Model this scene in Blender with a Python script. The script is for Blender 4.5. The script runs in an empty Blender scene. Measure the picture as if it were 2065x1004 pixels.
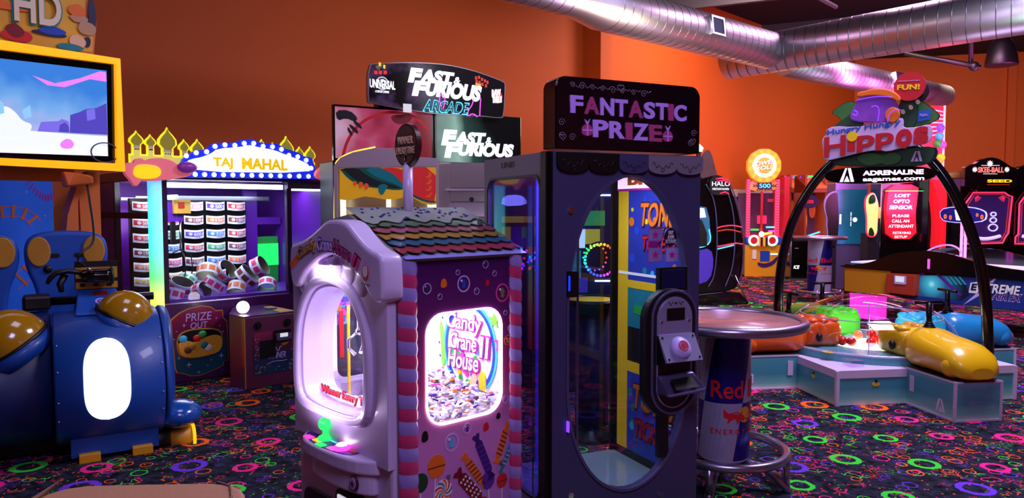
import bpy, bmesh, math, random
from mathutils import Vector, noise as mnoise
random.seed(7)
PI = math.pi
S = bpy.context.scene
COL = S.collection

# ------------------------------------------------------------------ camera
PITCH = math.atan(82 / 1500); CP, SP = math.cos(PITCH), math.sin(PITCH); CAMZ = 1.6
cam = bpy.data.cameras.new('camera'); co = bpy.data.objects.new('camera', cam); COL.objects.link(co)
co.location = (0, 0, CAMZ); co.rotation_euler = (PI / 2 - PITCH, 0, 0)
cam.sensor_width = 36; cam.lens = 36 * 1500 / 2065; cam.clip_end = 200
S.camera = co
S.view_settings.view_transform = 'Standard'; S.view_settings.look = 'None'
S.view_settings.gamma = 1; S.view_settings.use_curve_mapping = False
S.view_settings.exposure = 0.0

# ------------------------------------------------------------------ world and added fill lights
w = bpy.data.worlds.new('World'); S.world = w; w.use_nodes = True
w.node_tree.nodes['Background'].inputs[0].default_value = (0.45, 0.36, 0.8, 1)
w.node_tree.nodes['Background'].inputs[1].default_value = 0.02

def lamp(name, kind, loc, energy, color, size=0.2, size_y=None, aim=None, spread=None):
    l = bpy.data.lights.new(name, kind); l.energy = energy; l.color = color
    if kind == 'AREA':
        l.size = size
        if size_y: l.shape = 'RECTANGLE'; l.size_y = size_y
        if spread: l.spread = spread
    else:
        l.shadow_soft_size = size
    o = bpy.data.objects.new(name, l); COL.objects.link(o); o.location = loc
    if aim is not None:
        o.rotation_euler = (Vector(aim) - Vector(loc)).to_track_quat('-Z', 'Y').to_euler()
    return o
VIO = (0.62, 0.45, 1.0); LAV = (0.80, 0.68, 1.0); WARM = (1.0, 0.72, 0.5); PINK = (1.0, 0.25, 0.8)
lamp('fill_light_a', 'AREA', (3.8, 5.5, 5.6), 420, LAV, 2.0, 2.0, (3.8, 5.6, 0))  # unseen fill lights, added overhead to brighten the room
lamp('fill_light_b', 'AREA', (-1.0, 3.8, 5.6), 42, LAV, 1.6, 1.6, (-1.2, 5.2, 0))
lamp('fill_light_c', 'AREA', (6.5, 11.5, 5.6), 360, (1.0, 0.5, 0.85), 2.0, 2.0, (7, 12, 0))
lamp('fill_light_d', 'AREA', (4.6, 13.6, 5.8), 330, (1.0, 0.75, 0.6), 2.0, 2.0, (4.5, 17, 1.5))
lamp('fill_light_e', 'AREA', (0.6, 0.2, 4.2), 90, (0.6, 0.52, 1.0), 1.4, 1.4, (0.8, 3.2, 0.8))
lamp('fill_light_f', 'AREA', (2.6, 8.4, 3.0), 62, WARM, 0.8, 0.8, (-0.2, 11.5, 3.8))
lamp('fill_light_g', 'AREA', (11.0, 16.5, 5.8), 440, (1.0, 0.75, 0.6), 2.0, 2.0, (12, 20.0, 2))
lamp('duct_wash_violet', 'AREA', (2.4, 7.4, 2.5), 22, (0.75, 0.35, 1.0), 0.5, 2.6, (2.6, 10.0, 4.2))  # unseen wash lights added so the ducts catch coloured light
lamp('duct_wash_white', 'AREA', (0.6, 6.2, 3.0), 22, (0.85, 0.9, 1.0), 0.7, 2.4, (1.8, 9.3, 4.1))
lamp('duct_wash_green', 'AREA', (4.6, 7.2, 2.2), 40, (0.7, 1.0, 0.8), 0.9, 2.4, (5.2, 9.8, 4.2))
lamp('duct_wash_blue', 'AREA', (6.2, 7.2, 5.3), 30, (0.5, 0.45, 1.0), 0.9, 2.4, (5.2, 9.8, 4.0))
lamp('duct_wash_pink', 'AREA', (7.0, 12.4, 3.0), 120, (1.0, 0.2, 0.75), 1.0, 3.4, (7.2, 14.4, 4.2))
lamp('duct_wash_pink', 'AREA', (9.4, 13.6, 2.6), 90, (1.0, 0.2, 0.7), 0.8, 2.4, (8.6, 15.5, 4.2))

# ------------------------------------------------------------------ materials
def lin(c):
    c = c / 255
    return c / 12.92 if c <= 0.04045 else ((c + 0.055) / 1.055) ** 2.4
def rgb(c): return (lin(c[0]), lin(c[1]), lin(c[2]), 1)
MT = {}
def mk(name, c, rough=0.5, metal=0.0, emit=0.0, ec=None, bump=0.0, bscale=60, coat=0.0, vary=0.0, alpha=1):
    m = bpy.data.materials.new(name); m.use_nodes = True; nt = m.node_tree
    b = nt.nodes['Principled BSDF']
    b.inputs['Base Color'].default_value = rgb(c); b.inputs['Roughness'].default_value = rough
    b.inputs['Metallic'].default_value = metal
    if coat: b.inputs['Coat Weight'].default_value = coat; b.inputs['Coat Roughness'].default_value = 0.06
    if emit:
        b.inputs['Emission Color'].default_value = rgb(ec or c); b.inputs['Emission Strength'].default_value = emit
    if alpha < 1: b.inputs['Alpha'].default_value = alpha
    if bump or vary:
        tc = nt.nodes.new('ShaderNodeTexCoord'); n = nt.nodes.new('ShaderNodeTexNoise')
        n.inputs['Scale'].default_value = bscale; n.inputs['Detail'].default_value = 4
        nt.links.new(tc.outputs['Object'], n.inputs['Vector'])
        if bump:
            bp = nt.nodes.new('ShaderNodeBump'); bp.inputs['Strength'].default_value = bump; bp.inputs['Distance'].default_value = 0.01
            nt.links.new(n.outputs['Fac'], bp.inputs['Height']); nt.links.new(bp.outputs['Normal'], b.inputs['Normal'])
        if vary:
            mx = nt.nodes.new('ShaderNodeMix'); mx.data_type = 'RGBA'
            r = rgb(c); mx.inputs['A'].default_value = tuple(x * (1 - vary) for x in r[:3]) + (1,); mx.inputs['B'].default_value = tuple(min(1, x * (1 + vary)) for x in r[:3]) + (1,)
            nt.links.new(n.outputs['Fac'], mx.inputs['Factor']); nt.links.new(mx.outputs['Result'], b.inputs['Base Color'])
    MT[name] = m
    return m
def radial(name, c, r, stops, strength):
    m = mk(name, (5, 5, 8), .35); nt = m.node_tree; b = nt.nodes['Principled BSDF']; N = nt.nodes.new; L = nt.links.new
    tc = N('ShaderNodeTexCoord'); v = N('ShaderNodeVectorMath'); v.operation = 'DISTANCE'; v.inputs[1].default_value = c; L(tc.outputs['Object'], v.inputs[0])
    mr = N('ShaderNodeMapRange'); mr.inputs['From Max'].default_value = r; L(v.outputs['Value'], mr.inputs['Value']); cr = N('ShaderNodeValToRGB'); L(mr.outputs[0], cr.inputs[0])
    el = cr.color_ramp.elements; el[0].position = stops[0][0]; el[0].color = rgb(stops[0][1]); el[1].position = stops[-1][0]; el[1].color = rgb(stops[-1][1])
    for p, q in stops[1:-1]: x = el.new(p); x.color = rgb(q)
    L(cr.outputs[0], b.inputs['Emission Color']); L(cr.outputs[0], b.inputs['Base Color']); b.inputs['Emission Strength'].default_value = strength
def glass(name, tint=(235, 240, 250), refl=0.07, rough=0.03):
    m = bpy.data.materials.new(name); m.use_nodes = True; nt = m.node_tree; nt.nodes.clear()
    o = nt.nodes.new('ShaderNodeOutputMaterial'); t = nt.nodes.new('ShaderNodeBsdfTransparent'); g = nt.nodes.new('ShaderNodeBsdfGlossy')
    t.inputs[0].default_value = rgb(tint); g.inputs['Roughness'].default_value = rough; g.inputs[0].default_value = (1, 1, 1, 1)
    f = nt.nodes.new('ShaderNodeFresnel'); f.inputs[0].default_value = 1.35
    a = nt.nodes.new('ShaderNodeMath'); a.operation = 'MULTIPLY_ADD'; a.inputs[1].default_value = 0.9; a.inputs[2].default_value = refl * 0.4
    nt.links.new(f.outputs[0], a.inputs[0])
    ge = nt.nodes.new('ShaderNodeNewGeometry'); iv = nt.nodes.new('ShaderNodeMath'); iv.operation = 'SUBTRACT'; iv.inputs[0].default_value = 1; nt.links.new(ge.outputs['Backfacing'], iv.inputs[1])
    fm = nt.nodes.new('ShaderNodeMath'); fm.operation = 'MULTIPLY'; nt.links.new(a.outputs[0], fm.inputs[0]); nt.links.new(iv.outputs[0], fm.inputs[1]); a = fm
    mx = nt.nodes.new('ShaderNodeMixShader'); nt.links.new(a.outputs[0], mx.inputs[0]); nt.links.new(t.outputs[0], mx.inputs[1]); nt.links.new(g.outputs[0], mx.inputs[2])
    nt.links.new(mx.outputs[0], o.inputs[0]); MT[name] = m
    return m
glass('glass'); glass('glass_violet', (190, 175, 240)); glass('acrylic', (245, 240, 250), 0.12)

for n, c in dict(black=(12, 12, 14), white=(232, 230, 236), grey=(120, 118, 124), dark=(28, 26, 32), red=(205, 25, 30), orange=(235, 110, 20),
                 yellow=(240, 200, 20), green=(40, 170, 60), blue=(20, 70, 190), purple=(90, 30, 150), pink=(235, 60, 150), teal=(20, 130, 140),
                 lavender=(190, 170, 235), brown=(110, 60, 30), lime=(120, 210, 50), cyan=(60, 190, 230), navy=(14, 20, 70), maroon=(80, 18, 40),
                 dkgreen=(14, 66, 28), olive=(120, 112, 70), cream=(235, 225, 190), gold=(190, 140, 50), tan=(190, 150, 110), dkred=(120, 10, 24),
                 violet=(60, 20, 110), plum=(62, 22, 66), skin=(230, 190, 150), magenta=(200, 30, 160)).items():
    mk(n, c, 0.4)
for n, c, s in [('e_white', (255, 250, 255), 2.2), ('e_cool', (200, 225, 255), 5.0), ('e_red', (255, 30, 40), 1.3), ('e_orange', (255, 130, 20), 1.6), ('e_yellow', (255, 205, 10), 1.1),
                ('e_green', (40, 255, 110), 1.3), ('e_blue', (20, 60, 255), 1.3), ('e_cyan', (80, 220, 255), 1.5), ('e_pink', (255, 60, 180), 1.6), ('e_magenta', (255, 60, 240), 2.4),
                ('e_purple', (130, 60, 255), 1.6), ('e_bulb', (255, 255, 255), 6.0), ('e_hot', (255, 245, 255), 8.0), ('e_neonred', (255, 40, 90), 1.4), ('e_softwhite', (240, 235, 250), 0.75),
                ('e_dimred', (255, 60, 30), .6), ('e_screenblue', (60, 130, 190), .6), ('e_lilac', (190, 150, 255), .8)]:
    mk(n, (c[0] // 3, c[1] // 3, c[2] // 3), 0.4, emit=s, ec=c)
mk('chrome', (215, 215, 222), 0.12, 1.0); mk('steel', (175, 175, 182), 0.3, 1.0, bump=0.05, bscale=8); mk('blackmetal', (20, 20, 22), 0.3, 0.6)
mk('gloss_black', (8, 8, 10), 0.12, coat=0.6)

# ------------------------------------------------------------------ object helpers
class B:
    """collects shapes, then becomes ONE mesh object"""
    def __init__(s, m=None): s.v = []; s.f = []; s.mi = []; s.sm = []; s.mats = []; s.cur = 0; s.m(m or 'white')
    def m(s, name):
        if name not in s.mats: s.mats.append(name)
        s.cur = s.mats.index(name); return s
    def add(s, vs, fs, smooth=False):
        n = len(s.v); s.v += [tuple(v) for v in vs]
        for f in fs: s.f.append(tuple(i + n for i in f)); s.mi.append(s.cur); s.sm.append(smooth)
        return s
    def box(s, x0, x1, y0, y1, z0, z1):
        v = [(x, y, z) for x in (x0, x1) for y in (y0, y1) for z in (z0, z1)]
        return s.add(v, [(0, 1, 3, 2), (4, 6, 7, 5), (0, 4, 5, 1), (2, 3, 7, 6), (0, 2, 6, 4), (1, 5, 7, 3)])
    def poly(s, pts, fn, w0=0, w1=0.003, smooth=False):
        n = len(pts); v = [fn(a, b, w0) for a, b in pts] + [fn(a, b, w1) for a, b in pts]
        s.add(v, [tuple(range(n)), tuple(range(2 * n - 1, n - 1, -1))])
        k = len(s.v) - 2 * n
        for i in range(n):
            j = (i + 1) % n; s.f.append((k + i, k + j, k + n + j, k + n + i)); s.mi.append(s.cur); s.sm.append(smooth)
        return s
    def loft(s, rings, smooth=True, caps=True, closed=True):
        n = len(rings[0]); v = [p for r in rings for p in r]; f = []
        for a in range(len(rings) - 1):
            for i in range(n if closed else n - 1):
                j = (i + 1) % n; f.append((a * n + i, a * n + j, (a + 1) * n + j, (a + 1) * n + i))
        s.add(v, f, smooth)
        if caps:
            k = len(s.v) - len(v)
            for r in (0, len(rings) - 1):
                s.f.append(tuple(k + r * n + i for i in range(n))); s.mi.append(s.cur); s.sm.append(False)
        return s
    def ring(s, outer, inner, fn, w0, w1, c=None, n=72):
        if c is None: c = (sum(p[0] for p in inner) / len(inner), sum(p[1] for p in inner) / len(inner))
        an = sorted(set([round(2 * PI * i / n - PI, 5) for i in range(n)] + [round(math.atan2(p[1] - c[1], p[0] - c[0]), 5) for p in (outer if len(outer) < 40 else []) + (inner if len(inner) < 60 else [])]))
        def hit(poly, a):
            dx, dy = math.cos(a), math.sin(a); best = None
            for i in range(len(poly)):
                ax, ay = poly[i]; bx, by = poly[(i + 1) % len(poly)]; ex, ey = bx - ax, by - ay
                den = dx * ey - dy * ex
                if abs(den) < 1e-12: continue
                t = ((ax - c[0]) * ey - (ay - c[1]) * ex) / den; u = ((ax - c[0]) * dy - (ay - c[1]) * dx) / den
                if t > 0 and -1e-6 <= u <= 1 + 1e-6: best = t if best is None else min(best, t)
            return (c[0] + dx * (best or 0), c[1] + dy * (best or 0))
        O = [hit(outer, a) for a in an]; I = [hit(inner, a) for a in an]; k = len(an)
        v = [fn(*p, w0) for p in O] + [fn(*p, w0) for p in I] + [fn(*p, w1) for p in O] + [fn(*p, w1) for p in I]; f = []
        for i in range(k):
            j = (i + 1) % k
            f += [(i, j, k + j, k + i), (2 * k + i, 3 * k + i, 3 * k + j, 2 * k + j), (i, 2 * k + i, 2 * k + j, j), (k + i, k + j, 3 * k + j, 3 * k + i)]
        return s.add(v, f)
    def tube(s, path, r, n=10, closed=False, flat=None):
        P = [Vector(p) for p in path]; rs = r if isinstance(r, (list, tuple)) else [r] * len(P); rings = []; up = None
        for i, p in enumerate(P):
            a = P[i - 1] if (i > 0 or closed) else p; b = P[(i + 1) % len(P)] if (i < len(P) - 1 or closed) else p
            t = (b - a).normalized()
            if up is None: up = Vector((0, 0, 1)) if abs(t.z) < 0.9 else Vector((1, 0, 0))
            x = t.cross(up).normalized(); y = x.cross(t).normalized(); up = y
            rings.append([p + (x * math.cos(2 * PI * k / n) * rs[i] + y * math.sin(2 * PI * k / n) * rs[i] * (flat or 1)) for k in range(n)])
        if closed: rings.append(rings[0])
        return s.loft(rings, True, not closed)
    def lathe(s, prof, cx=0, cy=0, n=40, cap=True, sx=1, sy=1):
        return s.loft([[(cx + r * sx * math.cos(2 * PI * k / n), cy + r * sy * math.sin(2 * PI * k / n), z) for k in range(n)] for r, z in prof], True, cap)
    def ball(s, c, r, nu=20, nv=12, t0=0.0, t1=1.0, cap=True):
        rx, ry, rz = r if isinstance(r, (list, tuple)) else (r, r, r); R = []
        for i in range(nv + 1):
            a = PI * (t0 + (t1 - t0) * i / nv); q = max(math.sin(a), 1e-3)
            R.append([(c[0] + rx * q * math.cos(2 * PI * k / nu), c[1] + ry * q * math.sin(2 * PI * k / nu), c[2] + rz * math.cos(a)) for k in range(nu)])
        return s.loft(R, True, cap)
    def rod(s, a, b, r, n=12): return s.tube([a, b], r, n)
    def out(s, name, parent=None, bevel=0, seg=2, sub=0, label=None, auto=False):
        me = bpy.data.meshes.new(name); me.from_pydata(s.v, [], s.f)
        for m in s.mats: me.materials.append(MT[m])
        me.polygons.foreach_set('material_index', s.mi); me.polygons.foreach_set('use_smooth', s.sm)
        bm = bmesh.new(); bm.from_mesh(me); bmesh.ops.recalc_face_normals(bm, faces=bm.faces); bm.to_mesh(me); bm.free(); me.update()
        o = bpy.data.objects.new(name, me); COL.objects.link(o)
        if parent is not None: o.parent = parent
        if bevel:
            bv = o.modifiers.new('bevel', 'BEVEL'); bv.width = bevel; bv.segments = seg; bv.limit_method = 'ANGLE'; bv.angle_limit = 0.7
        if sub:
            sb = o.modifiers.new('sub', 'SUBSURF'); sb.levels = sb.render_levels = sub
        if label: o['label'] = label
        return o
def FY(y=0): return lambda u, v, w: (u, y - w, v)          # front face, w towards the front
def FX(x=0): return lambda u, v, w: (x + w, u, v)          # right face, u = y
def FXm(x=0): return lambda u, v, w: (x - w, u, v)         # left face, u = y
def FZ(z=0): return lambda u, v, w: (u, v, z + w)          # top face
def circ(cx, cy, rx, ry=None, n=28, a0=0, a1=2 * PI):
    ry = ry or rx; k = n if a1 - a0 > 6.28 else n - 1
    return [(cx + rx * math.cos(a0 + (a1 - a0) * i / k), cy + ry * math.sin(a0 + (a1 - a0) * i / k)) for i in range(n)]
def rrect(x0, x1, y0, y1, r=0.02, ry=None, n=6, rb=None):
    ry = ry or r; p = []; rb = rb or ry
    for cx, cy, a, q in ((x1 - r, y1 - ry, 0, ry), (x0 + r, y1 - ry, PI / 2, ry), (x0 + r, y0 + rb, PI, rb), (x1 - r, y0 + rb, 1.5 * PI, rb)):
        p += [(cx + r * math.cos(a + PI / 2 * i / n), cy + q * math.sin(a + PI / 2 * i / n)) for i in range(n + 1)]
    return p
def rect(x0, x1, y0, y1): return [(x0, y0), (x1, y0), (x1, y1), (x0, y1)]
def star(cx, cy, r1, r2, n=4, a=PI / 2): return [(cx + (r1 if i % 2 == 0 else r2) * math.cos(a + PI * i / n), cy + (r1 if i % 2 == 0 else r2) * math.sin(a + PI * i / n)) for i in range(2 * n)]
def smooth(pts, it=2, closed=True):
    for _ in range(it):
        q = []; n = len(pts)
        for i in range(n if closed else n - 1):
            a, b = pts[i], pts[(i + 1) % n]
            q += [tuple(0.75 * x + 0.25 * y for x, y in zip(a, b)), tuple(0.25 * x + 0.75 * y for x, y in zip(a, b))]
        pts = q if closed else [pts[0]] + q + [pts[-1]]
    return pts
class Fr:
    """a machine's own upright frame: turns a sight line into local coordinates on one of its faces"""
    def __init__(s, x, y, th): s.x, s.y, s.th = x, y, math.radians(th); s.c, s.s = math.cos(s.th), math.sin(s.th)
    def _l(s, px, py):
        a = (px - 1032.5) / 1500; b = (502 - py) / 1500; d = (a, CP + b * SP, -SP + b * CP)
        return (-s.x * s.c - s.y * s.s, s.x * s.s - s.y * s.c, CAMZ), (d[0] * s.c + d[1] * s.s, -d[0] * s.s + d[1] * s.c, d[2])
    def at(s, px, py, y=0):
        o, d = s._l(px, py); t = (y - o[1]) / d[1]; return (o[0] + t * d[0], o[2] + t * d[2])
    def ax(s, px, py, x=0):
        o, d = s._l(px, py); t = (x - o[0]) / d[0]; return (o[1] + t * d[1], o[2] + t * d[2])
    def az(s, px, py, z=0):
        o, d = s._l(px, py); t = (z - o[2]) / d[2]; return (o[0] + t * d[0], o[1] + t * d[1])
    def pts(s, L, y=0): return [s.at(a, b, y) for a, b in L]
    def root(s, name, label, cat, group=None, z=0): return root(name, label, cat, (s.x, s.y, z), s.th, group)
def root(name, label, cat, loc=(0, 0, 0), rz=0, group=None):
    o = bpy.data.objects.new(name, None); COL.objects.link(o); o.empty_display_size = 0.2
    o.location = loc; o.rotation_euler = (0, 0, rz); o['label'] = label; o['category'] = cat
    if group: o['group'] = group
    return o
def tag(o, label, cat, group=None):
    o['label'] = label; o['category'] = cat
    if group: o['group'] = group
    return o
def struct(o): o['kind'] = 'structure'; return o
def dup(r, loc=None, rz=None, label=None, group=None):
    c = r.copy(); COL.objects.link(c)
    if loc is not None: c.location = loc
    if rz is not None: c.rotation_euler = (0, 0, rz)
    if label: c['label'] = label
    if group: c['group'] = group
    for ch in list(r.children):
        k = ch.copy(); COL.objects.link(k); k.parent = c
        for g in list(ch.children):
            q = g.copy(); COL.objects.link(q); q.parent = k
    return c
def text(parent, s, fn, box, mat, th=0.004, shear=0.0, bold=0.0, warp=None, name='lettering', back=None, bb=0.02, spacing=1.0):
    """lettering cut as a solid; box = (u0, u1, v0, v1) on the face fn"""
    cu = bpy.data.curves.new('t', 'FONT'); cu.body = s; cu.extrude = 0.5; cu.offset = bold * 0.5; cu.resolution_u = 4; cu.space_character = spacing; cu.space_line = 0.82; cu.align_x = 'CENTER'
    ob = bpy.data.objects.new('t', cu); me = bpy.data.meshes.new_from_object(ob)
    bpy.data.objects.remove(ob); bpy.data.curves.remove(cu)
    xs = [v.co.x for v in me.vertices]; ys = [v.co.y for v in me.vertices]; x0, x1, y0, y1 = min(xs), max(xs), min(ys), max(ys)
    for v in me.vertices:
        a = (v.co.x - x0) / (x1 - x0); b = (v.co.y - y0) / (y1 - y0); d = 0.5 + v.co.z
        u = box[0] + a * (box[1] - box[0]); q = box[2] + b * (box[3] - box[2])
        u += shear * (q - (box[2] + box[3]) / 2)
        if warp: u, q = warp(u, q)
        v.co = fn(u, q, d * th)
    me.materials.clear(); me.materials.append(MT[mat]); me.name = name
    o = bpy.data.objects.new(name, me); COL.objects.link(o); o.parent = parent
    return o
# ------------------------------------------------------------------ the room
def carpet():
    m = bpy.data.materials.new('blacklight_carpet'); m.use_nodes = True; nt = m.node_tree; N = nt.nodes.new; L = nt.links.new
    b = nt.nodes['Principled BSDF']; b.inputs['Roughness'].default_value = 0.95; b.inputs['Specular IOR Level'].default_value = 0.1
    tc = N('ShaderNodeTexCoord')
    def math_(op, a, c=None):
        q = N('ShaderNodeMath'); q.operation = op
        for i, x in enumerate((a, c)):
            if x is None: continue
            if isinstance(x, (int, float)): q.inputs[i].default_value = x
            else: L(x, q.inputs[i])
        return q.outputs[0]
    fine = N('ShaderNodeTexNoise'); fine.inputs['Scale'].default_value = 45; fine.inputs['Detail'].default_value = 3; L(tc.outputs['Object'], fine.inputs['Vector'])
    grit = N('ShaderNodeTexNoise'); grit.inputs['Scale'].default_value = 14; grit.inputs['Detail'].default_value = 5; grit.inputs['Roughness'].default_value = 0.7; L(tc.outputs['Object'], grit.inputs['Vector'])
    rb = N('ShaderNodeValToRGB'); L(grit.outputs['Fac'], rb.inputs[0])
    e = rb.color_ramp.elements; e[0].position = 0.38; e[0].color = rgb((8, 8, 12)); e[1].position = 0.75; e[1].color = rgb((58, 62, 84))
    cur = rb.outputs[0]
    PAL = [(255, 105, 25), (255, 40, 140), (60, 225, 60), (110, 60, 215), (255, 105, 25), (255, 40, 140)]
    def layer(scale, rnd, r0, r1, keep, off, pal, rough, cur):
        mp = N('ShaderNodeMapping'); mp.inputs['Location'].default_value = (off, off * 0.7, 0); L(tc.outputs['Object'], mp.inputs['Vector'])
        v = N('ShaderNodeTexVoronoi'); v.voronoi_dimensions = '2D'; v.inputs['Scale'].default_value = scale; v.inputs['Randomness'].default_value = rnd; L(mp.outputs[0], v.inputs['Vector'])
        sep = N('ShaderNodeSeparateColor'); L(v.outputs['Color'], sep.inputs[0])
        nz = math_('MULTIPLY', math_('SUBTRACT', fine.outputs['Fac'], 0.5), rough)
        d = math_('ADD', v.outputs['Distance'], nz)
        inr = math_('ADD', sep.outputs[2], 0)  # ring size differs from ring to ring
        R1 = math_('ADD', math_('MULTIPLY', inr, (r1 * 0.3)), r1 * 0.7)
        a = math_('LESS_THAN', d, R1); bb = math_('GREATER_THAN', d, math_('MULTIPLY', R1, r0 / r1)); k = math_('LESS_THAN', sep.outputs[1], keep)
        mask = math_('MULTIPLY', math_('MULTIPLY', a, bb), k)
        cr = N('ShaderNodeValToRGB'); cr.color_ramp.interpolation = 'CONSTANT'; L(sep.outputs[0], cr.inputs[0]); el = cr.color_ramp.elements
        el[0].position = 0; el[0].color = rgb(pal[0]); el[1].position = 1 / len(pal); el[1].color = rgb(pal[1])
        for i in range(2, len(pal)): x = el.new(i / len(pal)); x.color = rgb(pal[i])
        mx = N('ShaderNodeMix'); mx.data_type = 'RGBA'; L(mask, mx.inputs['Factor']); L(cur, mx.inputs['A']); L(cr.outputs[0], mx.inputs['B'])
        return mx.outputs['Result']
    # squiggles between the rings
    for sc, off, th, pal in ((16, 3.1, 0.05, [(255, 100, 30), (225, 45, 110), (90, 210, 60), (255, 100, 30)]), (28, 9.7, 0.05, [(210, 70, 40), (60, 160, 60), (120, 60, 200), (220, 60, 120)])):
        wn = N('ShaderNodeTexVoronoi'); wn.voronoi_dimensions = '2D'; wn.feature = 'DISTANCE_TO_EDGE'; wn.inputs['Scale'].default_value = sc
        mp = N('ShaderNodeMapping'); mp.inputs['Location'].default_value = (off, 0, 0); L(tc.outputs['Object'], mp.inputs['Vector'])
        dd = N('ShaderNodeTexNoise'); dd.inputs['Scale'].default_value = sc; L(mp.outputs[0], dd.inputs['Vector'])
        vm = N('ShaderNodeVectorMath'); vm.operation = 'MULTIPLY_ADD'; L(dd.outputs['Color'], vm.inputs[0]); vm.inputs[1].default_value = (1.2 / sc,) * 3; L(mp.outputs[0], vm.inputs[2]); L(vm.outputs[0], wn.inputs['Vector'])
        big = N('ShaderNodeTexNoise'); big.inputs['Scale'].default_value = 5.5; big.inputs['Detail'].default_value = 2; L(mp.outputs[0], big.inputs['Vector'])
        mask = math_('MULTIPLY', math_('LESS_THAN', wn.outputs['Distance'], th), math_('GREATER_THAN', big.outputs['Fac'], 0.57))
        vc = N('ShaderNodeTexVoronoi'); vc.voronoi_dimensions = '2D'; vc.inputs['Scale'].default_value = 6; L(mp.outputs[0], vc.inputs['Vector'])
        sp = N('ShaderNodeSeparateColor'); L(vc.outputs['Color'], sp.inputs[0])
        cr = N('ShaderNodeValToRGB'); cr.color_ramp.interpolation = 'CONSTANT'; L(sp.outputs[0], cr.inputs[0]); el = cr.color_ramp.elements
        el[0].color = rgb(pal[0]); el[1].position = 0.25; el[1].color = rgb(pal[1])
        for i in (2, 3): x = el.new(i / 4); x.color = rgb(pal[i])
        mx = N('ShaderNodeMix'); mx.data_type = 'RGBA'; L(mask, mx.inputs['Factor']); L(cur, mx.inputs['A']); L(cr.outputs[0], mx.inputs['B']); cur = mx.outputs['Result']
    cur = layer(15, 0.9, 0.0, 0.11, 0.4, 17.3, PAL, 0.1, cur)
    cur = layer(7.5, 0.9, 0.24, 0.30, 0.30, 5.3, PAL, 0.10, cur)
    cur = layer(4.4, 0.9, 0.21, 0.255, 0.34, 11.9, PAL, 0.06, cur)
    cur = layer(2.15, 0.5, 0.15, 0.235, 0.95, 2.2, PAL[:4], 0.05, cur)
    L(cur, b.inputs['Base Color'])
    MT['carpet'] = m
carpet()
mk('wall_orange', (184, 78, 6), 0.7, bump=0.12, bscale=40, vary=0.06)
mk('ceiling_black', (14, 12, 18), 0.9); mk('beam', (52, 46, 62), 0.6)
struct(B('carpet').box(-16, 26, -3, 32, -0.12, 0).out('floor'))
H = 6.2; U = Vector((math.sin(PI / 4), math.cos(PI / 4))); A0 = Vector((-4.55, 8.15))
def wallbox(p, q, t, name, mat='wall_orange', z0=0, z1=H):
    p, q = Vector(p), Vector(q); d = (q - p).normalized(); n = Vector((-d.y, d.x)) * t
    return B(mat).poly([tuple(p), tuple(q), tuple(q + n), tuple(p + n)], FZ(0), z0, z1).out(name)
WA = A0 - U * 13; WC = A0 + U * 21.5
struct(wallbox(WA, WC, 0.2, 'wall_left'))
WD = WC + Vector((0.966, -0.259)) * 16
struct(wallbox(WC, WD, 0.2, 'wall_back'))
struct(wallbox(WD, (WD.x, -3.2), 0.2, 'wall_right'))
struct(wallbox((WD.x, -3.0), (-14, -3.0), -0.2, 'wall_front'))
struct(wallbox((-14, -3.2), (-14, -1.2), 0.2, 'wall_side'))
struct(B('ceiling_black').box(-16, 28, -3.2, 32, H, H + 0.1).out('ceiling'))
# pilaster and grey dado band on the long wall
pp = A0 + U * 8.35
nrm = Vector((U.y, -U.x))
def onwall(t0, t1, d0, d1, z0, z1, mat, name):
    a, b_ = A0 + U * t0, A0 + U * t1
    return B(mat).poly([tuple(a + nrm * d0), tuple(b_ + nrm * d0), tuple(b_ + nrm * d1), tuple(a + nrm * d1)], FZ(0), z0, z1).out(name)
struct(onwall(8.3, 8.62, -0.01, 0.42, 0, H, 'wall_orange', 'trim_1'))
mk('wall_grey', (120, 105, 135), 0.7); mk('rail_white', (190, 170, 185), 0.5)
struct(onwall(8.7, 21.4, 0.0, 0.03, 0, 2.0, 'wall_grey', 'trim_2'))
struct(onwall(8.7, 21.4, 0.03, 0.07, 1.88, 2.06, 'rail_white', 'trim_3'))
struct(onwall(8.7, 21.4, 0.03, 0.05, 1.32, 1.62, 'rail_white', 'trim_4'))
q_ = WC + Vector((0.966, -0.259)) * 4.15; q2_ = q_ + Vector((0.966, -0.259)) * .22; n_ = Vector((-.259, -.966)) * .12
struct(B('wall_orange').poly([tuple(q_), tuple(q2_), tuple(q2_ + n_), tuple(q_ + n_)], FZ(0), 0, H).out('trim_5'))
# ceiling joists
for i, (a, b_) in enumerate([((2.5, 13.5), (11, 9.5)), ((1, 17), (14, 10.9)), ((2, 21), (18, 13.5)), ((-3, 11.5), (8, 6.3))]):
    a, b_ = Vector(a), Vector(b_); d = (b_ - a).normalized(); n = Vector((-d.y, d.x)) * 0.12
    struct(B('beam').poly([tuple(a), tuple(b_), tuple(b_ + n), tuple(a + n)], FZ(0), 5.75, H - 0.005).out('trim_%d' % (6 + i)))

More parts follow.
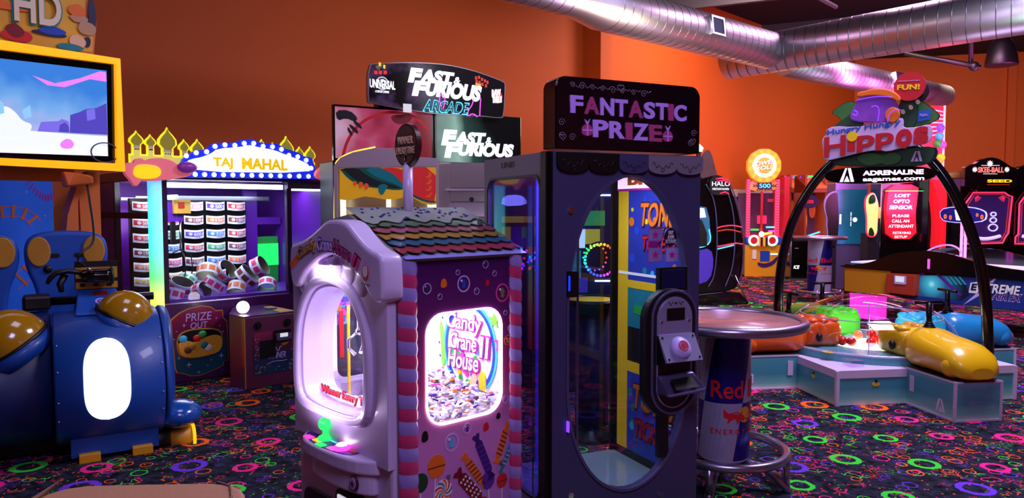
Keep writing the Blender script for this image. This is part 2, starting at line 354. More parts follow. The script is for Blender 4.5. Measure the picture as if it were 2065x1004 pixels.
# ------------------------------------------------------------------ spiral ducts
def duct(name, label, pts, rad, bands, seam=0.16, parent=None):
    r = parent or root(name, label, 'air duct', (pts[0][0], pts[0][1], pts[0][2]))
    P0 = Vector(r.location); b = B('duct'); loc = [Vector(p) - P0 for p in pts]
    b.tube(loc, rad, 40)
    b.out('duct_tube', r)
    sb = B('seam'); tot = 0
    for i in range(len(loc) - 1):
        a, c = loc[i], loc[i + 1]; ln = (c - a).length; k = int(ln / seam); t = (c - a).normalized()
        ra = rad[i] if isinstance(rad, list) else rad; rc = rad[i + 1] if isinstance(rad, list) else rad
        if isinstance(rad, list) and abs(ra - rc) > 0.01: continue
        x = t.cross(Vector((0, 0, 1))).normalized(); y = x.cross(t)
        for j in range(k):
            s0 = a + t * (seam * (j + 0.5))
            R = ra * 1.006
            ring = [[s0 + t * (o + 0.07 * math.cos(th)) + x * math.cos(th) * q + y * math.sin(th) * q for th in [2 * PI * h / 36 for h in range(36)]] for o, q in ((-0.008, ra * .99), (-0.005, R), (0.005, R), (0.008, ra * .99))]
            sb.loft(ring, True, False)
    sb.out('duct_seams', r)
    return r
mk('duct', (232, 232, 238), 0.36, 1.0, bump=0.08, bscale=3); mk('seam', (120, 118, 130), 0.35, 1.0)
D0 = Vector((2.32, 10.0)); DA = Vector((0.756, 0.655))
def dA(k, z=3.97): p = D0 + DA * k; return (p.x, p.y, z)
da = duct('air_duct', 'large forked galvanised spiral duct with a reducer and a grille, crossing the upper right', [dA(-4.5), dA(-2.15), dA(-1.72), dA(2.02)], [0.2, 0.2, 0.275, 0.275], 0)
def dC(k): return (4.12 + 0.65 * k, 11.3 - 0.76 * k, 3.97)
dc = duct('air_duct', '', [dC(-1.0), dC(7.0)], 0.3, 0, parent=da)
def dF(k): return (5.18 + 0.79 * k, 12.8 + 0.615 * k, 3.97)
df = duct('air_duct', 'far spiral duct washed pink, ending in a cap above the arched game sign', [dF(-1.0), dF(5.0)], 0.225, 0, 0.14)
mk('vent', (70, 70, 92), 0.4, 0.7)
def vent(r, P, t, rad, w, h):
    P0 = Vector(r.location); P = Vector(P) - P0; t = Vector((t[0], t[1], 0)).normalized(); n = Vector((t.y, -t.x, 0)); n = (n + Vector((0, 0, 0.12))).normalized(); u = t.cross(n)
    if u.z < 0: u = -u
    f = B('steel')
    def q(a, c, d): return P + t * a + u * c + n * (rad + d)
    for a0, a1, c0, c1 in ((-w, w, h, h + .025), (-w, w, -h - .025, -h), (-w - .025, -w, -h - .025, h + .025), (w, w + .025, -h - .025, h + .025)):
        f.loft([[q(a0, c0, -.05), q(a1, c0, -.05), q(a1, c1, -.05), q(a0, c1, -.05)], [q(a0, c0, .03), q(a1, c0, .03), q(a1, c1, .03), q(a0, c1, .03)]], False)
    v = f.out('vent_frame', r)
    g = B('vent')
    for i in range(9):
        a0 = -w + 2 * w * i / 9; a1 = a0 + 2 * w / 9 * 0.9
        g.loft([[q(a0, -h, -.06), q(a1, -h, -.06), q(a1, h, -.06), q(a0, h, -.06)], [q(a0, -h, .0), q(a1, -h, .012), q(a1, h, .012), q(a0, h, .0)]], False)
    g.out('vent_grille', v)
vent(da, dA(0.28), DA, 0.275, 0.12, 0.1)
vent(df, dF(2.5), (0.79, 0.615), 0.225, 0.13, 0.13)
# pipes and hangers
mk('pipe', (60, 52, 62), 0.5, 0.4)
p = root('sprinkler_pipe', 'dark sprinkler pipe hanging above the fork of the ducts', 'pipe', (2.2, 9.2, 4.95))
b = B('pipe').rod((0, 0, 0), (3.2, 3.4, 0), 0.035).rod((0.5, .55, 0), (.5, .55, 1.25), 0.02).rod((1.05, 1.1, 0), (1.05, 1.1, 1.25), 0.02).ball((0.5, .55, 0), .07).ball((1.05, 1.1, 0), .07).out('pipe', p)
p = root('pipe_bracket', 'black pipe bracket hanging under the right-hand duct, left of the black pendant', 'bracket', (7.4, 14.2, 4.48))
b = B('black').tube([(0, 0, 0.04), (1.1, -.35, -.26), (1.2, -.38, -.3)], 0.045).rod((1.05, -.33, -.26), (1.05, -.33, 1.7), 0.04).ball((1.1, -.35, -.27), .09).out('bracket_arm', p)
p = root('pendant_lamp', 'black bell-shaped pendant hanging under the right-hand duct', 'lamp', (9.1, 14.0, 4.25))
B('black').lathe([(0.27, 0), (0.275, .02), (0.25, .18), (0.2, .38), (0.12, .5), (0.05, .53)], n=32).out('lamp_shade', p)
B('black').rod((0, 0, .5), (0, 0, 1.95), 0.02).out('cord', p)
# ------------------------------------------------------------------ candy crane house
mk('candy_shell', (214, 196, 236), 0.35, coat=0.3)
mk('red_lit', (255, 50, 60), .4, emit=.3); mk('candy_inside', (250, 238, 250), 0.5)
mk('stripe_red', (190, 50, 104), 0.3, coat=0.5); mk('stripe_lilac', (148, 128, 200), 0.3, coat=0.5)
def grad(name, z0, z1, stops, rough=0.3):
    m = mk(name, stops[0][1], rough, coat=0.4); nt = m.node_tree; b = nt.nodes['Principled BSDF']
    tc = nt.nodes.new('ShaderNodeTexCoord'); sx = nt.nodes.new('ShaderNodeSeparateXYZ'); mr = nt.nodes.new('ShaderNodeMapRange'); cr = nt.nodes.new('ShaderNodeValToRGB')
    mr.inputs['From Min'].default_value = z0; mr.inputs['From Max'].default_value = z1
    nt.links.new(tc.outputs['Object'], sx.inputs[0]); nt.links.new(sx.outputs['Z'], mr.inputs['Value']); nt.links.new(mr.outputs[0], cr.inputs[0])
    el = cr.color_ramp.elements; el[0].position = stops[0][0]; el[0].color = rgb(stops[0][1]); el[1].position = stops[-1][0]; el[1].color = rgb(stops[-1][1])
    for p, c in stops[1:-1]: x = el.new(p); x.color = rgb(c)
    nt.links.new(cr.outputs[0], b.inputs['Base Color']); return m
grad('candy_print', 0.0, 1.45, [(0, (150, 110, 190)), (0.45, (205, 125, 190)), (0.62, (170, 45, 110)), (0.8, (96, 24, 92)), (1, (66, 22, 92))])
CF = Fr(-.157 * 2.8, 2.8, -47)
cr_ = CF.root('candy_crane_machine', 'white and pink candy crane machine shaped like a little house with a colourful tiled roof', 'claw machine')
W, D = .755, .655
mk('signbrown', (62, 26, 24), .3, coat=.5); mk('plum_text', (170, 60, 130), .4)
# shell of the body: front molded panel with the arch window
fo = [(-W, .60), (0, .60), (0, 1.40), (-W, 1.40)]
arch = smooth([(-.665, .80), (-.60, .765), (-.26, .765), (-.165, .80), (-.15, .92), (-.155, 1.10), (-.24, 1.235), (-.34, 1.275), (-.46, 1.275), (-.57, 1.235), (-.66, 1.10), (-.675, .92)], 3)
cx, cz = -.41, 1.0
grow = lambda P, k: [(cx + (a - cx) * k, cz + (b - cz) * k) for a, b in P]
B('candy_shell').ring(fo, arch, FY(.02), 0, .06, (cx, cz), 90).out('front_panel', cr_, bevel=.012, seg=3)
b = B('candy_shell').ring(grow(arch, 1.20), grow(arch, 1.04), FY(-.03), 0, .035, (cx, cz), 80); b.out('window_surround', cr_, bevel=.014, seg=3)
b = B('candy_shell').loft([[(u, -.035, v) for u, v in grow(arch, 1.0)], [(u, .02, v) for u, v in grow(arch, .985)], [(u, .10, v) for u, v in grow(arch, .94)]], True, False); b.out('window_reveal', cr_)
# scalloped icing under the canopy
b = B('candy_shell')
for px, py in ((611, 566), (627, 551), (651, 539), (677, 537), (702, 547), (727, 570)):
    u, v = CF.at(px, py, -.045); b.ball((u, -.038, v), (.045, .014, .058), 20, 10)
b.out('icing_scallops', cr_)
# gabled canopy
cpy = lambda L: [CF.at(a, c, -.08) for a, c in L]
gab = cpy([(584, 500), (588, 492), (596, 489), (612, 483), (631, 469), (644, 456), (653, 447), (661, 443), (684, 443), (700, 452), (716, 474), (735, 496), (748, 506), (757, 510), (766, 517), (769, 535), (771, 600), (766, 611), (758, 612), (747, 604), (737, 585), (728, 564), (709, 542), (686, 521), (673, 514), (661, 512), (648, 516), (637, 523), (618, 540), (606, 562), (602, 576), (595, 579), (588, 574), (583, 540)])
b = B('candy_shell').poly(smooth(gab, 1), FY(.02), 0, .10, True); b.out('gable_canopy', cr_, bevel=.016, seg=3)
def circ3(p, q, r):
    ax, ay, bx, by, cx, cy = *p, *q, *r; d = 2 * (ax * (by - cy) + bx * (cy - ay) + cx * (ay - by)); A, Bq, Cq = ax * ax + ay * ay, bx * bx + by * by, cx * cx + cy * cy
    ux, uy = (A * (by - cy) + Bq * (cy - ay) + Cq * (ay - by)) / d, (A * (cx - bx) + Bq * (ax - cx) + Cq * (bx - ax)) / d; return ux, uy, math.hypot(ax - ux, ay - uy)
gx, gz, gr = circ3(*[CF.at(*q, -.081) for q in ((594, 528), (654, 492), (722, 532))])
def arc_at(px, py): u, v = CF.at(px, py, -.081); return math.atan2(u - gx, v - gz)
def T0(s, p0, p1, h, m, **k):
    a0, a1 = arc_at(*p0), arc_at(*p1); text(cr_, s, FY(-.081), (a0, a1, -h / 2, h / 2), m, warp=lambda u, v: (gx + (gr + v) * math.sin(u), gz + (gr + v) * math.cos(u)), **k)
for s, p0, p1, h, m, m2 in (('Candy', (604, 522), (638, 496), .052, 'gold', 'signbrown'), ('Crane', (641, 494), (670, 492), .050, 'lavender', 'violet'), ('House', (673, 494), (709, 518), .050, 'plum_text', 'signbrown'), ('II', (713, 520), (724, 536), .046, 'pink', 'maroon')):
    T0(s, p0, p1, h + .012, m2, bold=.12, th=.003); T0(s, p0, p1, h, m, bold=.03, th=.006)
T0('WINNER', (588, 538), (602, 520), .03, 'orange', bold=.04)
bu, bv = CF.at(737, 550, -.081); b = B('red').poly(circ(bu, bv, .022, .03), FY(-.081), 0, .002); b.m('white').poly(circ(bu, bv + .005, .016, .022), FY(-.081), 0, .003); b.m('grey').box(bu - .03, bu + .03, -.083, -.081, bv - .045, bv - .041); b.out('round_badge', cr_)
# lower body
B('candy_shell').box(-W, 0, -.02, .02, 0, .62).out('lower_front_panel', cr_, bevel=.015)
b = B('candy_shell').poly(smooth([(-.64, -.06), (-.64, 0), (-.07, 0), (-.08, -.05), (-.2, -.115), (-.52, -.125)], 2), FZ(.56), 0, .06); sh = b.out('control_shelf', cr_, bevel=.018, seg=3)
b = B('candy_shell').poly(smooth([(-.60, -.04), (-.60, 0), (-.10, 0), (-.10, -.05), (-.2, -.095), (-.48, -.10)], 2), FZ(.475), 0, .09); b.out('shelf_bracket', sh, bevel=.015)
b = B('purple').poly(smooth([(-.62, -.06), (-.60, -.01), (-.22, -.01), (-.2, -.07), (-.28, -.105), (-.48, -.115)], 2), FZ(.62), 0, .003)
for i, (x, y, c) in enumerate([(-.55, -.03, 'blue'), (-.47, -.08, 'e_yellow'), (-.41, -.03, 'e_cyan'), (-.33, -.09, 'e_pink'), (-.25, -.04, 'orange'), (-.54, -.085, 'e_pink'), (-.41, -.10, 'e_green'), (-.49, -.025, 'pink')]):
    b.m(c).poly(rrect(x - .028, x + .028, y - .016, y + .016, .007), FZ(.623), 0, .002)
b.out('control_artwork', cr_)
b = B('e_green').ball((-.46, -.05, .69), (.03, .03, .03)).rod((-.46, -.05, .625), (-.46, -.05, .675), .012); b.lathe([(.036, .624), (.03, .636), (.013, .645)], -.46, -.05); b.out('joystick', cr_)
b = B('e_magenta').lathe([(.033, .622), (.033, .632), (.027, .64), (.0, .642)], -.30, -.065); b.m('e_hot').ball((-.30, -.065, .64), (.022, .022, .01)); b.out('push_button', cr_)
b = B('maroon').poly(circ(-.165, .525, .026, .03), FY(-.085), 0, .012); b.m('lavender').poly(circ(-.165, .525, .021, .024), FY(-.085), .012, .014); b.m('maroon').poly(star(-.165, .525, .015, .006, 5), FY(-.085), .014, .016); b.out('badge', cr_)
b = B('black').box(-.075, -.06, -.03, -.018, .30, .47); b.out('coin_slot', cr_)
b = B('gloss_black').poly(rrect(-.34, -.20, .375, .455, .02), FY(-.02), 0, .06); k = b.out('card_reader', cr_, bevel=.01)
B('e_softwhite').poly(rrect(-.31, -.245, .392, .44, .006), FY(-.08), 0, .004).out('reader_screen', k)
B('blackmetal').poly(rrect(-.70, -.42, .03, .36, .05), FY(-.02), 0, .012).out('prize_door', cr_, bevel=.01)
# inside box
B('candy_inside').box(-W, -.02, .02, D - .03, .66, .70).out('bin_floor', cr_)
B('candy_inside').box(-W, 0, D - .02, D, 0, 1.40).out('back_panel', cr_)
B('e_hot').box(-W + .06, -.06, .08, D - .06, 1.385, 1.395).out('ceiling_light', cr_)
B('candy_inside').box(-W, 0, .02, D, 1.395, 1.41).out('top_plate', cr_)
lo = rect(.02, D, 0, 1.40); lw = rrect(.17, .37, .80, 1.20, .05)
B('candy_inside').ring(lo, lw, FXm(-W + .015), 0, .015).out('left_side_panel', cr_)
B('glass').poly(rrect(.12, .41, .79, 1.21, .05), FXm(-W + .01), 0, .004).out('left_window_glass', cr_)
# right side panel, printed
sw = rrect(.143, .535, .735, 1.180, .085)

B('e_hot').ring([(.339 + (a - .339) * 1.025, .957 + (c - .957) * 1.022) for a, c in sw], sw, FX(-.012), 0, .018, n=64).out('window_light_rim', cr_)
B('glass').poly(sw, FX(-.010), 0, .004).out('side_glass', cr_)
B('glass').poly(grow(arch, .975), FY(.042), 0, .004).out('front_glass', cr_)
w0, w1 = CF.at(649, 783, .035), CF.at(742, 820, .035)
text(cr_, 'Winner Every Time', FY(.036), (w0[0], w0[0] + (w1[0] - w0[0]) * 17 / 15.2, w1[1] - .018, w1[1] + .032), 'maroon', bold=.08, name='lettering'); text(cr_, 'Winner Every Time', FY(.033), (w0[0], w0[0] + (w1[0] - w0[0]) * 17 / 15.2, w1[1] - .016, w1[1] + .030), 'red_lit', bold=.02, name='lettering')
# candy cane columns printed proud of the corners
for y0, y1 in ((.004, .098), (.585, .655)):
    b = B(); n = 27; h = 1.40 / n
    for i in range(n):
        b.m('stripe_red' if i % 2 else 'stripe_lilac'); z = i * h; ym = (y0 + y1) / 2; rr = (y1 - y0) / 2; rings = []
        for j in range(6):
            q = j / 5; bulge = .92 + .10 * math.sin(PI * q)
            rings.append([(0.0 + .022 * bulge * math.sin(a) , ym - rr * bulge * math.cos(a), z + h * q + .022 * (0.5 - a / PI) * (1)) for a in [PI * k / 10 for k in range(11)]])
        b.loft(rings, True, False, False)
    b.out('candy_cane_column', cr_)
b = B('steel').box(-.004, .006, -.002, .004, 0, 1.40); b.out('corner_trim', cr_)
# printed artwork on the side
b = B('candy_print').ring(rect(.02, D, 0, 1.405), sw, FX(-.012), 0, .012, n=64); X = FX(.0)
def bub(y, z, r, c='lavender', inner=None):
    rz = r * 1.05
    b.m(c).ring(circ(y, z, r, rz), circ(y, z, r * .84, rz * .84), X, 0, .0012, (y, z), 28)
    b.m('white').poly(circ(y - r * .35, z + r * .4, r * .14), X, 0, .0014, )
    if inner:
        b.m(inner).poly(smooth([(y - r * .35, z - r * .55), (y - r * .2, z), (y - r * .4, z + r * .2), (y - r * .15, z + r * .3), (y, z + r * .62), (y + r * .2, z + r * .3), (y + r * .42, z + r * .15), (y + r * .2, z), (y + r * .35, z - r * .55)], 2), X, 0, .0016)
Sd = lambda px, py: CF.ax(px, py, 0)
for px, py, r, c, i in [(861, 582, .021, 'lavender', 'dkgreen'), (887, 598, .012, 'lavender', None), (923, 549, .011, 'lavender', None), (935, 572, .033, 'lavender', 'blue'), (979, 533, .016, 'lavender', None), (997, 551, .012, 'lavender', None), (961, 587, .014, 'lavender', None), (1013, 590, .038, 'pink', 'olive'), (841, 712, .017, 'magenta', None), (1019, 630, .011, 'lavender', None), (1029, 661, .014, 'lavender', None), (1024, 686, .021, 'orange', 'gold'), (842, 838, .014, 'lavender', None), (1019, 805, .016, 'lavender', None), (911, 892, .036, 'lavender', 'cyan'), (942, 864, .022, 'lavender', 'purple')]:
    y, z = Sd(px, py); bub(y, z, r, c, i)
def gum(px, py, w_, h_, c):
    y, z = Sd(px, py); b.m(c).poly(smooth([(y - w_, z - h_), (y + w_, z - h_ * .8), (y + w_ * .7, z + h_ * .7), (y, z + h_), (y - w_ * .8, z + h_ * .6)], 2), X, 0, .0014)
gum(895, 571, .017, .02, 'orange'); gum(983, 570, .011, .014, 'red'); gum(857, 880, .018, .024, 'black'); gum(980, 860, .018, .02, 'red'); gum(1005, 838, .013, .015, 'black')
def lolly(px, py, r, c, stick=(0, -.3), swirl=None):
    y, z = Sd(px, py)
    b.m('white').poly([(y - .002, z), (y + .002, z), (y + stick[0] + .002, max(z + stick[1], .02)), (y + stick[0] - .002, max(z + stick[1], .02))], X, 0, .0008)
    b.m(c).poly(circ(y, z, r, r * 1.08), X, 0, .0016)
    if swirl:
        for k in range(9):
            a = k * 2 * PI / 9; pl = [(y, z)]
            for t in range(5): pl.append((y + r * t / 4 * math.cos(a + t * .35), z + r * t / 4 * 1.08 * math.sin(a + t * .35)))
            for t in range(4, 0, -1): pl.append((y + r * t / 4 * math.cos(a + .33 + t * .35), z + r * t / 4 * 1.08 * math.sin(a + .33 + t * .35)))
            b.m(swirl[k % len(swirl)]).poly(pl, X, 0, .0022)
    else: b.m('maroon').poly(rect(y - r * .98, y + r * .98, z - r * .12, z - r * .02), X, 0, .002)
lolly(848, 974, .036, 'dkgreen'); lolly(880, 940, .044, 'orange', (-.03, -.3)); lolly(894, 990, .044, 'white', (0, -.2), ['orange', 'teal', 'red']); lolly(984, 968, .036, 'purple', (.02, -.3)); lolly(1012, 968, .030, 'red', (0, -.3)); lolly(1040, 945, .030, 'yellow', (0, -.3)); lolly(1040, 985, .03, 'dkgreen')
def wrapped(p0, p1, w_, c, c2, n=6):
    a, q = Vector(Sd(*p0)), Vector(Sd(*p1)); d = q - a; L_ = d.length; d.normalize(); m_ = Vector((-d.y, d.x))
    P = lambda s, t: tuple(a + d * (s * L_) + m_ * (t * w_))
    b.m(c).poly([P(.14, -.5), P(.2, -1), P(.8, -1), P(.86, -.5), P(.86, .5), P(.8, 1), P(.2, 1), P(.14, .5)], X, 0, .0016)
    for e, s in ((0, .16), (1, .84)):
        b.poly([P(s, -.35), P(e + (.03 if e == 0 else -.03), -1.1), P(e, -.4), P(e + (.03 if e == 0 else -.03), 0), P(e, .5), P(e + (.03 if e == 0 else -.03), 1.1), P(s, .35)], X, 0, .0016)
    for i in range(n):
        s = .2 + .6 * (i + .5) / n
        if c2 == 'dots':
            for t in (-.6, 0, .6): b.m('white').poly(circ(*P(s, t + (.3 if i % 2 else 0)), w_ * .2), X, 0, .002)
        else: b.m(c2).poly([P(s - .015, -.98), P(s + .015, -.98), P(s + .05, .98), P(s + .02, .98)], X, 0, .002)
wrapped((958, 876), (992, 965), .020, 'violet', 'purple'); wrapped((934, 917), (978, 980), .018, 'orange', 'maroon'); wrapped((1025, 850), (1000, 935), .018, 'orange', 'maroon'); wrapped((1040, 872), (1008, 955), .013, 'teal', 'dots'); wrapped((920, 950), (975, 1015), .026, 'dkred', 'dots')
b.m('steel').poly(circ(*Sd(903, 960), .009), X, 0, .008); b.poly(circ(*Sd(1009, 931), .009), X, 0, .008)
b.out('side_panel', cr_)
# round logo on the inner back wall
Bk = lambda px, py: CF.at(px, py, D - .022)
b = B('lavender'); Yb = (lambda u, v, w: (u * .93 - .02, D - .022 - w, v * .93 + .025)); lc = (-.33, .985)
b.m('blue').ring(circ(lc[0], lc[1], .195, .225, 48), circ(lc[0], lc[1], .178, .208, 48), Yb, 0, .002, lc)
b.m('cyan').ring(circ(lc[0], lc[1], .212, .243, 48), circ(lc[0], lc[1], .197, .228, 48), Yb, 0, .002, lc)
for i in range(34):
    a = PI + PI * random.random(); r = random.uniform(.3, .92); b.m(random.choice(['pink', 'orange', 'green', 'purple', 'cyan', 'yellow'])).poly(circ(lc[0] + .17 * r * math.cos(a), lc[1] + .2 * r * math.sin(a), .014), Yb, 0, .002 + i * .0001)
for i in range(26):
    a = 2 * PI * i / 26; b.m(['pink', 'purple', 'blue'][i % 3]).poly(star(lc[0] + .25 * math.cos(a), lc[1] + .29 * math.sin(a), .01, .004, 5), Yb, 0, .002)
b.m('yellow').poly(smooth([(-.245, .76), (-.26, .85), (-.235, .89), (-.20, .87), (-.20, .76)], 2), Yb, 0, .005)
b.m('skin').poly(smooth([(-.31, .76), (-.32, .84), (-.295, .87), (-.265, .85), (-.265, .76)], 2), Yb, 0, .0045)
b.m('lime').poly(smooth([(-.56, .86), (-.565, 1.0), (-.58, 1.09), (-.55, 1.1), (-.53, .99), (-.525, .87)], 2), Yb, 0, .003)
b.m('lime').poly(star(-.14, 1.15, .045, .02, 5), Yb, 0, .003); b.m('pink').poly(star(-.10, 1.04, .05, .02, 5), Yb, 0, .003)
b.out('round_logo', cr_)
rot_ = lambda u, v: (u, v - .0 * (u + .33))
for s, u0, u1, v0, v1 in (('Candy', -.50, -.23, 1.055, 1.155), ('Crane', -.475, -.265, .975, 1.055), ('House', -.49, -.25, .875, .965), ('II', -.235, -.175, .955, 1.06)):
    LB = lambda k: (lambda u, v, w: (u * .93 - .02, D - k - w, v * .93 + .025))
    text(cr_, s, LB(.025), (u0 - .008, u1 + .008, v0 - .008, v1 + .008), 'magenta', bold=.09, th=.004, shear=.1)
    text(cr_, s, LB(.030), (u0, u1, v0, v1), 'white', bold=.02, th=.003, shear=.1)
b = B('cyan').box(-.776, -.772, .16, .26, 1.05, 1.25)
for i in range(30): b.m(random.choice(['pink', 'blue', 'purple', 'orange'])).poly(circ(random.uniform(.17, .25), random.uniform(1.06, 1.24), .014), FX(-.772), 0, .001 + i * .0001)
b.out('inner_sticker', cr_)
# claw
b = B('chrome').rod((-.62, .22, 1.39), (-.62, .22, 1.20), .008).lathe([(.0, 1.20), (.024, 1.2), (.024, 1.12), (.014, 1.11), (.014, 1.05), (.022, 1.04), (.02, 1.02), (0, 1.02)], -.62, .22, 20)
for k in range(3):
    a = 2 * PI * k / 3 + .3; c_, s_ = math.cos(a), math.sin(a)
    b.tube([(-.62 + .015 * c_, .22 + .015 * s_, 1.03), (-.62 + .055 * c_, .22 + .055 * s_, 1.0), (-.62 + .055 * c_, .22 + .055 * s_, .96), (-.62 + .025 * c_, .22 + .025 * s_, .93)], [.006, .007, .007, .012], 8)
b.out('claw', cr_)
b = B('yellow').box(-.70, -.69, .20, .21, .72, 1.15); b.m('red').box(-.74, -.73, .18, .20, .9, 1.12); b.out('guide_rails', cr_)
b = B('acrylic').box(-.74, -.735, .05, .30, .70, .84).box(-.74, -.5, .30, .305, .70, .84).box(-.5, -.495, .05, .30, .70, .84); b.out('chute_guard', cr_)
B('dkred').box(-.72, -.66, .05, .06, .80, .83).out('guard_sticker', cr_)
# roof
for n_, c_ in dict(icing=(150, 160, 150), roofgreen=(52, 104, 62), roofpink=(150, 72, 88), roofyellow=(170, 128, 44), roofblue=(44, 92, 122), roofred=(150, 48, 66), roofedge=(140, 140, 215), tilegap=(14, 14, 22)).items(): mk(n_, c_, 0.3, coat=.6, vary=.15, bscale=30)
rg = [(-.745, 1.41), (-.57, 1.545), (-.37, 1.575), (.008, 1.41), (.008, 1.395), (-.745, 1.395)]
B('icing').poly(rg, lambda u, v, w: (u, w, v), .02, D).out('roof_deck', cr_)
b = B(); rows = [('icing', .0, .30), ('roofgreen', .27, .44), ('roofpink', .41, .57), ('roofyellow', .54, .70), ('roofblue', .67, .83), ('roofred', .80, .97), ('roofedge', .95, 1.03)]
P0, P1 = Vector((-.40, 1.572)), Vector((.012, 1.408)); dn = Vector((P1.y - P0.y, P0.x - P1.x)).normalized()
if dn.y < 0: dn = -dn
def slope(s, y, h): p = P0 + (P1 - P0) * s + dn * h; return (p.x, y, p.y)
for ri, (m_, s0, s1) in enumerate(rows):
    h = .024 - ri * .0028 if ri else .026
    if ri == 0:
        edge = [(s1 + .05 * math.sin(k * 1.3) + .03 * math.sin(k * .55), .03 + (D - .02) * k / 24) for k in range(25)]
        for mm, e, hh in (('tilegap', .02, h - .001), ('icing', 0, h)):
            v = [slope(-.05, y, hh) for s, y in edge] + [slope(s + e, y, hh) for s, y in edge]; n = 25
            b.m(mm).add(v, [(k, k + 1, n + k + 1, n + k) for k in range(24)])
        continue
    if ri == len(rows) - 1:
        b.m(m_).add([slope(s0, .03, .004), slope(s0, D + .01, .004), slope(s1, D + .01, .004), slope(s1, .03, .004)], [(0, 1, 2, 3)]); continue
    nt_ = 9; wt = (D - .02) / nt_; off = (ri % 2) * wt * .5
    for k in range(-1, nt_ + 1):
        ya = .03 + k * wt + off; yb = ya + wt; ya2, yb2 = max(ya, .03), min(yb, D + .01)
        if yb2 - ya2 < .005: continue
        for mm, e, hh in (('tilegap', .018, h - .0008), (m_, 0, h)):
            pts_ = [(s0, ya2), (s0, yb2)]
            for j in range(9):
                q = j / 8; y = yb2 + (ya2 - yb2) * q; u = (y - ya) / wt
                pts_.append((s1 - .05 * (1 - math.sin(PI * min(max(u, 0), 1))) - .035 * (1 - u) + e, y))
            b.m(mm).add([slope(s, min(y + (0 if mm != 'tilegap' else .0), D + .01), hh + .004 * (s - s0) / (s1 - s0)) for s, y in pts_], [tuple(range(len(pts_)))])
for i in range(46):
    s, y = random.uniform(-.03, .24), random.uniform(.06, D - .03); b.m(random.choice(['navy', 'violet', 'blue'])).add([slope(s + a, y + c, .0285) for a, c in circ(0, 0, .018, .007, 8)], [tuple(range(8))])
b.out('roof_tiles', cr_)
# winner lollipop sign on top
mk('wood_stripe', (96, 52, 30), .4, vary=.4, bscale=14)
sp = cr_
tx = CF.at(822, 300, .33)
b = B('candy_shell').rod((tx[0], .33, 1.55), (tx[0], .33, 1.79), .022, 20); b.m('chrome').rod((tx[0], .33, 1.79), (tx[0], .33, 1.84), .016); b.out('topper_pole', sp)
oc = (tx[0], .385); oc = (tx[0], CF.at(822, 293, .33)[1])
b = B('signbrown').poly(circ(*oc, .085, .095, 48), FY(.345), 0, .025); b.m('wood_stripe').poly(circ(*oc, .074, .084, 48), FY(.345), .025, .028)
for k in range(5): b.m('signbrown').poly(rect(oc[0] - .07 + k * .03, oc[0] - .062 + k * .03, oc[1] - .05, oc[1] + .05), FY(.345), .028, .029)
b.out('topper_board', sp)
text(sp, 'WINNER', FY(.316), (oc[0] - .055, oc[0] + .06, oc[1] + .005, oc[1] + .038), 'skin', bold=.03)
text(sp, 'EVERYTIME', FY(.316), (oc[0] - .066, oc[0] + .072, oc[1] - .038, oc[1] - .008), 'skin', bold=.03)
# the heap of wrapped candy
v = B('white')
cs = ['white'] * 5 + ['candy_inside'] * 4 + ['lavender', 'lavender', 'skin', 'skin', 'pink', 'orange', 'purple', 'grey', 'plum']
for i in range(1500):
    x, y = random.uniform(-.74, -.03), random.uniform(.06, D - .05)
    if x < -.48 and y < .32: continue
    z = .705 + .045 * random.random() + .06 * (y / D) + .02 * math.sin(x * 9)
    a = random.uniform(0, PI); t_ = random.uniform(-.5, .5); l, ww, hh = random.uniform(.012, .022), random.uniform(.004, .008), random.uniform(.003, .006)
    c_, s_ = math.cos(a), math.sin(a); v.m(random.choice(cs))
    vs = [(x + c_ * p * l - s_ * q * ww, y + s_ * p * l + c_ * q * ww, z + t_ * p * l + r * hh) for p in (-1, 1) for q in (-1, 1) for r in (-1, 1)]
    v.add(vs, [(0, 1, 3, 2), (4, 6, 7, 5), (0, 4, 5, 1), (2, 3, 7, 6), (0, 2, 6, 4), (1, 5, 7, 3)])
heap = v.out('wrapped_candy'); heap.location = (CF.x, CF.y, 0); heap.rotation_euler = (0, 0, CF.th); heap['kind'] = 'stuff'; tag(heap, 'heap of small wrapped candies lying inside the candy house', 'candy')
B('candy_inside').box(-W + .02, -.02, .33, D - .02, .70, .72).out('bin_step', cr_)

def add_machine_fill(fr, x, y, z, e, c, size, aim, kind='AREA', sy=None):
    g = lambda x, y, z: (fr.x + x * fr.c - y * fr.s, fr.y + x * fr.s + y * fr.c, z)
    return lamp('machine_fill_light', kind, g(x, y, z), e, c, size, sy, g(*aim) if aim else None)  # unseen fill light added to brighten part of a machine
add_machine_fill(CF, -.38, .33, 1.37, 9, (1, .93, 1), .4, (-.38, .33, .7))
add_machine_fill(CF, -.45, -.075, 1.36, 1.0, (.93, .8, 1), .34, (-.42, .0, .9), sy=.03)  # this and the next: unseen lights added to brighten the house front
add_machine_fill(CF, -.43, -.16, .74, 1.0, (.8, .6, 1), .3, (-.42, .05, 1.0), sy=.03)
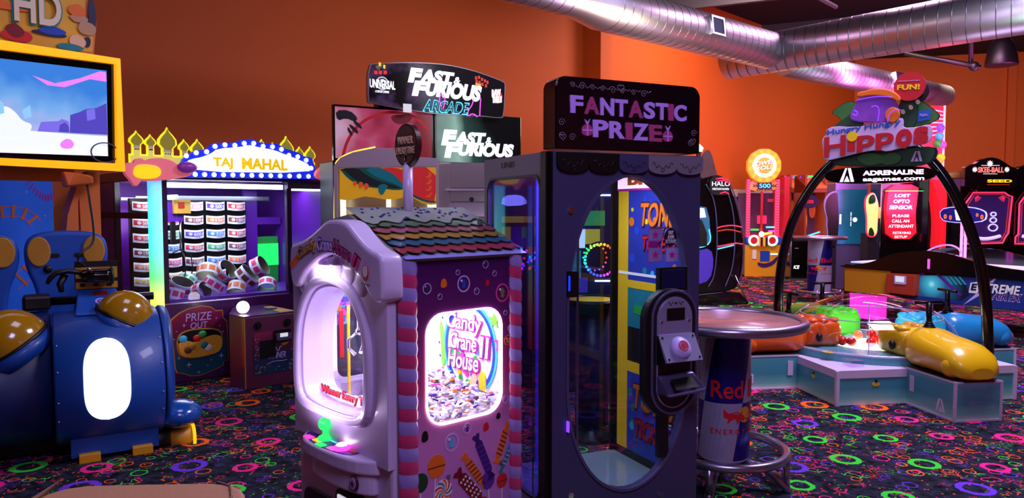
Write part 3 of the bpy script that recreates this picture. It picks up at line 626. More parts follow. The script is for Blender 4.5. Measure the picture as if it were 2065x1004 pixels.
# ------------------------------------------------------------------ fantastic prize machine
mk('prize_panel', (66, 62, 104), 0.42, bump=.03, bscale=200); mk('prize_side', (128, 118, 134), 0.45); mk('prize_floor', (150, 165, 172), 0.12, coat=.5)
mk('face_metal', (176, 170, 214), 0.3, 0.5); mk('reflected_blue', (34, 50, 150), .35, emit=.12, ec=(40, 60, 170), vary=.35, bscale=7); mk('reflected_yellow', (232, 180, 20), .4, emit=.12)  # blue and yellow glow faintly as the reflected ticket machine
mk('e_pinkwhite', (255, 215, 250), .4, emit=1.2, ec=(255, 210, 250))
PF = Fr(.052 * 3.4, 3.4, 25)
pr = PF.root('prize_machine', 'tall dark prize vending game with a big oval window and a coin console', 'prize machine')
W, D = .84, .75
ov = rrect(.085, .765, .235, 1.75, .34, .62, 14, rb=.52)
B('prize_panel').ring(rect(0, W, .0, 1.86), ov, FY(.02), 0, .035, (.425, 1.0), 96).out('front_door', pr, bevel=.004)
grow2 = lambda k: [(.425 + (a - .425) * k, .99 + (c - .99) * (1 + (k - 1) * .5)) for a, c in ov]
mk('bezel', (110, 105, 150), .3, .6)
B('bezel').ring(grow2(1.035), grow2(1.0), FY(-.015), 0, .01, (.425, .99), 96).out('window_bezel', pr)
B('glass').poly(ov, FY(.0), 0, .005).out('front_glass', pr)
b = B('blackmetal').box(-.03, 0, -.01, .05, 0, 1.86).box(-.012, .0, -.022, -.008, 0, 1.86); b.out('hinge_post', pr, bevel=.004)
b = B('prize_side').ring(rect(.03, D, .0, 1.86), rrect(.075, .70, .20, 1.755, .07), FXm(.012), 0, .025, n=64); b.out('left_side_frame', pr, bevel=.003)
B('black').ring(rrect(.07, .705, .195, 1.76, .07), rrect(.082, .693, .207, 1.748, .065), FXm(-.013), 0, .006, n=64).out('window_gasket', pr)
B('glass_violet').poly(rrect(.075, .70, .20, 1.755, .07), FXm(0), 0, .004).out('left_glass', pr)
b = B('black').ring(rect(0, W, 0, 1.86), rect(.04, W - .04, .14, 1.78), FY(D), 0, .02, n=40); b.out('back_frame', pr)
B('glass').poly(rect(.09, W - .09, .13, 1.71), FY(D - .005), 0, .004).out('back_glass', pr)
b = B('prize_floor').box(.01, W - .01, .02, D - .01, .12, .15); b.out('floor_tray', pr)
B('black').box(.0, W, .02, D, 0, .12).out('base', pr)
b = B('black').box(0, W, 0, D, 1.80, 1.86); b.out('top_plate', pr)
b = B('e_cool').box(.08, W - .08, .10, .112, 1.785, 1.798).box(.1, W - .1, .60, .612, 1.785, 1.798); b.out('led_strip', pr)
b = B('acrylic').box(.20, .206, .10, D - .06, .15, 1.78).box(.06, .206, .30, .304, .15, 1.78); b.out('inner_partition', pr)
b = B('steel').box(.195, .205, .094, .10, .15, 1.78).box(.06, .066, .30, .306, .15, 1.78); b.out('partition_edges', pr)
mk('e_violetbar', (90, 80, 235), .4, emit=.55)
B('e_violetbar').rod((.235, .60, .15), (.235, .60, 1.78), .008).out('light_tube', pr)
# right-hand wall of the cabinet, painted with the reflection of a ticket machine
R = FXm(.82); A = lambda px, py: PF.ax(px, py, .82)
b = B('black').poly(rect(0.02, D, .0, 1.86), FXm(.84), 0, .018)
b.m('reflected_yellow').poly(rect(.59, .69, .20, 1.70), R, 0, .003)
b.m('reflected_blue').poly(rect(.06, .585, 1.16, 1.70), R, 0, .003)
b.m('reflected_blue').poly(rect(.10, .585, .20, .66), R, 0, .003)
b.m('reflected_yellow').poly(rect(.06, .59, .66, .72), R, 0, .004)
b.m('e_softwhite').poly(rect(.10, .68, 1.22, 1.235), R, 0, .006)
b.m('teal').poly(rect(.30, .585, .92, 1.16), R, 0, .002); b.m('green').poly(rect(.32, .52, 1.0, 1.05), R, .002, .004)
b.m('violet').poly(rect(.06, .3, .92, 1.16), R, 0, .002); b.m('reflected_yellow').poly(rect(.06, .59, 1.145, 1.19), R, 0, .004)
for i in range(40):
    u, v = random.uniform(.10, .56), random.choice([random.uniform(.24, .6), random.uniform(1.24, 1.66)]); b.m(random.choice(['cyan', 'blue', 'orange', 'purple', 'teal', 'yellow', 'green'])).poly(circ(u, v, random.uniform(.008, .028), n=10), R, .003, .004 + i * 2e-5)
b.m('e_pinkwhite').poly(rect(.16, .69, 1.71, 1.785), R, 0, .01); b.m('magenta').poly(rect(.16, .69, 1.70, 1.712), R, 0, .012)  # lit header strip, part of the painted reflection
b.out('right_wall_reflection', pr)
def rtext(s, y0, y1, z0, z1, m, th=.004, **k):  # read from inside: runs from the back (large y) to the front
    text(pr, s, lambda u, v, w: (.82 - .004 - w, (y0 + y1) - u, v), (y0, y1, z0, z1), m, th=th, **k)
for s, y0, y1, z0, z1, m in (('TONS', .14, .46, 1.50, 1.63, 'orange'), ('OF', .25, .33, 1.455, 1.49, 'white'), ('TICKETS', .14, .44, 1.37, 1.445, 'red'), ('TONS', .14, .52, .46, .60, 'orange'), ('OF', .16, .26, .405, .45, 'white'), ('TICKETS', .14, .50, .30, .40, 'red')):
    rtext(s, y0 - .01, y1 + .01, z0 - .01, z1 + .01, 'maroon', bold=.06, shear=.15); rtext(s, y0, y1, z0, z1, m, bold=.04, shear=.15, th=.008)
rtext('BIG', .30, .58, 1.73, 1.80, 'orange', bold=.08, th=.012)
# how-to sticker on the front glass
b = B('pink')
G = FY(-.002)
for px0, px1, py0, py1 in ((1307, 1334, 462, 485), (1307, 1334, 500, 527), (1342, 1366, 500, 527)):
    a, q = PF.at(px0, py0), PF.at(px1, py1); b.m('magenta').poly(rect(a[0] - .003, q[0] + .003, q[1] - .003, a[1] + .003), G, 0, .002); b.m('lavender').poly(rect(a[0], q[0], q[1], a[1]), G, 0, .003); c_ = ((a[0] + q[0]) / 2, (a[1] + q[1]) / 2)
    b.m('magenta').poly(star(*c_, .022, .010, 5), G, 0, .004)
a = PF.at(1315, 493); b.m('magenta').poly(rect(a[0] - .02, a[0] + .035, a[1] - .014, a[1] + .014), G, 0, .002)
b.out('instruction_sticker', pr)
c_ = PF.at(1351, 478); b = B('plum').poly(circ(*c_, .038, .046), G, 0, .003); b.out('slogan_sticker', pr)
text(pr, "EASY\n& FUN\nLET'S PLAY", FY(-.006), (c_[0] - .03, c_[0] + .03, c_[1] - .03, c_[1] + .032), 'white', bold=.02)
# locks and bolts
for i, (px, py) in enumerate(((1147, 425), (1147, 996), (1328, 996))):
    u, v = PF.at(px, py); B('chrome').poly(circ(u, v, .014), FY(-.015), 0, .008).poly(circ(u, v, .007), FY(-.015), .008, .011).out('lock', pr)
b = B('black').box(.585, .755, -.03, .0, 1.195, 1.31); b.m('navy').box(.60, .74, -.033, -.03, 1.205, 1.30); b.out('sensor_box', pr, bevel=.004)
B('black').box(.075, .13, -.03, -.01, 1.19, 1.31).out('latch_plate', pr); B('e_blue').box(.077, .085, -.034, -.03, 1.22, 1.29).out('latch_light', pr)
B('e_purple').box(.077, .084, -.034, -.016, .56, .61).out('latch_light', pr)
b = B('black').box(.60, .66, -.017, .01, .36, .66); b.out('lower_bracket', pr)
# console
cs0 = rrect(.475, .79, .57, 1.215, .155, .155, 10)
k = B('black').poly([(.63 + (a - .63) * .98, .89 + (c - .89) * .985) for a, c in cs0], FY(-.015), 0, .05).out('console', pr, bevel=.01)
c1 = rrect(.525, .775, .60, 1.19, .125, .125, 10); c2 = rrect(.545, .755, .62, 1.17, .105, .105, 10)
B('bezel').ring([(.65 + (a - .65) * 1.09, .895 + (c - .895) * 1.045) for a, c in c1], c1, FY(-.055), 0, .02, (.65, .895), 72).out('console_rim', pr, bevel=.005)
B('dark').poly(c1, FY(-.055), 0, .012).out('console_well', pr)
B('face_metal').ring(c2, [(.65 + (a - .65) * .94, .895 + (c - .895) * .975) for a, c in c2], FY(-.066), 0, .006, (.65, .895), 72).out('console_trim', pr)
up = [p for p in c2 if p[1] > .95]; up = rrect(.55, .75, .97, 1.165, .098, .098, 10, rb=.002)
f = B('face_metal').poly(up, FY(-.066), 0, .01).out('face_plate', pr)
b = B('black').poly(rect(.598, .704, 1.055, 1.115), FY(-.076), 0, .003); b.out('display', f)
for u, v in ((.568, 1.05), (.732, 1.05)): B('chrome').poly(circ(u, v, .007), FY(-.076), 0, .003).out('screw', f)
b = B('black'); 
for sx in (-1, 1):
    b.tube([(.651 + sx * (.015 + .03 * t), -.078, 1.138 + .008 * math.sin(t * 9)) for t in [i / 12 for i in range(13)]], .0015, 6)
b.ball((.651, -.078, 1.14), .006); b.out('crest', f)
tb = B('black').loft([[(.545, -.066, .985), (.755, -.066, .985), (.755, -.066, .84), (.545, -.066, .84)], [(.545, -.078, .985), (.755, -.078, .985), (.765, -.15, .862), (.54, -.15, .862)]], False).out('button_box', pr, bevel=.003)
n0 = Vector((0, -.12, .07)).normalized()
def tilt(u, v, w): # inclined plate
    p0 = Vector((.65, -.114, .924)); e = Vector((0, -.072, -.123)).normalized(); q = p0 + Vector((1, 0, 0)) * u - e * v + Vector((0, -.123, .072)).normalized() * w; return tuple(q)
B('face_metal').poly(rect(-.105, .108, -.07, .07), tilt, .001, .006).out('button_plate', tb)
b = B('lavender').ball((0, 0, 0), (.001, .001, .001)); b = B('lavender'); b.loft([[tilt(r * math.cos(a), r * math.sin(a), h) for a in [2 * PI * i / 32 for i in range(32)]] for r, h in ((.056, .005), (.056, .012), (.048, .022), (.03, .03), (.0005, .033))]); b.out('push_button', tb)
B('red').poly(star(.0, 0, .018, .011, 8), tilt, .031, .036).ring(circ(0, 0, .026), circ(0, 0, .022), tilt, .028, .035, (0, 0), 24).out('button_emblem', tb)
for u, v in ((-.09, .055), (.092, .055), (-.09, -.055), (.092, -.055)): B('chrome').poly(circ(u, v, .006), tilt, .006, .009).out('screw', tb)
b = B('bezel').loft([[(.545, -.066, .79), (.75, -.066, .80), (.76, -.066, .69), (.55, -.066, .69)], [(.548, -.10, .785), (.745, -.10, .795), (.775, -.16, .73), (.55, -.16, .715)], [(.55, -.12, .70), (.75, -.12, .70), (.775, -.165, .71), (.55, -.165, .70)]], False); rd = b.out('card_reader', pr, bevel=.01)
B('black').add([(.59, -.118, .775), (.715, -.12, .782), (.735, -.158, .738), (.60, -.157, .732)], [(0, 1, 2, 3)]).out('reader_screen', rd)
B('red').box(.80, .815, -.03, -.015, .73, .83).out('warning_label', pr)
# marquee
mq = [(u, v) for u, v in rrect(.012, .83, 1.87, 2.20, .055, .055, 8, rb=.004)]
m_ = B('gloss_black').poly(mq, FY(.10), 0, .115).out('marquee', pr, bevel=.004)
mk('marquee_art', (14, 10, 22), .08, coat=1.0)

def two(s, x0, x1, z0, z1, cols):
    widths = {'F': .95, 'A': 1.15, 'N': 1.05, 'T': 1.0, 'S': .9, 'I': .42, 'C': 1.05, 'P': .95, 'R': 1.0, 'Z': 1.0, 'E': .85}
    tot = sum(widths[c] for c in s); x = x0
    for c, q in zip(s, cols):
        w_ = widths[c] / tot * (x1 - x0); dz = -.010 * (x - x0) / (x1 - x0)
        text(m_, c, FY(-.019), (x + w_ * .04, x + w_ * .97, z0 + dz, z1 + dz), {'l': 'logo_lilac', 'm': 'logo_rose'}[q], bold=.07, th=.005); x += w_
mk('logo_lilac', (168, 120, 226), .4, emit=.22, ec=(168, 120, 226)); mk('logo_rose', (150, 50, 110), .4, emit=.2, ec=(160, 50, 120))
two('FANTASTIC', .085, .745, 2.035, 2.115, 'lmllmllml'); two('PRIZE', .205, .60, 1.93, 2.01, 'llmlm')
def gift(u, v):
    b = B('logo_rose').poly(smooth([(u - .026, v), (u + .026, v), (u + .03, v + .03), (u + .015, v + .052), (u - .015, v + .052), (u - .03, v + .03)], 2), FY(-.019), 0, .004); b.m('logo_lilac').poly(rect(u - .003, u + .003, v, v + .05), FY(-.019), 0, .006).poly(rect(u - .026, u + .026, v + .022, v + .028), FY(-.019), 0, .006)
    b.poly([(u - .015, v + .075), (u - .004, v + .052), (u + .004, v + .052), (u + .015, v + .078), (u + .002, v + .062)], FY(-.019), 0, .005); b.out('gift_emblem', m_)
gift(.178, 1.935); gift(.632, 1.925)
mk('filigree', (150, 130, 150), .4)
b = B('marquee_art').poly([(.42 + (a - .42) * .985, 2.035 + (c - 2.035) * .975) for a, c in mq], FY(-.015), 0, .003).m('filigree')
def curl(u, v, s, fl=1, n=26, turns=1.6):
    b.tube([(u + fl * s * (1 - .9 * t) * math.cos(t * turns * 2 * PI), -.021, v + s * (1 - .9 * t) * math.sin(t * turns * 2 * PI)) for t in [i / n for i in range(n + 1)]], .0014, 5)
for i, u in enumerate((.10, .15, .205, .26, .315, .37, .43, .49)):
    curl(u, 2.162 - .008 * i * .3, .014 + .004 * (i % 3 == 1), 1 if i % 2 else -1); b.tube([(u + .016, -.021, 2.16), (u + .028, -.021, 2.152), (u + .04, -.021, 2.16)], .0013, 5)
for u, v in ((.045, 1.99), (.045, 1.93), (.10, 1.925), (.79, 1.97), (.77, 1.92)): curl(u, v, .018)
def heart(u, v, s): b.tube([(u + s * 16 * math.sin(t) ** 3 / 16, -.021, v + s * (13 * math.cos(t) - 5 * math.cos(2 * t) - 2 * math.cos(3 * t) - math.cos(4 * t)) / 16) for t in [2 * PI * i / 24 for i in range(24)]], .0014, 5, closed=True)
heart(.36, 2.165, .018); heart(.05, 1.925, .016); heart(.785, 1.93, .016)
b.out('marquee_face', m_)
# scalloped valance
b = B('prize_side'); x = 0
for i in range(5):
    x0, x1 = .018 + i * .165, min(.018 + (i + 1) * .165, .84); pts = [(x0, 1.855), (x0, 1.80)] + [((x0 + x1) / 2 - (x1 - x0) / 2 * math.cos(t) , 1.80 - .035 * math.sin(t) ** .8) for t in [PI * k / 12 for k in range(13)]] + [(x1, 1.80), (x1, 1.855)]
    b.m('black' if i < 2 else 'prize_panel' if i == 2 else 'prize_side').poly(pts, FY(-.015), 0, .018 + .0005 * i)
b.m('black')
for i in range(5):
    xc = .10 + i * .165
    for sx in (-1, 1): b.tube([(xc + sx * (.012 + .05 * t), -.035, 1.795 + .022 * t + .01 * math.sin(t * 10)) for t in [j / 10 for j in range(11)]], .0018, 5)
    b.tube([(xc + .008 * math.cos(a), -.035, 1.785 + .01 * math.sin(a)) for a in [2 * PI * j / 12 for j in range(12)]], .0018, 5, closed=True)
b.out('valance', pr)
lg = FXm(.037)
text(pr, 'UNIS', lambda u, v, w: (-.013 - w, .74 - u, v), (.22, .38, 1.805, 1.835), 'black', bold=.02, shear=.2, th=.002)
b = B('black').poly(rect(.22, .27, 1.788, 1.803), FXm(.013), 0, .002).poly(circ(.245, 1.83, .012, .02), FXm(.013), 0, .002); b.out('side_decal', pr)
lamp('prize_machine_light', 'AREA', tuple(Vector((PF.x, PF.y, 1.77)) + Vector((.42 * PF.c - .36 * PF.s, .42 * PF.s + .36 * PF.c, 0))), 9, (.75, .85, 1.0), .5, .3, tuple(Vector((PF.x, PF.y, 0)) + Vector((.42 * PF.c - .36 * PF.s, .42 * PF.s + .36 * PF.c, 0))))

# ------------------------------------------------------------------ high round drinks tables
mk('tabletop', (182, 120, 118), .35, coat=.4, vary=.12, bscale=12); mk('can_blue', (26, 22, 130), .28, .35); mk('can_silver', (176, 168, 205), .33, .3); mk('can_red', (220, 30, 36), .35); mk('bull_gold', (240, 160, 50), .35)
def drinks_table(cx, cy, top, R, rc, face, label, small=False, phase=0):
    t = root('drinks_table', label, 'table', (cx, cy, 0), 0, 'round high tables on drink-can pedestals')
    B('tabletop').lathe([(0, top - .02), (R * .93, top - .02), (R * .93, top), (0, top)], n=64).out('tabletop', t)
    b = B('chrome'); b.mats[0] = 'rimmetal'; b.tube([(R * .965 * math.cos(a), R * .965 * math.sin(a), top - .008) for a in [2 * PI * i / 64 for i in range(64)]], R * .062, 14, closed=True); b.out('metal_rim', t)
    b = B('can_silver'); z0, z1 = .17, top - .03; n = 64; nz = 12
    prof = [(rc * .9, z0 - .02), (rc, z0), (rc, z1 - .03), (rc * .96, z1)]
    def P(a, z): return (rc * math.cos(a), rc * math.sin(a), z)
    zm = z0 + (z1 - z0) * (.62 if not small else .55)
    rows = [z0, z0 + (zm - z0) * .5, zm, zm + (z1 - zm) * .5, z1]
    def quarter(z): return 1.2 * (z - zm) * .148 / rc
    zm = .48 if not small else .62
    for ri in range(16):
        za, zb = z0 + (z1 - z0) * ri / 16, z0 + (z1 - z0) * (ri + 1) / 16; mid = (za + zb) / 2; upper = mid > zm
        for k in range(32):
            a0 = phase + 2 * PI * k / 32; seg = (k // 8) % 2
            col = 'can_blue' if (seg == 0) == upper else 'can_silver'
            qa = a0 + quarter(za); qb = a0 + quarter(zb); da_ = 2 * PI / 32
            b.m(col).add([P(qa, za), P(qa + da_, za), P(qb + da_, zb), P(qb, zb)], [(0, 1, 2, 3)], True)
    b.m('can_silver').lathe([(rc * .8, z0 - .03), (rc, z0)], n=32, cap=True); b.lathe([(rc, z1), (rc * .8, z1 + .02)], n=32, cap=True)
    can = b.out('can_pedestal', t)
    def wrap(u, v, w): a = face + u / rc; return ((rc + .001 + w) * math.cos(a), (rc + .001 + w) * math.sin(a), v)
    wd = rc * 2.75; zt = zm + .05
    text(can, 'Red Bull', wrap, (-wd / 2, wd / 2, zt, zt + .10 * (1 if not small else .8)), 'can_red', bold=.03, th=.002)
    text(can, 'ENERGY DRINK', wrap, (-wd / 2, wd / 2, zm - .155, zm - .125), 'can_red', th=.002, spacing=1.4)
    e = B('bull_gold').poly(circ(0, zm - .045, .045), wrap, 0, .001)
    body = [(-.13, -.02), (-.105, -.03), (-.11, -.06), (-.085, -.035), (-.06, -.03), (-.05, -.065), (-.035, -.035), (-.012, -.045), (0, -.03), (-.012, -.012), (-.03, .0), (-.055, .01), (-.08, .005), (-.10, .0), (-.118, .01), (-.125, .03), (-.132, .01)]
    for sx in (1, -1): e.m('can_red').poly([(sx * u, zm - .035 + v) for u, v in body], wrap, .001, .002)
    e.out('bull_emblem', can)
    b = B('rimmetal'); Rf = R * .78
    b.tube([(Rf * math.cos(a), Rf * math.sin(a), .20 if not small else .16) for a in [2 * PI * i / 56 for i in range(56)]], .026, 12, closed=True); b.out('foot_ring', t)
    for i in range(4):
        a = PI / 4 + i * PI / 2 + .3; c, s = math.cos(a), math.sin(a)
        B('rimmetal').tube([(rc * .6 * c, rc * .6 * s, .14), (Rf * .7 * c, Rf * .7 * s, .12), (Rf * c, Rf * s, .03), (Rf * 1.02 * c, Rf * 1.02 * s, .0)], .026, 10).rod((Rf * c, Rf * s, .03), (Rf * c, Rf * s, .2), .02).out('leg', t)
    b = B('blackmetal').lathe([(rc * .7, .10), (rc * .7, .16)], n=24); b.out('hub', t)
    return t
mk('rimmetal', (168, 160, 190), .28, .9)
drinks_table(1.235, 4.28, .955, .45, .148, math.radians(-56), 'near high round table with a drink-can pedestal, beside the tall oval-windowed prize machine', False, math.radians(-154))
drinks_table(5.35, 12.9, 1.1, .43, .2, math.radians(-118), 'far high round table with a blue drink-can pedestal, left of the air hockey table', True, math.radians(-115))
# ------------------------------------------------------------------ ticket crane (TAJ MAHAL)
mk('taj_plum', (70, 22, 84), .3, coat=.5); mk('taj_violet', (92, 30, 150), .35); mk('taj_post', (44, 14, 52), .35); mk('taj_pinkwall', (190, 90, 190), .5)
mk('cloud_pink', (240, 130, 140), .35, emit=.4, ec=(240, 110, 125)); mk('cloud_yellow', (255, 215, 30), .35, emit=.8, ec=(255, 205, 20)); mk('cloud_violet', (150, 50, 170), .35, emit=.15)
mk('dome_olive', (150, 142, 46), .3, emit=.3); mk('palace', (215, 205, 100), .5, emit=.6, ec=(215, 205, 90)); mk('palace_edge', (235, 225, 20), .5, emit=.85, ec=(240, 228, 15))
mk('marquee_blue', (18, 40, 200), .3, emit=.55, ec=(20, 45, 220)); mk('marquee_white', (255, 250, 240), .4, emit=1.3, ec=(255, 248, 235)); mk('marquee_gold', (240, 190, 20), .4, emit=.75, ec=(245, 195, 10))
m = mk('rainbow_tube', (200, 200, 200), .4, emit=1.0); nt = m.node_tree; b_ = nt.nodes['Principled BSDF']
tc = nt.nodes.new('ShaderNodeTexCoord'); sx = nt.nodes.new('ShaderNodeSeparateXYZ'); mr = nt.nodes.new('ShaderNodeMapRange'); crr = nt.nodes.new('ShaderNodeValToRGB')
mr.inputs['From Min'].default_value = .1; mr.inputs['From Max'].default_value = 1.86
nt.links.new(tc.outputs['Object'], sx.inputs[0]); nt.links.new(sx.outputs['Z'], mr.inputs['Value']); nt.links.new(mr.outputs[0], crr.inputs[0])
el = crr.color_ramp.elements; el[0].position = 0; el[0].color = rgb((255, 60, 10)); el[1].position = 1; el[1].color = rgb((30, 150, 255))
for p, c in ((.14, (255, 110, 10)), (.26, (255, 200, 20)), (.36, (230, 255, 50)), (.5, (70, 255, 90)), (.64, (20, 240, 180)), (.82, (30, 210, 255))): x = el.new(p); x.color = rgb(c)
nt.links.new(crr.outputs[0], b_.inputs['Emission Color']); b_.inputs['Emission Strength'].default_value = 1.7
TF = Fr(-3.14, 6.65, 45); tj = TF.root('ticket_crane', 'purple ticket crane cabinet with rainbow light posts and a bulb-edged marquee under palace domes', 'claw machine')
W, D = 1.73, 1.9
B('taj_plum').box(0, W, 0, D, .0, .74).out('base_cabinet', tj, bevel=.01)
B('taj_plum').box(0, W, 0, D, 1.86, 1.96).out('top_box', tj, bevel=.01)
for x, y in ((.02, .02), (1.24, .02), (W - .06, .02), (.02, D - .06), (W - .06, D - .06), (.0, 1.22)):
    B('taj_post').box(x, x + .05, y, y + .05, .74, 1.86).out('post', tj)
B('taj_post').box(1.24, W, .0, .04, 1.80, 1.86).box(1.24, W, .0, .04, .74, .85).out('door_frame', tj)
B('taj_post').box(0, .03, .07, D, 1.50, 1.56).out('side_rail', tj)
for x in (-.052, W + .03):
    B('rainbow_tube').rod((x, -.02, .05), (x, -.02, 1.86), .058, 20).out('rainbow_light_post', tj)
B('glass').box(.07, 1.24, .01, .016, .755, 1.85).out('front_glass', tj)
B('glass').box(1.29, W - .05, .01, .016, .85, 1.80).out('door_glass', tj)
B('glass').box(.005, .011, .07, D - .06, .76, 1.86).out('left_glass', tj)
B('taj_violet').box(W - .03, W - .01, .07, D - .06, .74, 1.86).out('right_panel', tj)
B('taj_violet').box(.05, W - .05, D - .05, D - .02, .74, 1.86).out('back_panel', tj)
b = B('taj_violet').box(1.25, 1.40, 1.0, 1.06, .76, 1.86).box(1.4, W - .05, 1.0, 1.04, 1.42, 1.50); b.m('e_green').box(1.42, W - .06, 1.04, 1.045, .95, 1.20); b.m('green').box(1.42, W - .06, 1.05, 1.055, .76, .95).box(1.42, W - .06, 1.05, 1.055, 1.2, 1.28); b.m('taj_pinkwall').box(.02, .05, 1.30, D - .06, .76, 1.86); b.out('inner_panels', tj)
B('e_bulb').box(.08, 1.22, .06, .11, 1.79, 1.835).out('tube_light', tj)
B('e_cool').box(.10, 1.22, .9, .92, 1.70, 1.72).box(1.3, W - .08, .06, .1, 1.78, 1.80).out('tube_light', tj)
b = B('steel').box(.05, 1.24, .40, .44, 1.68, 1.72).box(.05, 1.24, 1.2, 1.23, 1.68, 1.71); b.m('rail_white').box(.28, .31, .40, 1.2, 1.70, 1.73); b.out('gantry', tj)
b = B('taj_violet').box(.24, .40, .52, .62, 1.47, 1.66); b.m('gold').box(.30, .46, .48, .52, 1.55, 1.68); b.m('e_dimred').box(.34, .40, .475, .48, 1.60, 1.66); b.m('black').box(.29, .33, .53, .57, 1.25, 1.47); b.m('steel').rod((.38, .55, 1.47), (.38, .55, 1.18), .009)
for a in range(3):
    c, s = math.cos(a * 2.1 + .4), math.sin(a * 2.1 + .4); b.m('blackmetal').tube([(.38, .55, 1.2), (.38 + .13 * c, .55 + .13 * s, 1.13), (.38 + .15 * c, .55 + .15 * s, .98), (.38 + .10 * c, .55 + .10 * s, .90)], .006, 6)
b.out('claw_carriage', tj)
B('blackmetal').box(.05, 1.24, .94, 1.0, .76, 1.70).out('ticket_rack', tj)
lamp('crane_light', 'AREA', tuple(Vector((TF.x, TF.y, 1.77)) + Vector((.65 * TF.c - .45 * TF.s, .65 * TF.s + .45 * TF.c, 0))), 22, (.85, .9, 1.0), 1.0, .6, tuple(Vector((TF.x, TF.y, 0)) + Vector((.65 * TF.c - .6 * TF.s, .65 * TF.s + .6 * TF.c, 0))))
lamp('crane_left_light', 'POINT', tuple(Vector((TF.x, TF.y, 1.45)) + Vector((.3 * TF.c - 1.6 * TF.s, .3 * TF.s + 1.6 * TF.c, 0))), 7, (1, .6, 1.0), .15)
# marquee
Tm = lambda L, y=-.05: [TF.at(a, b, y) for a, b in L]
outl = [(358, 357), (360, 338), (369, 320), (390, 305), (418, 300), (424, 292), (438, 288), (470, 288), (487, 282), (504, 280), (516, 285), (530, 289), (558, 290), (574, 300), (598, 307), (611, 315), (626, 318), (633, 335), (634, 352), (634, 361)]
inl = [(378, 346), (374, 325), (388, 320), (402, 318), (424, 310), (436, 300), (482, 297), (502, 292), (520, 298), (548, 302), (573, 312), (604, 324), (622, 333), (622, 349)]
O, I = Tm(outl), Tm(inl)
mb = B('marquee_blue').poly(O, FY(-.02), 0, .05).out('marquee', tj)
b = B('marquee_white').poly(smooth(I, 1), FY(-.072), 0, .006).out('marquee_face', mb)
text(mb, 'TAJ', FY(-.079), TF.at(430, 345, -.08)[:1] + TF.at(470, 345, -.08)[:1] + (TF.at(440, 341, -.08)[1], TF.at(440, 317, -.08)[1]), 'marquee_gold', bold=.08)
text(mb, 'MAHAL', FY(-.079), TF.at(488, 345, -.08)[:1] + TF.at(580, 345, -.08)[:1] + (TF.at(520, 342, -.08)[1], TF.at(520, 319, -.08)[1]), 'marquee_gold', bold=.08)
bul = [(366, 333), (376, 314), (396, 308), (417, 306), (434, 295), (454, 292), (474, 293), (493, 289), (512, 289), (531, 295), (550, 296), (568, 301), (583, 313), (601, 316), (618, 323), (628, 339)] + [(394 + i * 19.05, 351.5 + i * .33) for i in range(13)]
for px, py in bul:
    u, v = TF.at(px, py, -.08); B('e_bulb').ball((u, -.078, v), (.021, .014, .021), 12, 8).out('bulb', mb)
# palace silhouettes behind the marquee
def onion(u, v, w_, h): return [(u - w_ * .45, v), (u - w_ * .55, v + h * .12), (u - w_, v + h * .3), (u - w_ * .95, v + h * .5), (u - w_ * .6, v + h * .68), (u - w_ * .18, v + h * .85), (u, v + h), (u + w_ * .18, v + h * .85), (u + w_ * .6, v + h * .68), (u + w_ * .95, v + h * .5), (u + w_, v + h * .3), (u + w_ * .55, v + h * .12), (u + w_ * .45, v)]
def palace(x0, y):
    r_ = B('palace_edge'); S_ = .68; Z = 1.96; Y = FY(y)
    spec = [(.055, .20, .052, .12), (.175, .20, .04, .095), (.325, .17, .075, .20), (.475, .17, .04, .10), (.60, .15, .052, .13)]
    r_.poly(rect(x0 - .01, x0 + .655, Z - .02, Z + .13), Y, 0, .02)
    for u, v, w_, h in spec:
        r_.poly(onion(x0 + u, Z + v - .01, w_ + .013, h + .03), Y, 0, .02); r_.poly(rect(x0 + u - w_ * .62 - .008, x0 + u + w_ * .62 + .008, Z, Z + v + .02), Y, 0, .0195)
    r_.m('palace').poly(rect(x0, x0 + .645, Z, Z + .115), Y, .02, .026)
    for u, v, w_, h in spec:
        r_.m('palace').poly(rect(x0 + u - w_ * .5, x0 + u + w_ * .5, Z, Z + v + .01), Y, .02, .03)
        r_.m('dome_olive').poly(onion(x0 + u, Z + v, w_ * .9, h), Y, .02, .034)
        r_.m('cream').poly(rect(x0 + u - w_ * .5, x0 + u + w_ * .5, Z + v - .012, Z + v + .006), Y, .02, .036)
        for k in (-1, 0, 1): r_.m('purple').poly(rrect(x0 + u + k * w_ * .28 - .004, x0 + u + k * w_ * .28 + .004, Z + v - .035, Z + v - .018, .003), Y, .03, .037)
    for k in range(5): r_.m('dome_olive').poly(circ(x0 + .06 + k * .13, Z + .04, .022, .03, 14, 0, PI), Y, .026, .03)
    r_.out('palace_cutout', tj)
palace(-.165, .25); palace(1.03, .25)
def cloud(L, name, y=-.10, hot=None):
    P = smooth(Tm(L, y), 2); b = B('cloud_pink').poly(P, FY(y + .05), 0, .06)
    if hot: b.m('cloud_yellow').poly(smooth(Tm(hot, y - .02), 2), FY(y - .01), 0, .012)
    b.out(name, tj, bevel=.02, seg=3)
cloud([(250, 330), (262, 327), (268, 330), (272, 321), (285, 318), (292, 324), (308, 318), (340, 320), (360, 332), (385, 345), (386, 355), (345, 362), (300, 366), (285, 362), (280, 372), (271, 377), (262, 362), (250, 350)], 'cloud_cover', hot=[(270, 335), (290, 330), (325, 336), (325, 358), (290, 362), (268, 356)])
b = B('cloud_violet').ball((.19, -.14, 1.965), (.09, .04, .05)).out('cloud_puff', tj)
cloud([(634, 350), (645, 338), (655, 332), (672, 328), (690, 334), (690, 362), (672, 366), (640, 362)], 'cloud_cover')
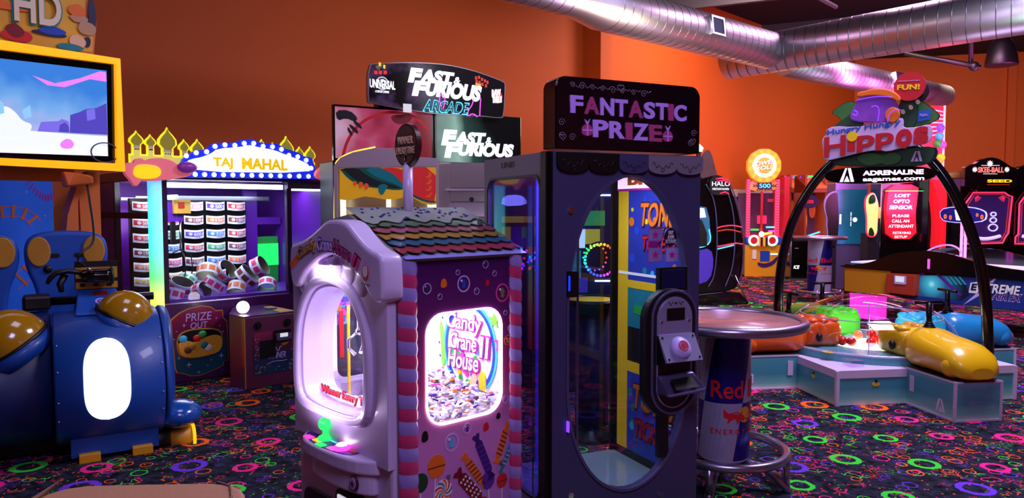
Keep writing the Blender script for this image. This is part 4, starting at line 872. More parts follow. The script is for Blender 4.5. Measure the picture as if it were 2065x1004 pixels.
# prize-out panel
bo = [TF.at(*q, 0) for q in [(345, 647), (352, 640), (362, 632), (380, 623), (405, 617), (425, 620), (434, 627), (447, 626), (448, 640), (456, 648), (459, 725), (450, 727), (449, 735), (430, 745), (405, 755), (385, 757), (370, 752), (357, 750), (354, 742)]]
mk('panel_art', (120, 20, 60), .35); grad('panel_grad', .05, .68, [(0, (16, 84, 100)), (.35, (24, 70, 96)), (.6, (86, 20, 60)), (1, (140, 22, 70))])
c0 = (sum(p[0] for p in bo) / len(bo), sum(p[1] for p in bo) / len(bo)); gr = [(c0[0] + (a - c0[0]) * 1.035, c0[1] + (c - c0[1]) * 1.025) for a, c in bo]
b = B('gold').poly(gr, FY(0), 0, .008); b.m('panel_grad').poly(bo, FY(0), .008, .012)
for px, py, r in ((370, 656, .022), (435, 641, .014), (448, 668, .014), (355, 668, .01), (360, 722, .018), (380, 735, .03), (445, 716, .03), (400, 750, .016), (425, 725, .012), (442, 656, .01), (350, 684, .01), (418, 736, .01)):
    u, v = TF.at(px, py, 0); b.m('lavender').poly(star(u, v, r, r * .2, 4), FY(0), .012, .0135); b.poly(circ(u, v, r * .28), FY(0), .012, .014)
pn = b.out('prize_panel', tj)
text(pn, 'PRIZE', FY(-.012), (TF.at(374, 645)[0], TF.at(425, 645)[0], TF.at(400, 646)[1], TF.at(400, 630)[1]), 'lavender', bold=-.005, shear=.1)
text(pn, 'OUT', FY(-.012), (TF.at(383, 655)[0], TF.at(417, 655)[0], TF.at(400, 661)[1], TF.at(400, 649)[1]), 'lavender', bold=-.005, shear=.1)
win = [TF.at(*q, 0) for q in smooth([(358, 680), (372, 668), (405, 663), (440, 664), (447, 680), (444, 705), (425, 715), (390, 722), (365, 720), (358, 705)], 2)]
b = B('gold').poly([(c0[0] + .015 + (a - c0[0] - .015) * 1.05, .275 + (c - .275) * 1.06) for a, c in win], FY(-.012), 0, .002); b.m('black').poly(win, FY(-.014), 0, .002); b.out('prize_window', tj)
mk('coins', (225, 165, 40), .4, bump=.6, bscale=90, vary=.3)
co_ = [TF.at(*q, 0) for q in smooth([(358, 690), (375, 686), (392, 690), (410, 680), (432, 673), (446, 678), (444, 705), (425, 714), (390, 721), (365, 719), (359, 705)], 1)]
b = B('coins').poly(co_, FY(-.016), 0, .012)
for px, py, c in ((367, 683, 'cyan'), (395, 681, 'red'), (406, 673, 'green'), (410, 695, 'teal'), (418, 700, 'cream'), (377, 705, 'brown'), (385, 698, 'gold')):
    u, v = TF.at(px, py); b.m(c).ball((u, -.025, v), (.04, .012, .035), 10, 6)
b.out('prize_heap_picture', tj)
# kiosk joined to the crane
kx0, kx1, ky = .435, .96, -.69
mk('kiosk', (92, 34, 66), .4, coat=.25)
K = B('kiosk').poly([(kx0, ky), (kx1, ky), (kx1, -.01), (.64, -.01), (kx0 - .02, -.43)], FZ(0), 0, .64).out('control_kiosk', tj, bevel=.006)
b = B('gold').box(kx0 - .003, kx0 + .005, ky - .004, ky + .004, .01, .64).box(kx1 - .005, kx1 + .003, ky - .004, ky + .004, .01, .64); b.out('gold_edges', K)
b = B('taj_plum').poly([(kx0, ky), (kx1, ky), (kx1, -.02), (.64, -.02), (kx0 - .02, -.43)], FZ(.641), 0, .012); b.m('gold').poly([(kx0 + .36, ky + .03), (kx1 - .02, ky + .03), (kx1 - .02, -.2), (kx0 + .42, -.2)], FZ(.653), 0, .002); b.m('navy').poly(circ(.84, -.4, .05), FZ(.653), 0, .01); b.out('console_top', K)
b = B('e_hot').ball((.50, -.53, .715), (.055, .055, .055), 24, 14); b.m('black').rod((.50, -.53, .65), (.50, -.53, .675), .012); b.out('lit_ball', K)
for x in (.555, .84): B('black').poly(circ(x, .56, .035), FY(ky), 0, .012).poly(circ(x, .56, .015), FY(ky), .012, .03).out('speaker', K)
grad('kiosk_grad', .1, .5, [(0, (20, 60, 90)), (.4, (34, 40, 80)), (.7, (90, 24, 60)), (1, (150, 30, 80))])
b = B('kiosk_grad').poly(rrect(.515, .89, .12, .495, .03), FY(ky), 0, .006)
for i in range(40):
    u = random.choice([random.uniform(.525, .56), random.uniform(.85, .88), random.uniform(.53, .87)]); v = random.uniform(.13, .48) if u < .56 or u > .85 else random.uniform(.13, .2); b.m(random.choice(['lavender', 'skin', 'gold'])).poly(star(u, v, random.uniform(.004, .014), .002, 4), FY(ky), .006, .0075)
b.m('gold').poly(smooth([(.77, .37), (.80, .385), (.83, .38), (.86, .395), (.84, .37), (.81, .355), (.79, .355)], 1), FY(ky), .006, .009)
b.m('lavender').tube([(.70 + .08 * t, ky - .009, .33 + .022 * math.sin(t * 9)) for t in [i / 12 for i in range(13)]], .004, 5).tube([(.63 + .2 * t, ky - .009, .20 + .03 * t + .01 * math.sin(t * 5)) for t in [i / 12 for i in range(13)]], .003, 5)
kp = b.out('kiosk_artwork', K)
text(kp, 'WINNER', FY(ky - .008), (.64, .82, .245, .30), 'lavender', shear=.2)
B('black').poly(rect(.575, .715, .265, .42), FY(ky - .006), 0, .012).out('coin_door', K)
b = B('gloss_black').poly(rrect(.70, .865, .395, .50, .01), FY(ky - .006), 0, .02); b.m('bezel').poly(rrect(.712, .855, .41, .475, .02), FY(ky - .02), 0, .03); q = b.out('card_reader', K)
B('e_softwhite').poly(rect(.745, .82, .44, .475), FY(ky - .05), 0, .003).out('reader_screen', q)

# ticket bands standing on the rack
BC = {'5000': (205, 30, 45), '1500': (120, 24, 34), '600': (88, 50, 160), '500': (96, 50, 170), '150': (235, 110, 30), '225': (30, 110, 190), '900': (40, 160, 80), '1000': (225, 40, 110), '375': (225, 165, 30), '2000': (225, 120, 150)}
CN = {'5000': 'red', '1500': 'dark red', '600': 'purple', '500': 'violet', '150': 'orange', '225': 'blue', '900': 'green', '1000': 'pink', '375': 'amber', '2000': 'rose'}
for k_, c in BC.items(): mk('band_' + k_, c, .5)
mk('paper', (225, 222, 228), .6); mk('kraft', (112, 106, 76), .6, vary=.15, bscale=20)
def place_local(o, fr, x, y, z, rot=0): 
    o.location = (fr.x + x * fr.c - y * fr.s, fr.y + x * fr.s + y * fr.c, z); o.rotation_euler = (0, 0, fr.th + rot)
TXT = {}
def band(num, x, z, lab, w_=.20, y=.935):
    r_ = root('ticket_band', lab, 'ticket band', (0, 0, 0), 0, 'ticket bands on the rack'); place_local(r_, TF, x, y, z)
    if num in TXT:
        for me_n, me in TXT[num]:
            o = bpy.data.objects.new(me_n, me); COL.objects.link(o); o.parent = r_
        return
    arc = lambda u, v, w: (u, -.055 * math.cos(u / w_ * PI * .9) - w, v + .0)
    def strip(b, u0, u1, v0, v1, w0, w1):
        n = 12; us = [u0 + (u1 - u0) * i / n for i in range(n + 1)]
        b.add([arc(u, v0 - .012 * math.cos(u / w_ * PI * .9), w1) for u in us] + [arc(u, v1 - .012 * math.cos(u / w_ * PI * .9), w1) for u in us] + [arc(u, v0 - .012 * math.cos(u / w_ * PI * .9), w0) for u in us] + [arc(u, v1 - .012 * math.cos(u / w_ * PI * .9), w0) for u in us], [(i, i + 1, n + 2 + i, n + 1 + i) for i in range(n)] + [(2 * n + 2 + i, 3 * n + 3 + i, 3 * n + 4 + i, 2 * n + 3 + i) for i in range(n)] + [(n + 1 + i, n + 2 + i, 3 * n + 4 + i, 3 * n + 3 + i) for i in range(n)], True)
    b = B('paper'); strip(b, -w_ / 2, w_ / 2, 0, .088, 0, .003); strip(b.m('band_' + num), -w_ * .46, w_ * .46, .022, .07, .003, .0045)
    b.m('paper').poly([(u, v - .012 * math.cos(u / w_ * PI * .9)) for u, v in circ(-.05, .047, .017, .017, 16)], arc, .0045, .006); b.poly([(u, v - .01) for u, v in circ(.082, .047, .008, .017, 12)], arc, .0045, .006)
    o = b.out('band', r_)
    fn = lambda u, v, w: arc(u, v - .012 * math.cos(u / w_ * PI * .9), w)
    t_ = text(r_, num, fn, (-.02, .065, .028, .063), 'paper', bold=.04, th=.007)
    t2 = text(r_, 'TICKETS', fn, (-.01, .055, .008, .018), 'band_' + num, th=.005)
    TXT[num] = [('band', o.data), ('lettering', t_.data), ('lettering', t2.data)]
ROW = ['top', 'second', 'third', 'fourth', 'fifth', 'sixth', 'seventh', 'lowest']
cols = [(.905 + .23, ['5000', '1500', '5000', '1500', '150', '1000'], 'right'), (.905, ['500', '150', '225', '900', '225', '1000'], 'middle'), (.675, ['2000', '1500', '600', '5000', '1500', '900'], 'left'), (.445, ['150', '1000', '900', '225', '1000', '375'], 'far left')]
zt = [1.585, 1.44, 1.295, 1.155, 1.01, .865]
for x, L_, cn in cols:
    for i, n_ in enumerate(L_):
        band(n_, x - .01, zt[i], 'white ticket band reading %s on %s, %s row, %s column of rack' % (n_, CN[n_], ROW[i], cn))
for i, n_ in enumerate(['5000', '5000', '5000', '1500', '150', '375']):
    band(n_, .14, [1.585, 1.42, 1.27, 1.125, .985, .84][i], 'white ticket band reading %s on %s, %s down, left of rainbow post' % (n_, CN[n_], ROW[i]), y=.86)
# loose loops on the bed
B('taj_violet').box(.06, W - .05, .03, .93, .74, .765).out('bed', tj)
def loop(x, y, z, r, rx, ry, rz, col, i, lab):
    b = B('kraft'); n = 40; wd = .052
    for rr, mm in ((r, 'kraft'), (r + .003, 'paper')):
        b.m(mm).add([(rr * math.cos(2 * PI * k / n), rr * .92 * math.sin(2 * PI * k / n), h) for h in (-wd, wd) for k in range(n)], [(k, (k + 1) % n, n + (k + 1) % n, n + k) for k in range(n)], True)
    b.add([(rr * math.cos(2 * PI * k / n), rr * .92 * math.sin(2 * PI * k / n), h) for rr, h in ((r, wd), (r + .003, wd)) for k in range(n)], [(k, (k + 1) % n, n + (k + 1) % n, n + k) for k in range(n)])
    for k in range(8):
        a0, a1 = 2 * PI * k / 8 + .1, 2 * PI * (k + 1) / 8 - .1; n2 = 5; ss = [a0 + (a1 - a0) * j / n2 for j in range(n2 + 1)]
        b.m(col).add([((r + .005) * math.cos(s_), (r + .005) * .92 * math.sin(s_), h) for h in (-wd * .5, wd * .5) for s_ in ss], [(j, j + 1, n2 + 2 + j, n2 + 1 + j) for j in range(n2)], True)
    o = b.out('ticket_loop'); place_local(o, TF, x, y, z); o.rotation_euler = (rx, ry, rz + TF.th)
    tag(o, lab, 'ticket band', 'loose ticket loops on the bed')
LP = [(.28, .30, .86, .105, .5, .2, 0, 'band_1000', 'loose olive-lined ticket loop lying at the left end of the heap'), (.16, .16, .80, .09, .2, .3, 1, 'band_1000', ''), (.42, .18, .81, .085, 1.2, .3, .4, 'band_1000', ''), (.56, .22, .86, .10, .35, .5, .5, 'band_1000', ''), (.62, .5, .97, .105, .5, .3, 2, 'band_150', ''),
      (.80, .5, .96, .11, 1.0, .5, .2, 'band_150', 'ticket loop standing on edge in the middle of the heap'), (.95, .32, .91, .125, .8, .2, .7, 'band_1500', 'large ticket loop lying with its print facing out, right of the middle of the heap'), (.78, .2, .80, .09, .4, .6, 1.5, 'band_150', ''), (1.13, .42, .99, .105, .9, .8, .2, 'band_1000', 'ticket loop propped highest at the right end of the heap'), (1.1, .2, .81, .09, .9, .1, 2.5, 'band_1000', ''), (.33, .5, .82, .09, 1.2, .2, .9, 'band_1500', ''), (1.02, .6, .86, .1, .4, -.4, .2, 'band_600', ''), (.46, .62, .86, .1, .9, .1, 1.9, 'band_900', ''), (.68, .72, .86, .1, .3, .3, 1.1, 'band_225', '')]
LL = ['loose loop with pink squares at the lower left corner of the heap', 'small loose loop standing between the two left-hand loops of the heap', 'loose loop with pink squares tipped over, second along the front of the heap', 'orange-printed loop lying on top, left of the middle of the heap', 'orange-printed loop at the front, right of the middle of the heap', 'pink-printed loop half buried under the propped loop at the right end', 'dark red printed loop mostly hidden at the back left of the heap', 'purple-printed loop mostly hidden at the back right of the heap', 'green-printed loop peeping out behind the left end of the heap', 'blue-printed loop mostly hidden behind the middle of the heap']
LP = [q[:8] + ((q[8] or LL.pop(0)),) for q in LP]
for i, q in enumerate(LP): loop(*q[:8], i, q[8] or 'loose paper ticket loop half buried in the heap on the crane bed')

add_machine_fill(TF, .16, .40, 1.80, 6, (.9, .95, 1), .3, (.16, .9, 1.2))  # unseen fill added to brighten the left-hand ticket bands
add_machine_fill(TF, 1.5, .5, 1.8, 4, (.9, .8, 1), .3, (1.5, .5, .8))
# ------------------------------------------------------------------ blue ride with screen
mk('ride_blue', (18, 74, 160), .42, coat=.12, bump=.02, bscale=150); mk('ride_blue_shaded', (10, 30, 84), .4); mk('ride_yellow', (176, 128, 14), .16, coat=.9); mk('ride_yellow2', (215, 150, 24), .45)
mk('seat_blue', (16, 82, 180), .5); mk('seat_pad', (196, 138, 40), .8, bump=.3, bscale=120); mk('panel_white', (250, 250, 255), .4, emit=1.5)
RF = Fr(-2.96, 4.75, 32); rd_ = RF.root('ride_pod', 'glossy blue ride pod with yellow domes, two tall seats and a glowing white panel', 'motion ride')
def prof(s=1, o=0): # outward distance, height
    return [(-.30, .90), (-.10, .925), (.05, .90), (.16, .83), (.27, .72), (.34, .60), (.375, .48), (.375, .38), (.34, .28), (.26, .15), (.12, .09), (-.30, .08)]
def hull(x0, x1, mat, name, off=0, sc=1, par=rd_, bev=.0):
    P = smooth([(a * sc + off, z) for a, z in prof()], 3); k = 4
    b = B(mat); b.loft([[(x, -a * f, .53 + (z - .53) * g) for a, z in P] for x, f, g in ((x0, .93, .96), (x0 + .012, 1, 1), (x1 - .012, 1, 1), (x1, .93, .96))], True)
    return b.out(name, par)
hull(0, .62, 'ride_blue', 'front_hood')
hull(-.80, -.005, 'ride_blue_shaded', 'left_hood', -.10, .95)  # same blue made darker, shade painted into the colour
# right fender, tapering away
P = smooth(prof(), 3); b = B('ride_blue')
b.loft([[(.625 + d * .36, -a * f + o, .5 + (z - .5) * g) for a, z in P] for d, f, g, o in ((0, .96, .97, 0), (.06, 1.0, 1.0, .02), (.14, .92, .98, .06), (.22, .7, .9, .14), (.27, .45, .78, .2))], True).out('right_fender', rd_)
b = B('ride_blue').poly([(-.80, .05), (.60, .05), (.50, .22), (.30, .66), (-.80, .66)], FZ(.16), 0, .64); b.out('pod_body', rd_, bevel=.04, seg=4)
mk('fender_gloss', (18, 84, 170), .2, coat=.8)
fb = RF.at(366, 832, -.15); b = B('fender_gloss').ball((fb[0] - .02, -.15, fb[1]), (.15, .16, .095), 28, 16); b.out('fender_bump', rd_)
ex = RF.at(345, 884, -.12)
# glowing panel cut to a plain rounded shape
def onhood(u, v, w):
    P2 = prof(); P2 = smooth(P2, 3); best = 0
    for i in range(len(P2) - 1):
        (a0, z0), (a1, z1) = P2[i], P2[i + 1]
        if (z0 - v) * (z1 - v) <= 0 and z0 != z1: best = max(best, a0 + (a1 - a0) * (v - z0) / (z1 - z0))
    return (u, -(best + w), v)
b = B('panel_white'); n = 72; cx_, zc = .285, .55
def half(z): t = (z - .33) / .44; return .075 + .035 * math.sin(PI * min(max(t, 0), 1)) if 0 < t < 1 else .05
zs = [.275 + .50 * i / n for i in range(n + 1)]
def hw(z):
    t = (z - .275) / .50; return .13 * (1 - abs(2 * t - 1) ** 3.5) ** .5 if 0 < t < 1 else .002
L_ = [onhood(cx_ - hw(z), z, .008) for z in zs]; M_ = [onhood(cx_, z, .012) for z in zs]; R_ = [onhood(cx_ + hw(z), z, .008) for z in zs]; L2 = [onhood(cx_ - hw(z), z, -.005) for z in zs]; R2 = [onhood(cx_ + hw(z), z, -.005) for z in zs]
b.loft([L2, L_, M_, R_, R2], True, False, False); b.out('glowing_panel', rd_)
# rivets, stand, feet
for z in (.75, .6, .42, .3):
    q = onhood(.02, z, 0); B('chrome').ball(q, .006, 8, 6).out('rivet', rd_); q = onhood(.60, z, 0); B('chrome').ball(q, .006, 8, 6).out('rivet', rd_)
B('ride_blue').box(.08, .58, -.24, .30, .03, .16).out('chassis', rd_)
for x in (.12, .42): B('ride_yellow2').box(x, x + .12, -.29, -.18, 0, .055).out('foot', rd_, bevel=.004)
B('black').box(-.75, .50, .05, .25, .02, .16).out('undertray', rd_)
q = RF.at(380, 890, -.05); 
b = B('ride_yellow2').tube([(ex[0] - .02, -.10, ex[1]), (ex[0] + .13, -.14, ex[1])], .085, 8); b.out('exhaust', rd_)
b = B('black').tube([(ex[0] - .18, -.08, ex[1]), (ex[0], -.10, ex[1])], .10, 20).out('exhaust_collar', rd_)
B('e_yellow').tube([(ex[0] + .135, -.14 + .085 * math.cos(a), ex[1] + .085 * math.sin(a)) for a in [2 * PI * i / 24 for i in range(24)]], .011, 8, closed=True).out('exhaust_light_ring', rd_)
b = B('ride_yellow2').tube([(-.72, -.10, .13), (-.5, -.05, .13)], .10, 16); b.out('exhaust', rd_)
# domes
def dome(px, py, yy, r, ry):
    u, v = RF.at(px, py, yy)
    o = B('ride_yellow').ball((0, 0, 0), (r, r * .9, r * 1.02), 36, 20, 0, .5).out('yellow_dome', rd_); o.location = (u, yy, v); o.rotation_euler = (.1, ry, 0)
    B('black').tube([(r * math.cos(a), r * .9 * math.sin(a), 0) for a in [2 * PI * i / 40 for i in range(40)]], .012, 8, closed=True).out('dome_rim', o)
    B('ride_blue').lathe([(r * .9, -.10), (r * .97, -.005)], n=32).out('dome_socket', o)
dome(250, 640, .0, .18, .50); dome(22, 697, -.05, .225, -.58)
# lap bar, console, instruction plate
b = B('blackmetal').rod((-.15, .22, .98), (.62, .22, .98), .028).out('lap_bar', rd_)
b = B('black').box(-.16, .0, .14, .30, .93, 1.03).out('bar_bracket', rd_, bevel=.02)
c = B('seat_blue').loft([[(.13, -.04, .915), (.43, -.04, .915), (.38, .22, 1.06), (.16, .22, 1.06)], [(.13, -.04, .90), (.43, -.04, .90), (.43, .35, .90), (.13, .35, .90)]], False).out('centre_console', rd_, bevel=.01)
def con(u, v, w): # on the sloping face
    e = Vector((0, .26, .145)).normalized(); q = Vector((u, -.04, .915)) + e * v + Vector((0, -.145, .26)).normalized() * w; return tuple(q)
B('dkred').poly(rect(.24, .33, .20, .25), con, 0, .003).out('logo_sticker', c)
B('lavender').ring(circ(.285, .13, .035), circ(.285, .13, .022), con, 0, .003, (.285, .13), 24).poly(circ(.285, .13, .01), con, 0, .003).poly(rect(.24, .33, .065, .078), con, 0, .003).out('round_logo', c)
b = B('black').box(.14, .40, .20, .235, 1.05, 1.24); b.m('seat_pad').box(.145, .395, .196, .2, 1.055, 1.10).box(.145, .395, .196, .2, 1.125, 1.20); b.m('black')
for i in range(4): b.box(.17 + .055 * i, .195 + .055 * i, .193, .197, 1.14, 1.17)
for i in range(3): b.box(.17 + .08 * i, .2 + .08 * i, .193, .197, 1.07, 1.09)
b.out('instruction_plate', rd_)
# seats
def seat(px0, px1, yy):
    (x0, _), (x1, _) = RF.at(px0, 500, yy), RF.at(px1, 500, yy); cx = (x0 + x1) / 2; h = (x1 - x0) / 2
    z1 = RF.at(130, 465, yy)[1]; z0 = .72
    L = [(cx - h * .66, z0), (cx - h * .72, z1 - .42), (cx - h * .95, z1 - .27), (cx - h * 1.0, z1 - .12), (cx - h * .85, z1 - .03), (cx - h * .4, z1), (cx + h * .4, z1), (cx + h * .85, z1 - .03), (cx + h * 1.0, z1 - .12), (cx + h * .95, z1 - .27), (cx + h * .72, z1 - .42), (cx + h * .66, z0)]
    s_ = B('seat_blue').poly(smooth(L, 2), FY(yy + .06), 0, .10, True).out('seat_back', rd_, bevel=.03, seg=4)
    for k in (-1, 1):
        B('seat_pad').poly(circ(cx + k * h * .64, z1 - .145, h * .27, .105, 32), FY(yy - .035), 0, .02).out('round_pad', s_, bevel=.008)
        B('black').poly(rrect(cx + k * h * .28 - .03, cx + k * h * .28 + .03, z1 - .19, z1 - .16, .014), FY(yy - .035), 0, .008).out('slot', s_)
    B('black').ball((cx - h * .45, yy - .045, z1 - .27), (.028, .015, .028), 12, 8).out('bolt', s_)
seat(46, 218, .62); seat(-165, 40, .62)
# headset hanging on its cable
hx, hz = RF.at(185, 552, .30)
hs = root('vr_headset', 'black virtual-reality headset hanging on a cable in front of the blue seat', 'headset', (0, 0, 0), RF.th); hs.location = (RF.x + hx * RF.c - .12 * RF.s, RF.y + hx * RF.s + .12 * RF.c, hz)
KH = .8
b = B('gloss_black').loft([[(-.09 + a, s * math.cos(t), s * .85 * math.sin(t)) for t in [2 * PI * i / 20 for i in range(20)]] for a, s in ((0, .03), (.01, .062), (.10, .068), (.19, .07), (.225, .075), (.235, .06))], True).out('visor', hs)
B('dkgreen').tube([(.14, .074 * math.cos(t), .066 * math.sin(t)) for t in [2 * PI * i / 24 for i in range(24)]], .012, 8, closed=True).out('visor_gasket', hs)
b = B('black').tube([(-.09, 0, .03), (-.18, 0, .05), (-.27, .0, .035), (-.31, 0, -.01), (-.33, 0, -.05)], [.03, .032, .035, .03, .02], 12, flat=.7).tube([(-.2, .03, .02), (-.24, .03, -.06), (-.23, .0, -.12)], [.03, .028, .02], 10); b.out('head_strap', hs)
b = B('chrome').ball((-.03, -.05, .06), .018, 10, 8); b.out('cable_clip', hs)
hs.scale = (.8, .8, .8)
# screen and its stand
mk('frame_yellow', (255, 185, 5), .4, emit=.95, ec=(255, 165, 2)); mk('boom_orange', (222, 120, 50), .45); mk('screen_bezel', (6, 6, 8), .15, coat=.5)
def screen_mat(name, stops, strength, scale=3.0, axis='Z', noise=.5, z0=0, z1=1):
    m = mk(name, (5, 5, 5), .2); nt = m.node_tree; b = nt.nodes['Principled BSDF']; N = nt.nodes.new; L = nt.links.new
    tc = N('ShaderNodeTexCoord'); sx = N('ShaderNodeSeparateXYZ'); mr = N('ShaderNodeMapRange'); no = N('ShaderNodeTexNoise'); ad = N('ShaderNodeMath'); ad.operation = 'MULTIPLY_ADD'; ad.inputs[1].default_value = noise
    mr.inputs['From Min'].default_value = z0 ; mr.inputs['From Max'].default_value = z1; no.inputs['Scale'].default_value = scale; no.inputs['Detail'].default_value = 3
    cr = N('ShaderNodeValToRGB'); L(tc.outputs['Object'], sx.inputs[0]); L(tc.outputs['Object'], no.inputs['Vector']); L(sx.outputs[axis], mr.inputs['Value'])
    L(no.outputs['Fac'], ad.inputs[0]); L(mr.outputs[0], ad.inputs[2]); L(ad.outputs[0], cr.inputs[0]); el = cr.color_ramp.elements
    el[0].position = stops[0][0]; el[0].color = rgb(stops[0][1]); el[1].position = stops[-1][0]; el[1].color = rgb(stops[-1][1])
    for p, c in stops[1:-1]: x = el.new(p); x.color = rgb(c)
    L(cr.outputs[0], b.inputs['Emission Color']); b.inputs['Emission Strength'].default_value = strength; return m
MF = Fr((245 - 1032.5) / 1500 * 5.6, 5.6, 50); ms = MF.root('ride_screen', 'big screen with a snowy scene in a glowing yellow frame on an orange stand', 'screen')
tl, tr, br, bl = (-1.50, MF.at(0, 87, 0)[1] + .02), MF.at(237, 120), MF.at(247, 346), (-1.50, MF.at(0, 330)[1])
mcx = (-.76, (tl[1] + bl[1]) / 2)
fr_o = [bl, br, tr, tl]; fr_i = [MF.at(0, 318), MF.at(231, 330), MF.at(228, 130), MF.at(0, 104)]; fr_i[0] = (-1.44, fr_i[0][1]); fr_i[3] = (-1.44, fr_i[3][1])
B('frame_yellow').ring(fr_o, fr_i, FY(0), 0, .05, n=40).out('lit_frame', ms)
B('gloss_black').poly([bl, br, tr, tl], FY(.12), 0, .10).out('screen_housing', ms)
B('screen_bezel').poly(fr_i, FY(0), 0, .01).out('screen_bezel', ms)
so = [MF.at(0, 311), MF.at(216, 315), MF.at(213, 143), MF.at(0, 122)]; so[0] = (-1.36, so[0][1]); so[3] = (-1.36, so[3][1])
zb, zt_ = so[1][1], so[2][1]
screen_mat('snow_sky', [(0.15, (225, 232, 240)), (0.35, (200, 205, 245)), (.52, (175, 150, 235)), (.66, (205, 190, 240)), (.8, (120, 175, 240)), (.95, (60, 130, 225))], 1.0, 2.2, noise=.55, z0=zb - .35, z1=zt_ + .25)
mk('ice_violet', (70, 60, 170), .5, emit=.6, ec=(80, 70, 190)); mk('ice_violet2', (110, 100, 215), .5, emit=.7, ec=(120, 110, 220)); mk('snow_lit', (225, 235, 240), .5, emit=.85, ec=(222, 235, 238)); mk('sky_pink', (210, 120, 225), .5, emit=.9, ec=(215, 120, 230)); mk('ice_blue', (120, 180, 240), .5, emit=.9, ec=(130, 190, 245))
b = B('snow_sky').poly(so, FY(-.012), 0, .004)
Q = lambda L: [MF.at(a, c, -.012) for a, c in L]
b.m('snow_lit').poly([so[0], so[1]] + Q([(216, 275), (140, 270), (80, 265)]) + [(-1.36, MF.at(0, 262)[1])], FY(-.016), 0, .0015)
b.m('ice_violet').poly(Q([(140, 268), (141, 232), (160, 226), (173, 220), (193, 218), (214, 208), (216, 272)]), FY(-.018), 0, .0015)
b.m('ice_violet2').poly(Q([(75, 265), (82, 246), (118, 244), (124, 240), (138, 245), (140, 268)]), FY(-.018), 0, .001)
b.m('ice_violet2').poly(Q([(173, 222), (190, 219), (192, 240), (175, 244)]), FY(-.0195), 0, .001)
b.m('ice_violet').poly(Q([(118, 266), (120, 252), (130, 247), (138, 255), (138, 267)]), FY(-.0195), 0, .001)
b.m('sky_pink').poly(Q([(64, 152), (110, 168), (160, 158), (200, 144), (213, 146), (214, 165), (180, 160), (130, 176), (95, 172)]), FY(-.018), 0, .001)
b.m('snow_lit').poly(smooth(Q([(-10, 275), (-10, 220), (10, 212), (30, 225), (45, 245), (65, 250), (60, 268), (30, 280)]), 2), FY(-.018), 0, .001)
b.m('ice_blue').poly(Q([(44, 222), (60, 212), (62, 236), (48, 240)]), FY(-.0195), 0, .001).poly(Q([(-5, 200), (6, 208), (8, 228), (-5, 232)]), FY(-.0195), 0, .001)
b.m('sky_pink').poly(smooth(Q([(118, 290), (135, 277), (150, 288), (145, 300), (125, 300)]), 2), FY(-.018), 0, .001)
b.out('screen', ms)
b = B('bezel').ring(circ(*MF.at(208, 308), .10, .075), circ(*MF.at(208, 308), .09, .067), FY(-.03), 0, .004, MF.at(208, 308), 32).out('round_sticker', ms)
# boom, posts and backdrop below
bx = lambda px, py, y: MF.at(px, py, y)
u0, u1 = bx(112, 420, .35)[0], bx(190, 420, .35)[0]
z_ = 1.86
m1 = [(u0, 0), (u0, 1.2), (u0 + .04, 1.55), (u0 + .12, 1.80), (u0 + .2, 1.88), (u1, 1.88), (u1, 0)]
mi_ = [(u0 + .045, .02), (u0 + .045, 1.2), (u0 + .08, 1.5), (u0 + .13, 1.72), (u1 - .16, 1.74), (u1 - .16, .02)]
B('boom_orange').ring(m1, mi_, FY(.35), 0, .12, (u0 + .14, .9), 60).out('arch_post', ms)
B('boom_orange').box(-1.5, u0 + .1, .25, .40, 1.80, 1.90).out('cross_beam', ms)
b = B('boom_orange').loft([[bx(128, 345, 0)[:1] + (0.0,) + bx(128, 345, 0)[1:], bx(152, 348, 0)[:1] + (0.0,) + bx(152, 348, 0)[1:], bx(190, 355, -.1)[:1] + (-.1,) + bx(190, 355, -.1)[1:], bx(190, 372, -.1)[:1] + (-.1,) + bx(190, 372, -.1)[1:], bx(135, 378, 0)[:1] + (0.0,) + bx(135, 378, 0)[1:]],
    [bx(128, 345, 0)[:1] + (.1,) + bx(128, 345, 0)[1:], bx(152, 348, 0)[:1] + (.1,) + bx(152, 348, 0)[1:], bx(190, 355, -.1)[:1] + (.02,) + bx(190, 355, -.1)[1:], bx(190, 372, -.1)[:1] + (.02,) + bx(190, 372, -.1)[1:], bx(135, 378, 0)[:1] + (.1,) + bx(135, 378, 0)[1:]]], False).out('cable_arm', ms, bevel=.015)
# cable from the arm to the headset (world points)
def wl(fr, x, y, z): return Vector((fr.x + x * fr.c - y * fr.s, fr.y + x * fr.s + y * fr.c, z))
a_ = wl(MF, *(bx(176, 372, -.05)[0], -.05, bx(176, 372, -.05)[1])); e_ = Vector(hs.location) + Vector((-.03, -.04, .07))
pth = [a_, a_ * .75 + e_ * .25 + Vector((.02, 0, .03)), a_ * .5 + e_ * .5 + Vector((.05, 0, 0)), a_ * .25 + e_ * .75 + Vector((.06, 0, 0)), e_ + Vector((-.03, 0, .09)), e_ + Vector((-.05, 0, .03)), e_]
pth = [Vector(p) for p in smooth([tuple(p) for p in pth], 2, False)]
o = B('black').tube([p - a_ for p in pth], .008, 8).out('cable'); o.location = a_; tag(o, 'thin black cable drooping from the orange arm to the headset', 'cable')
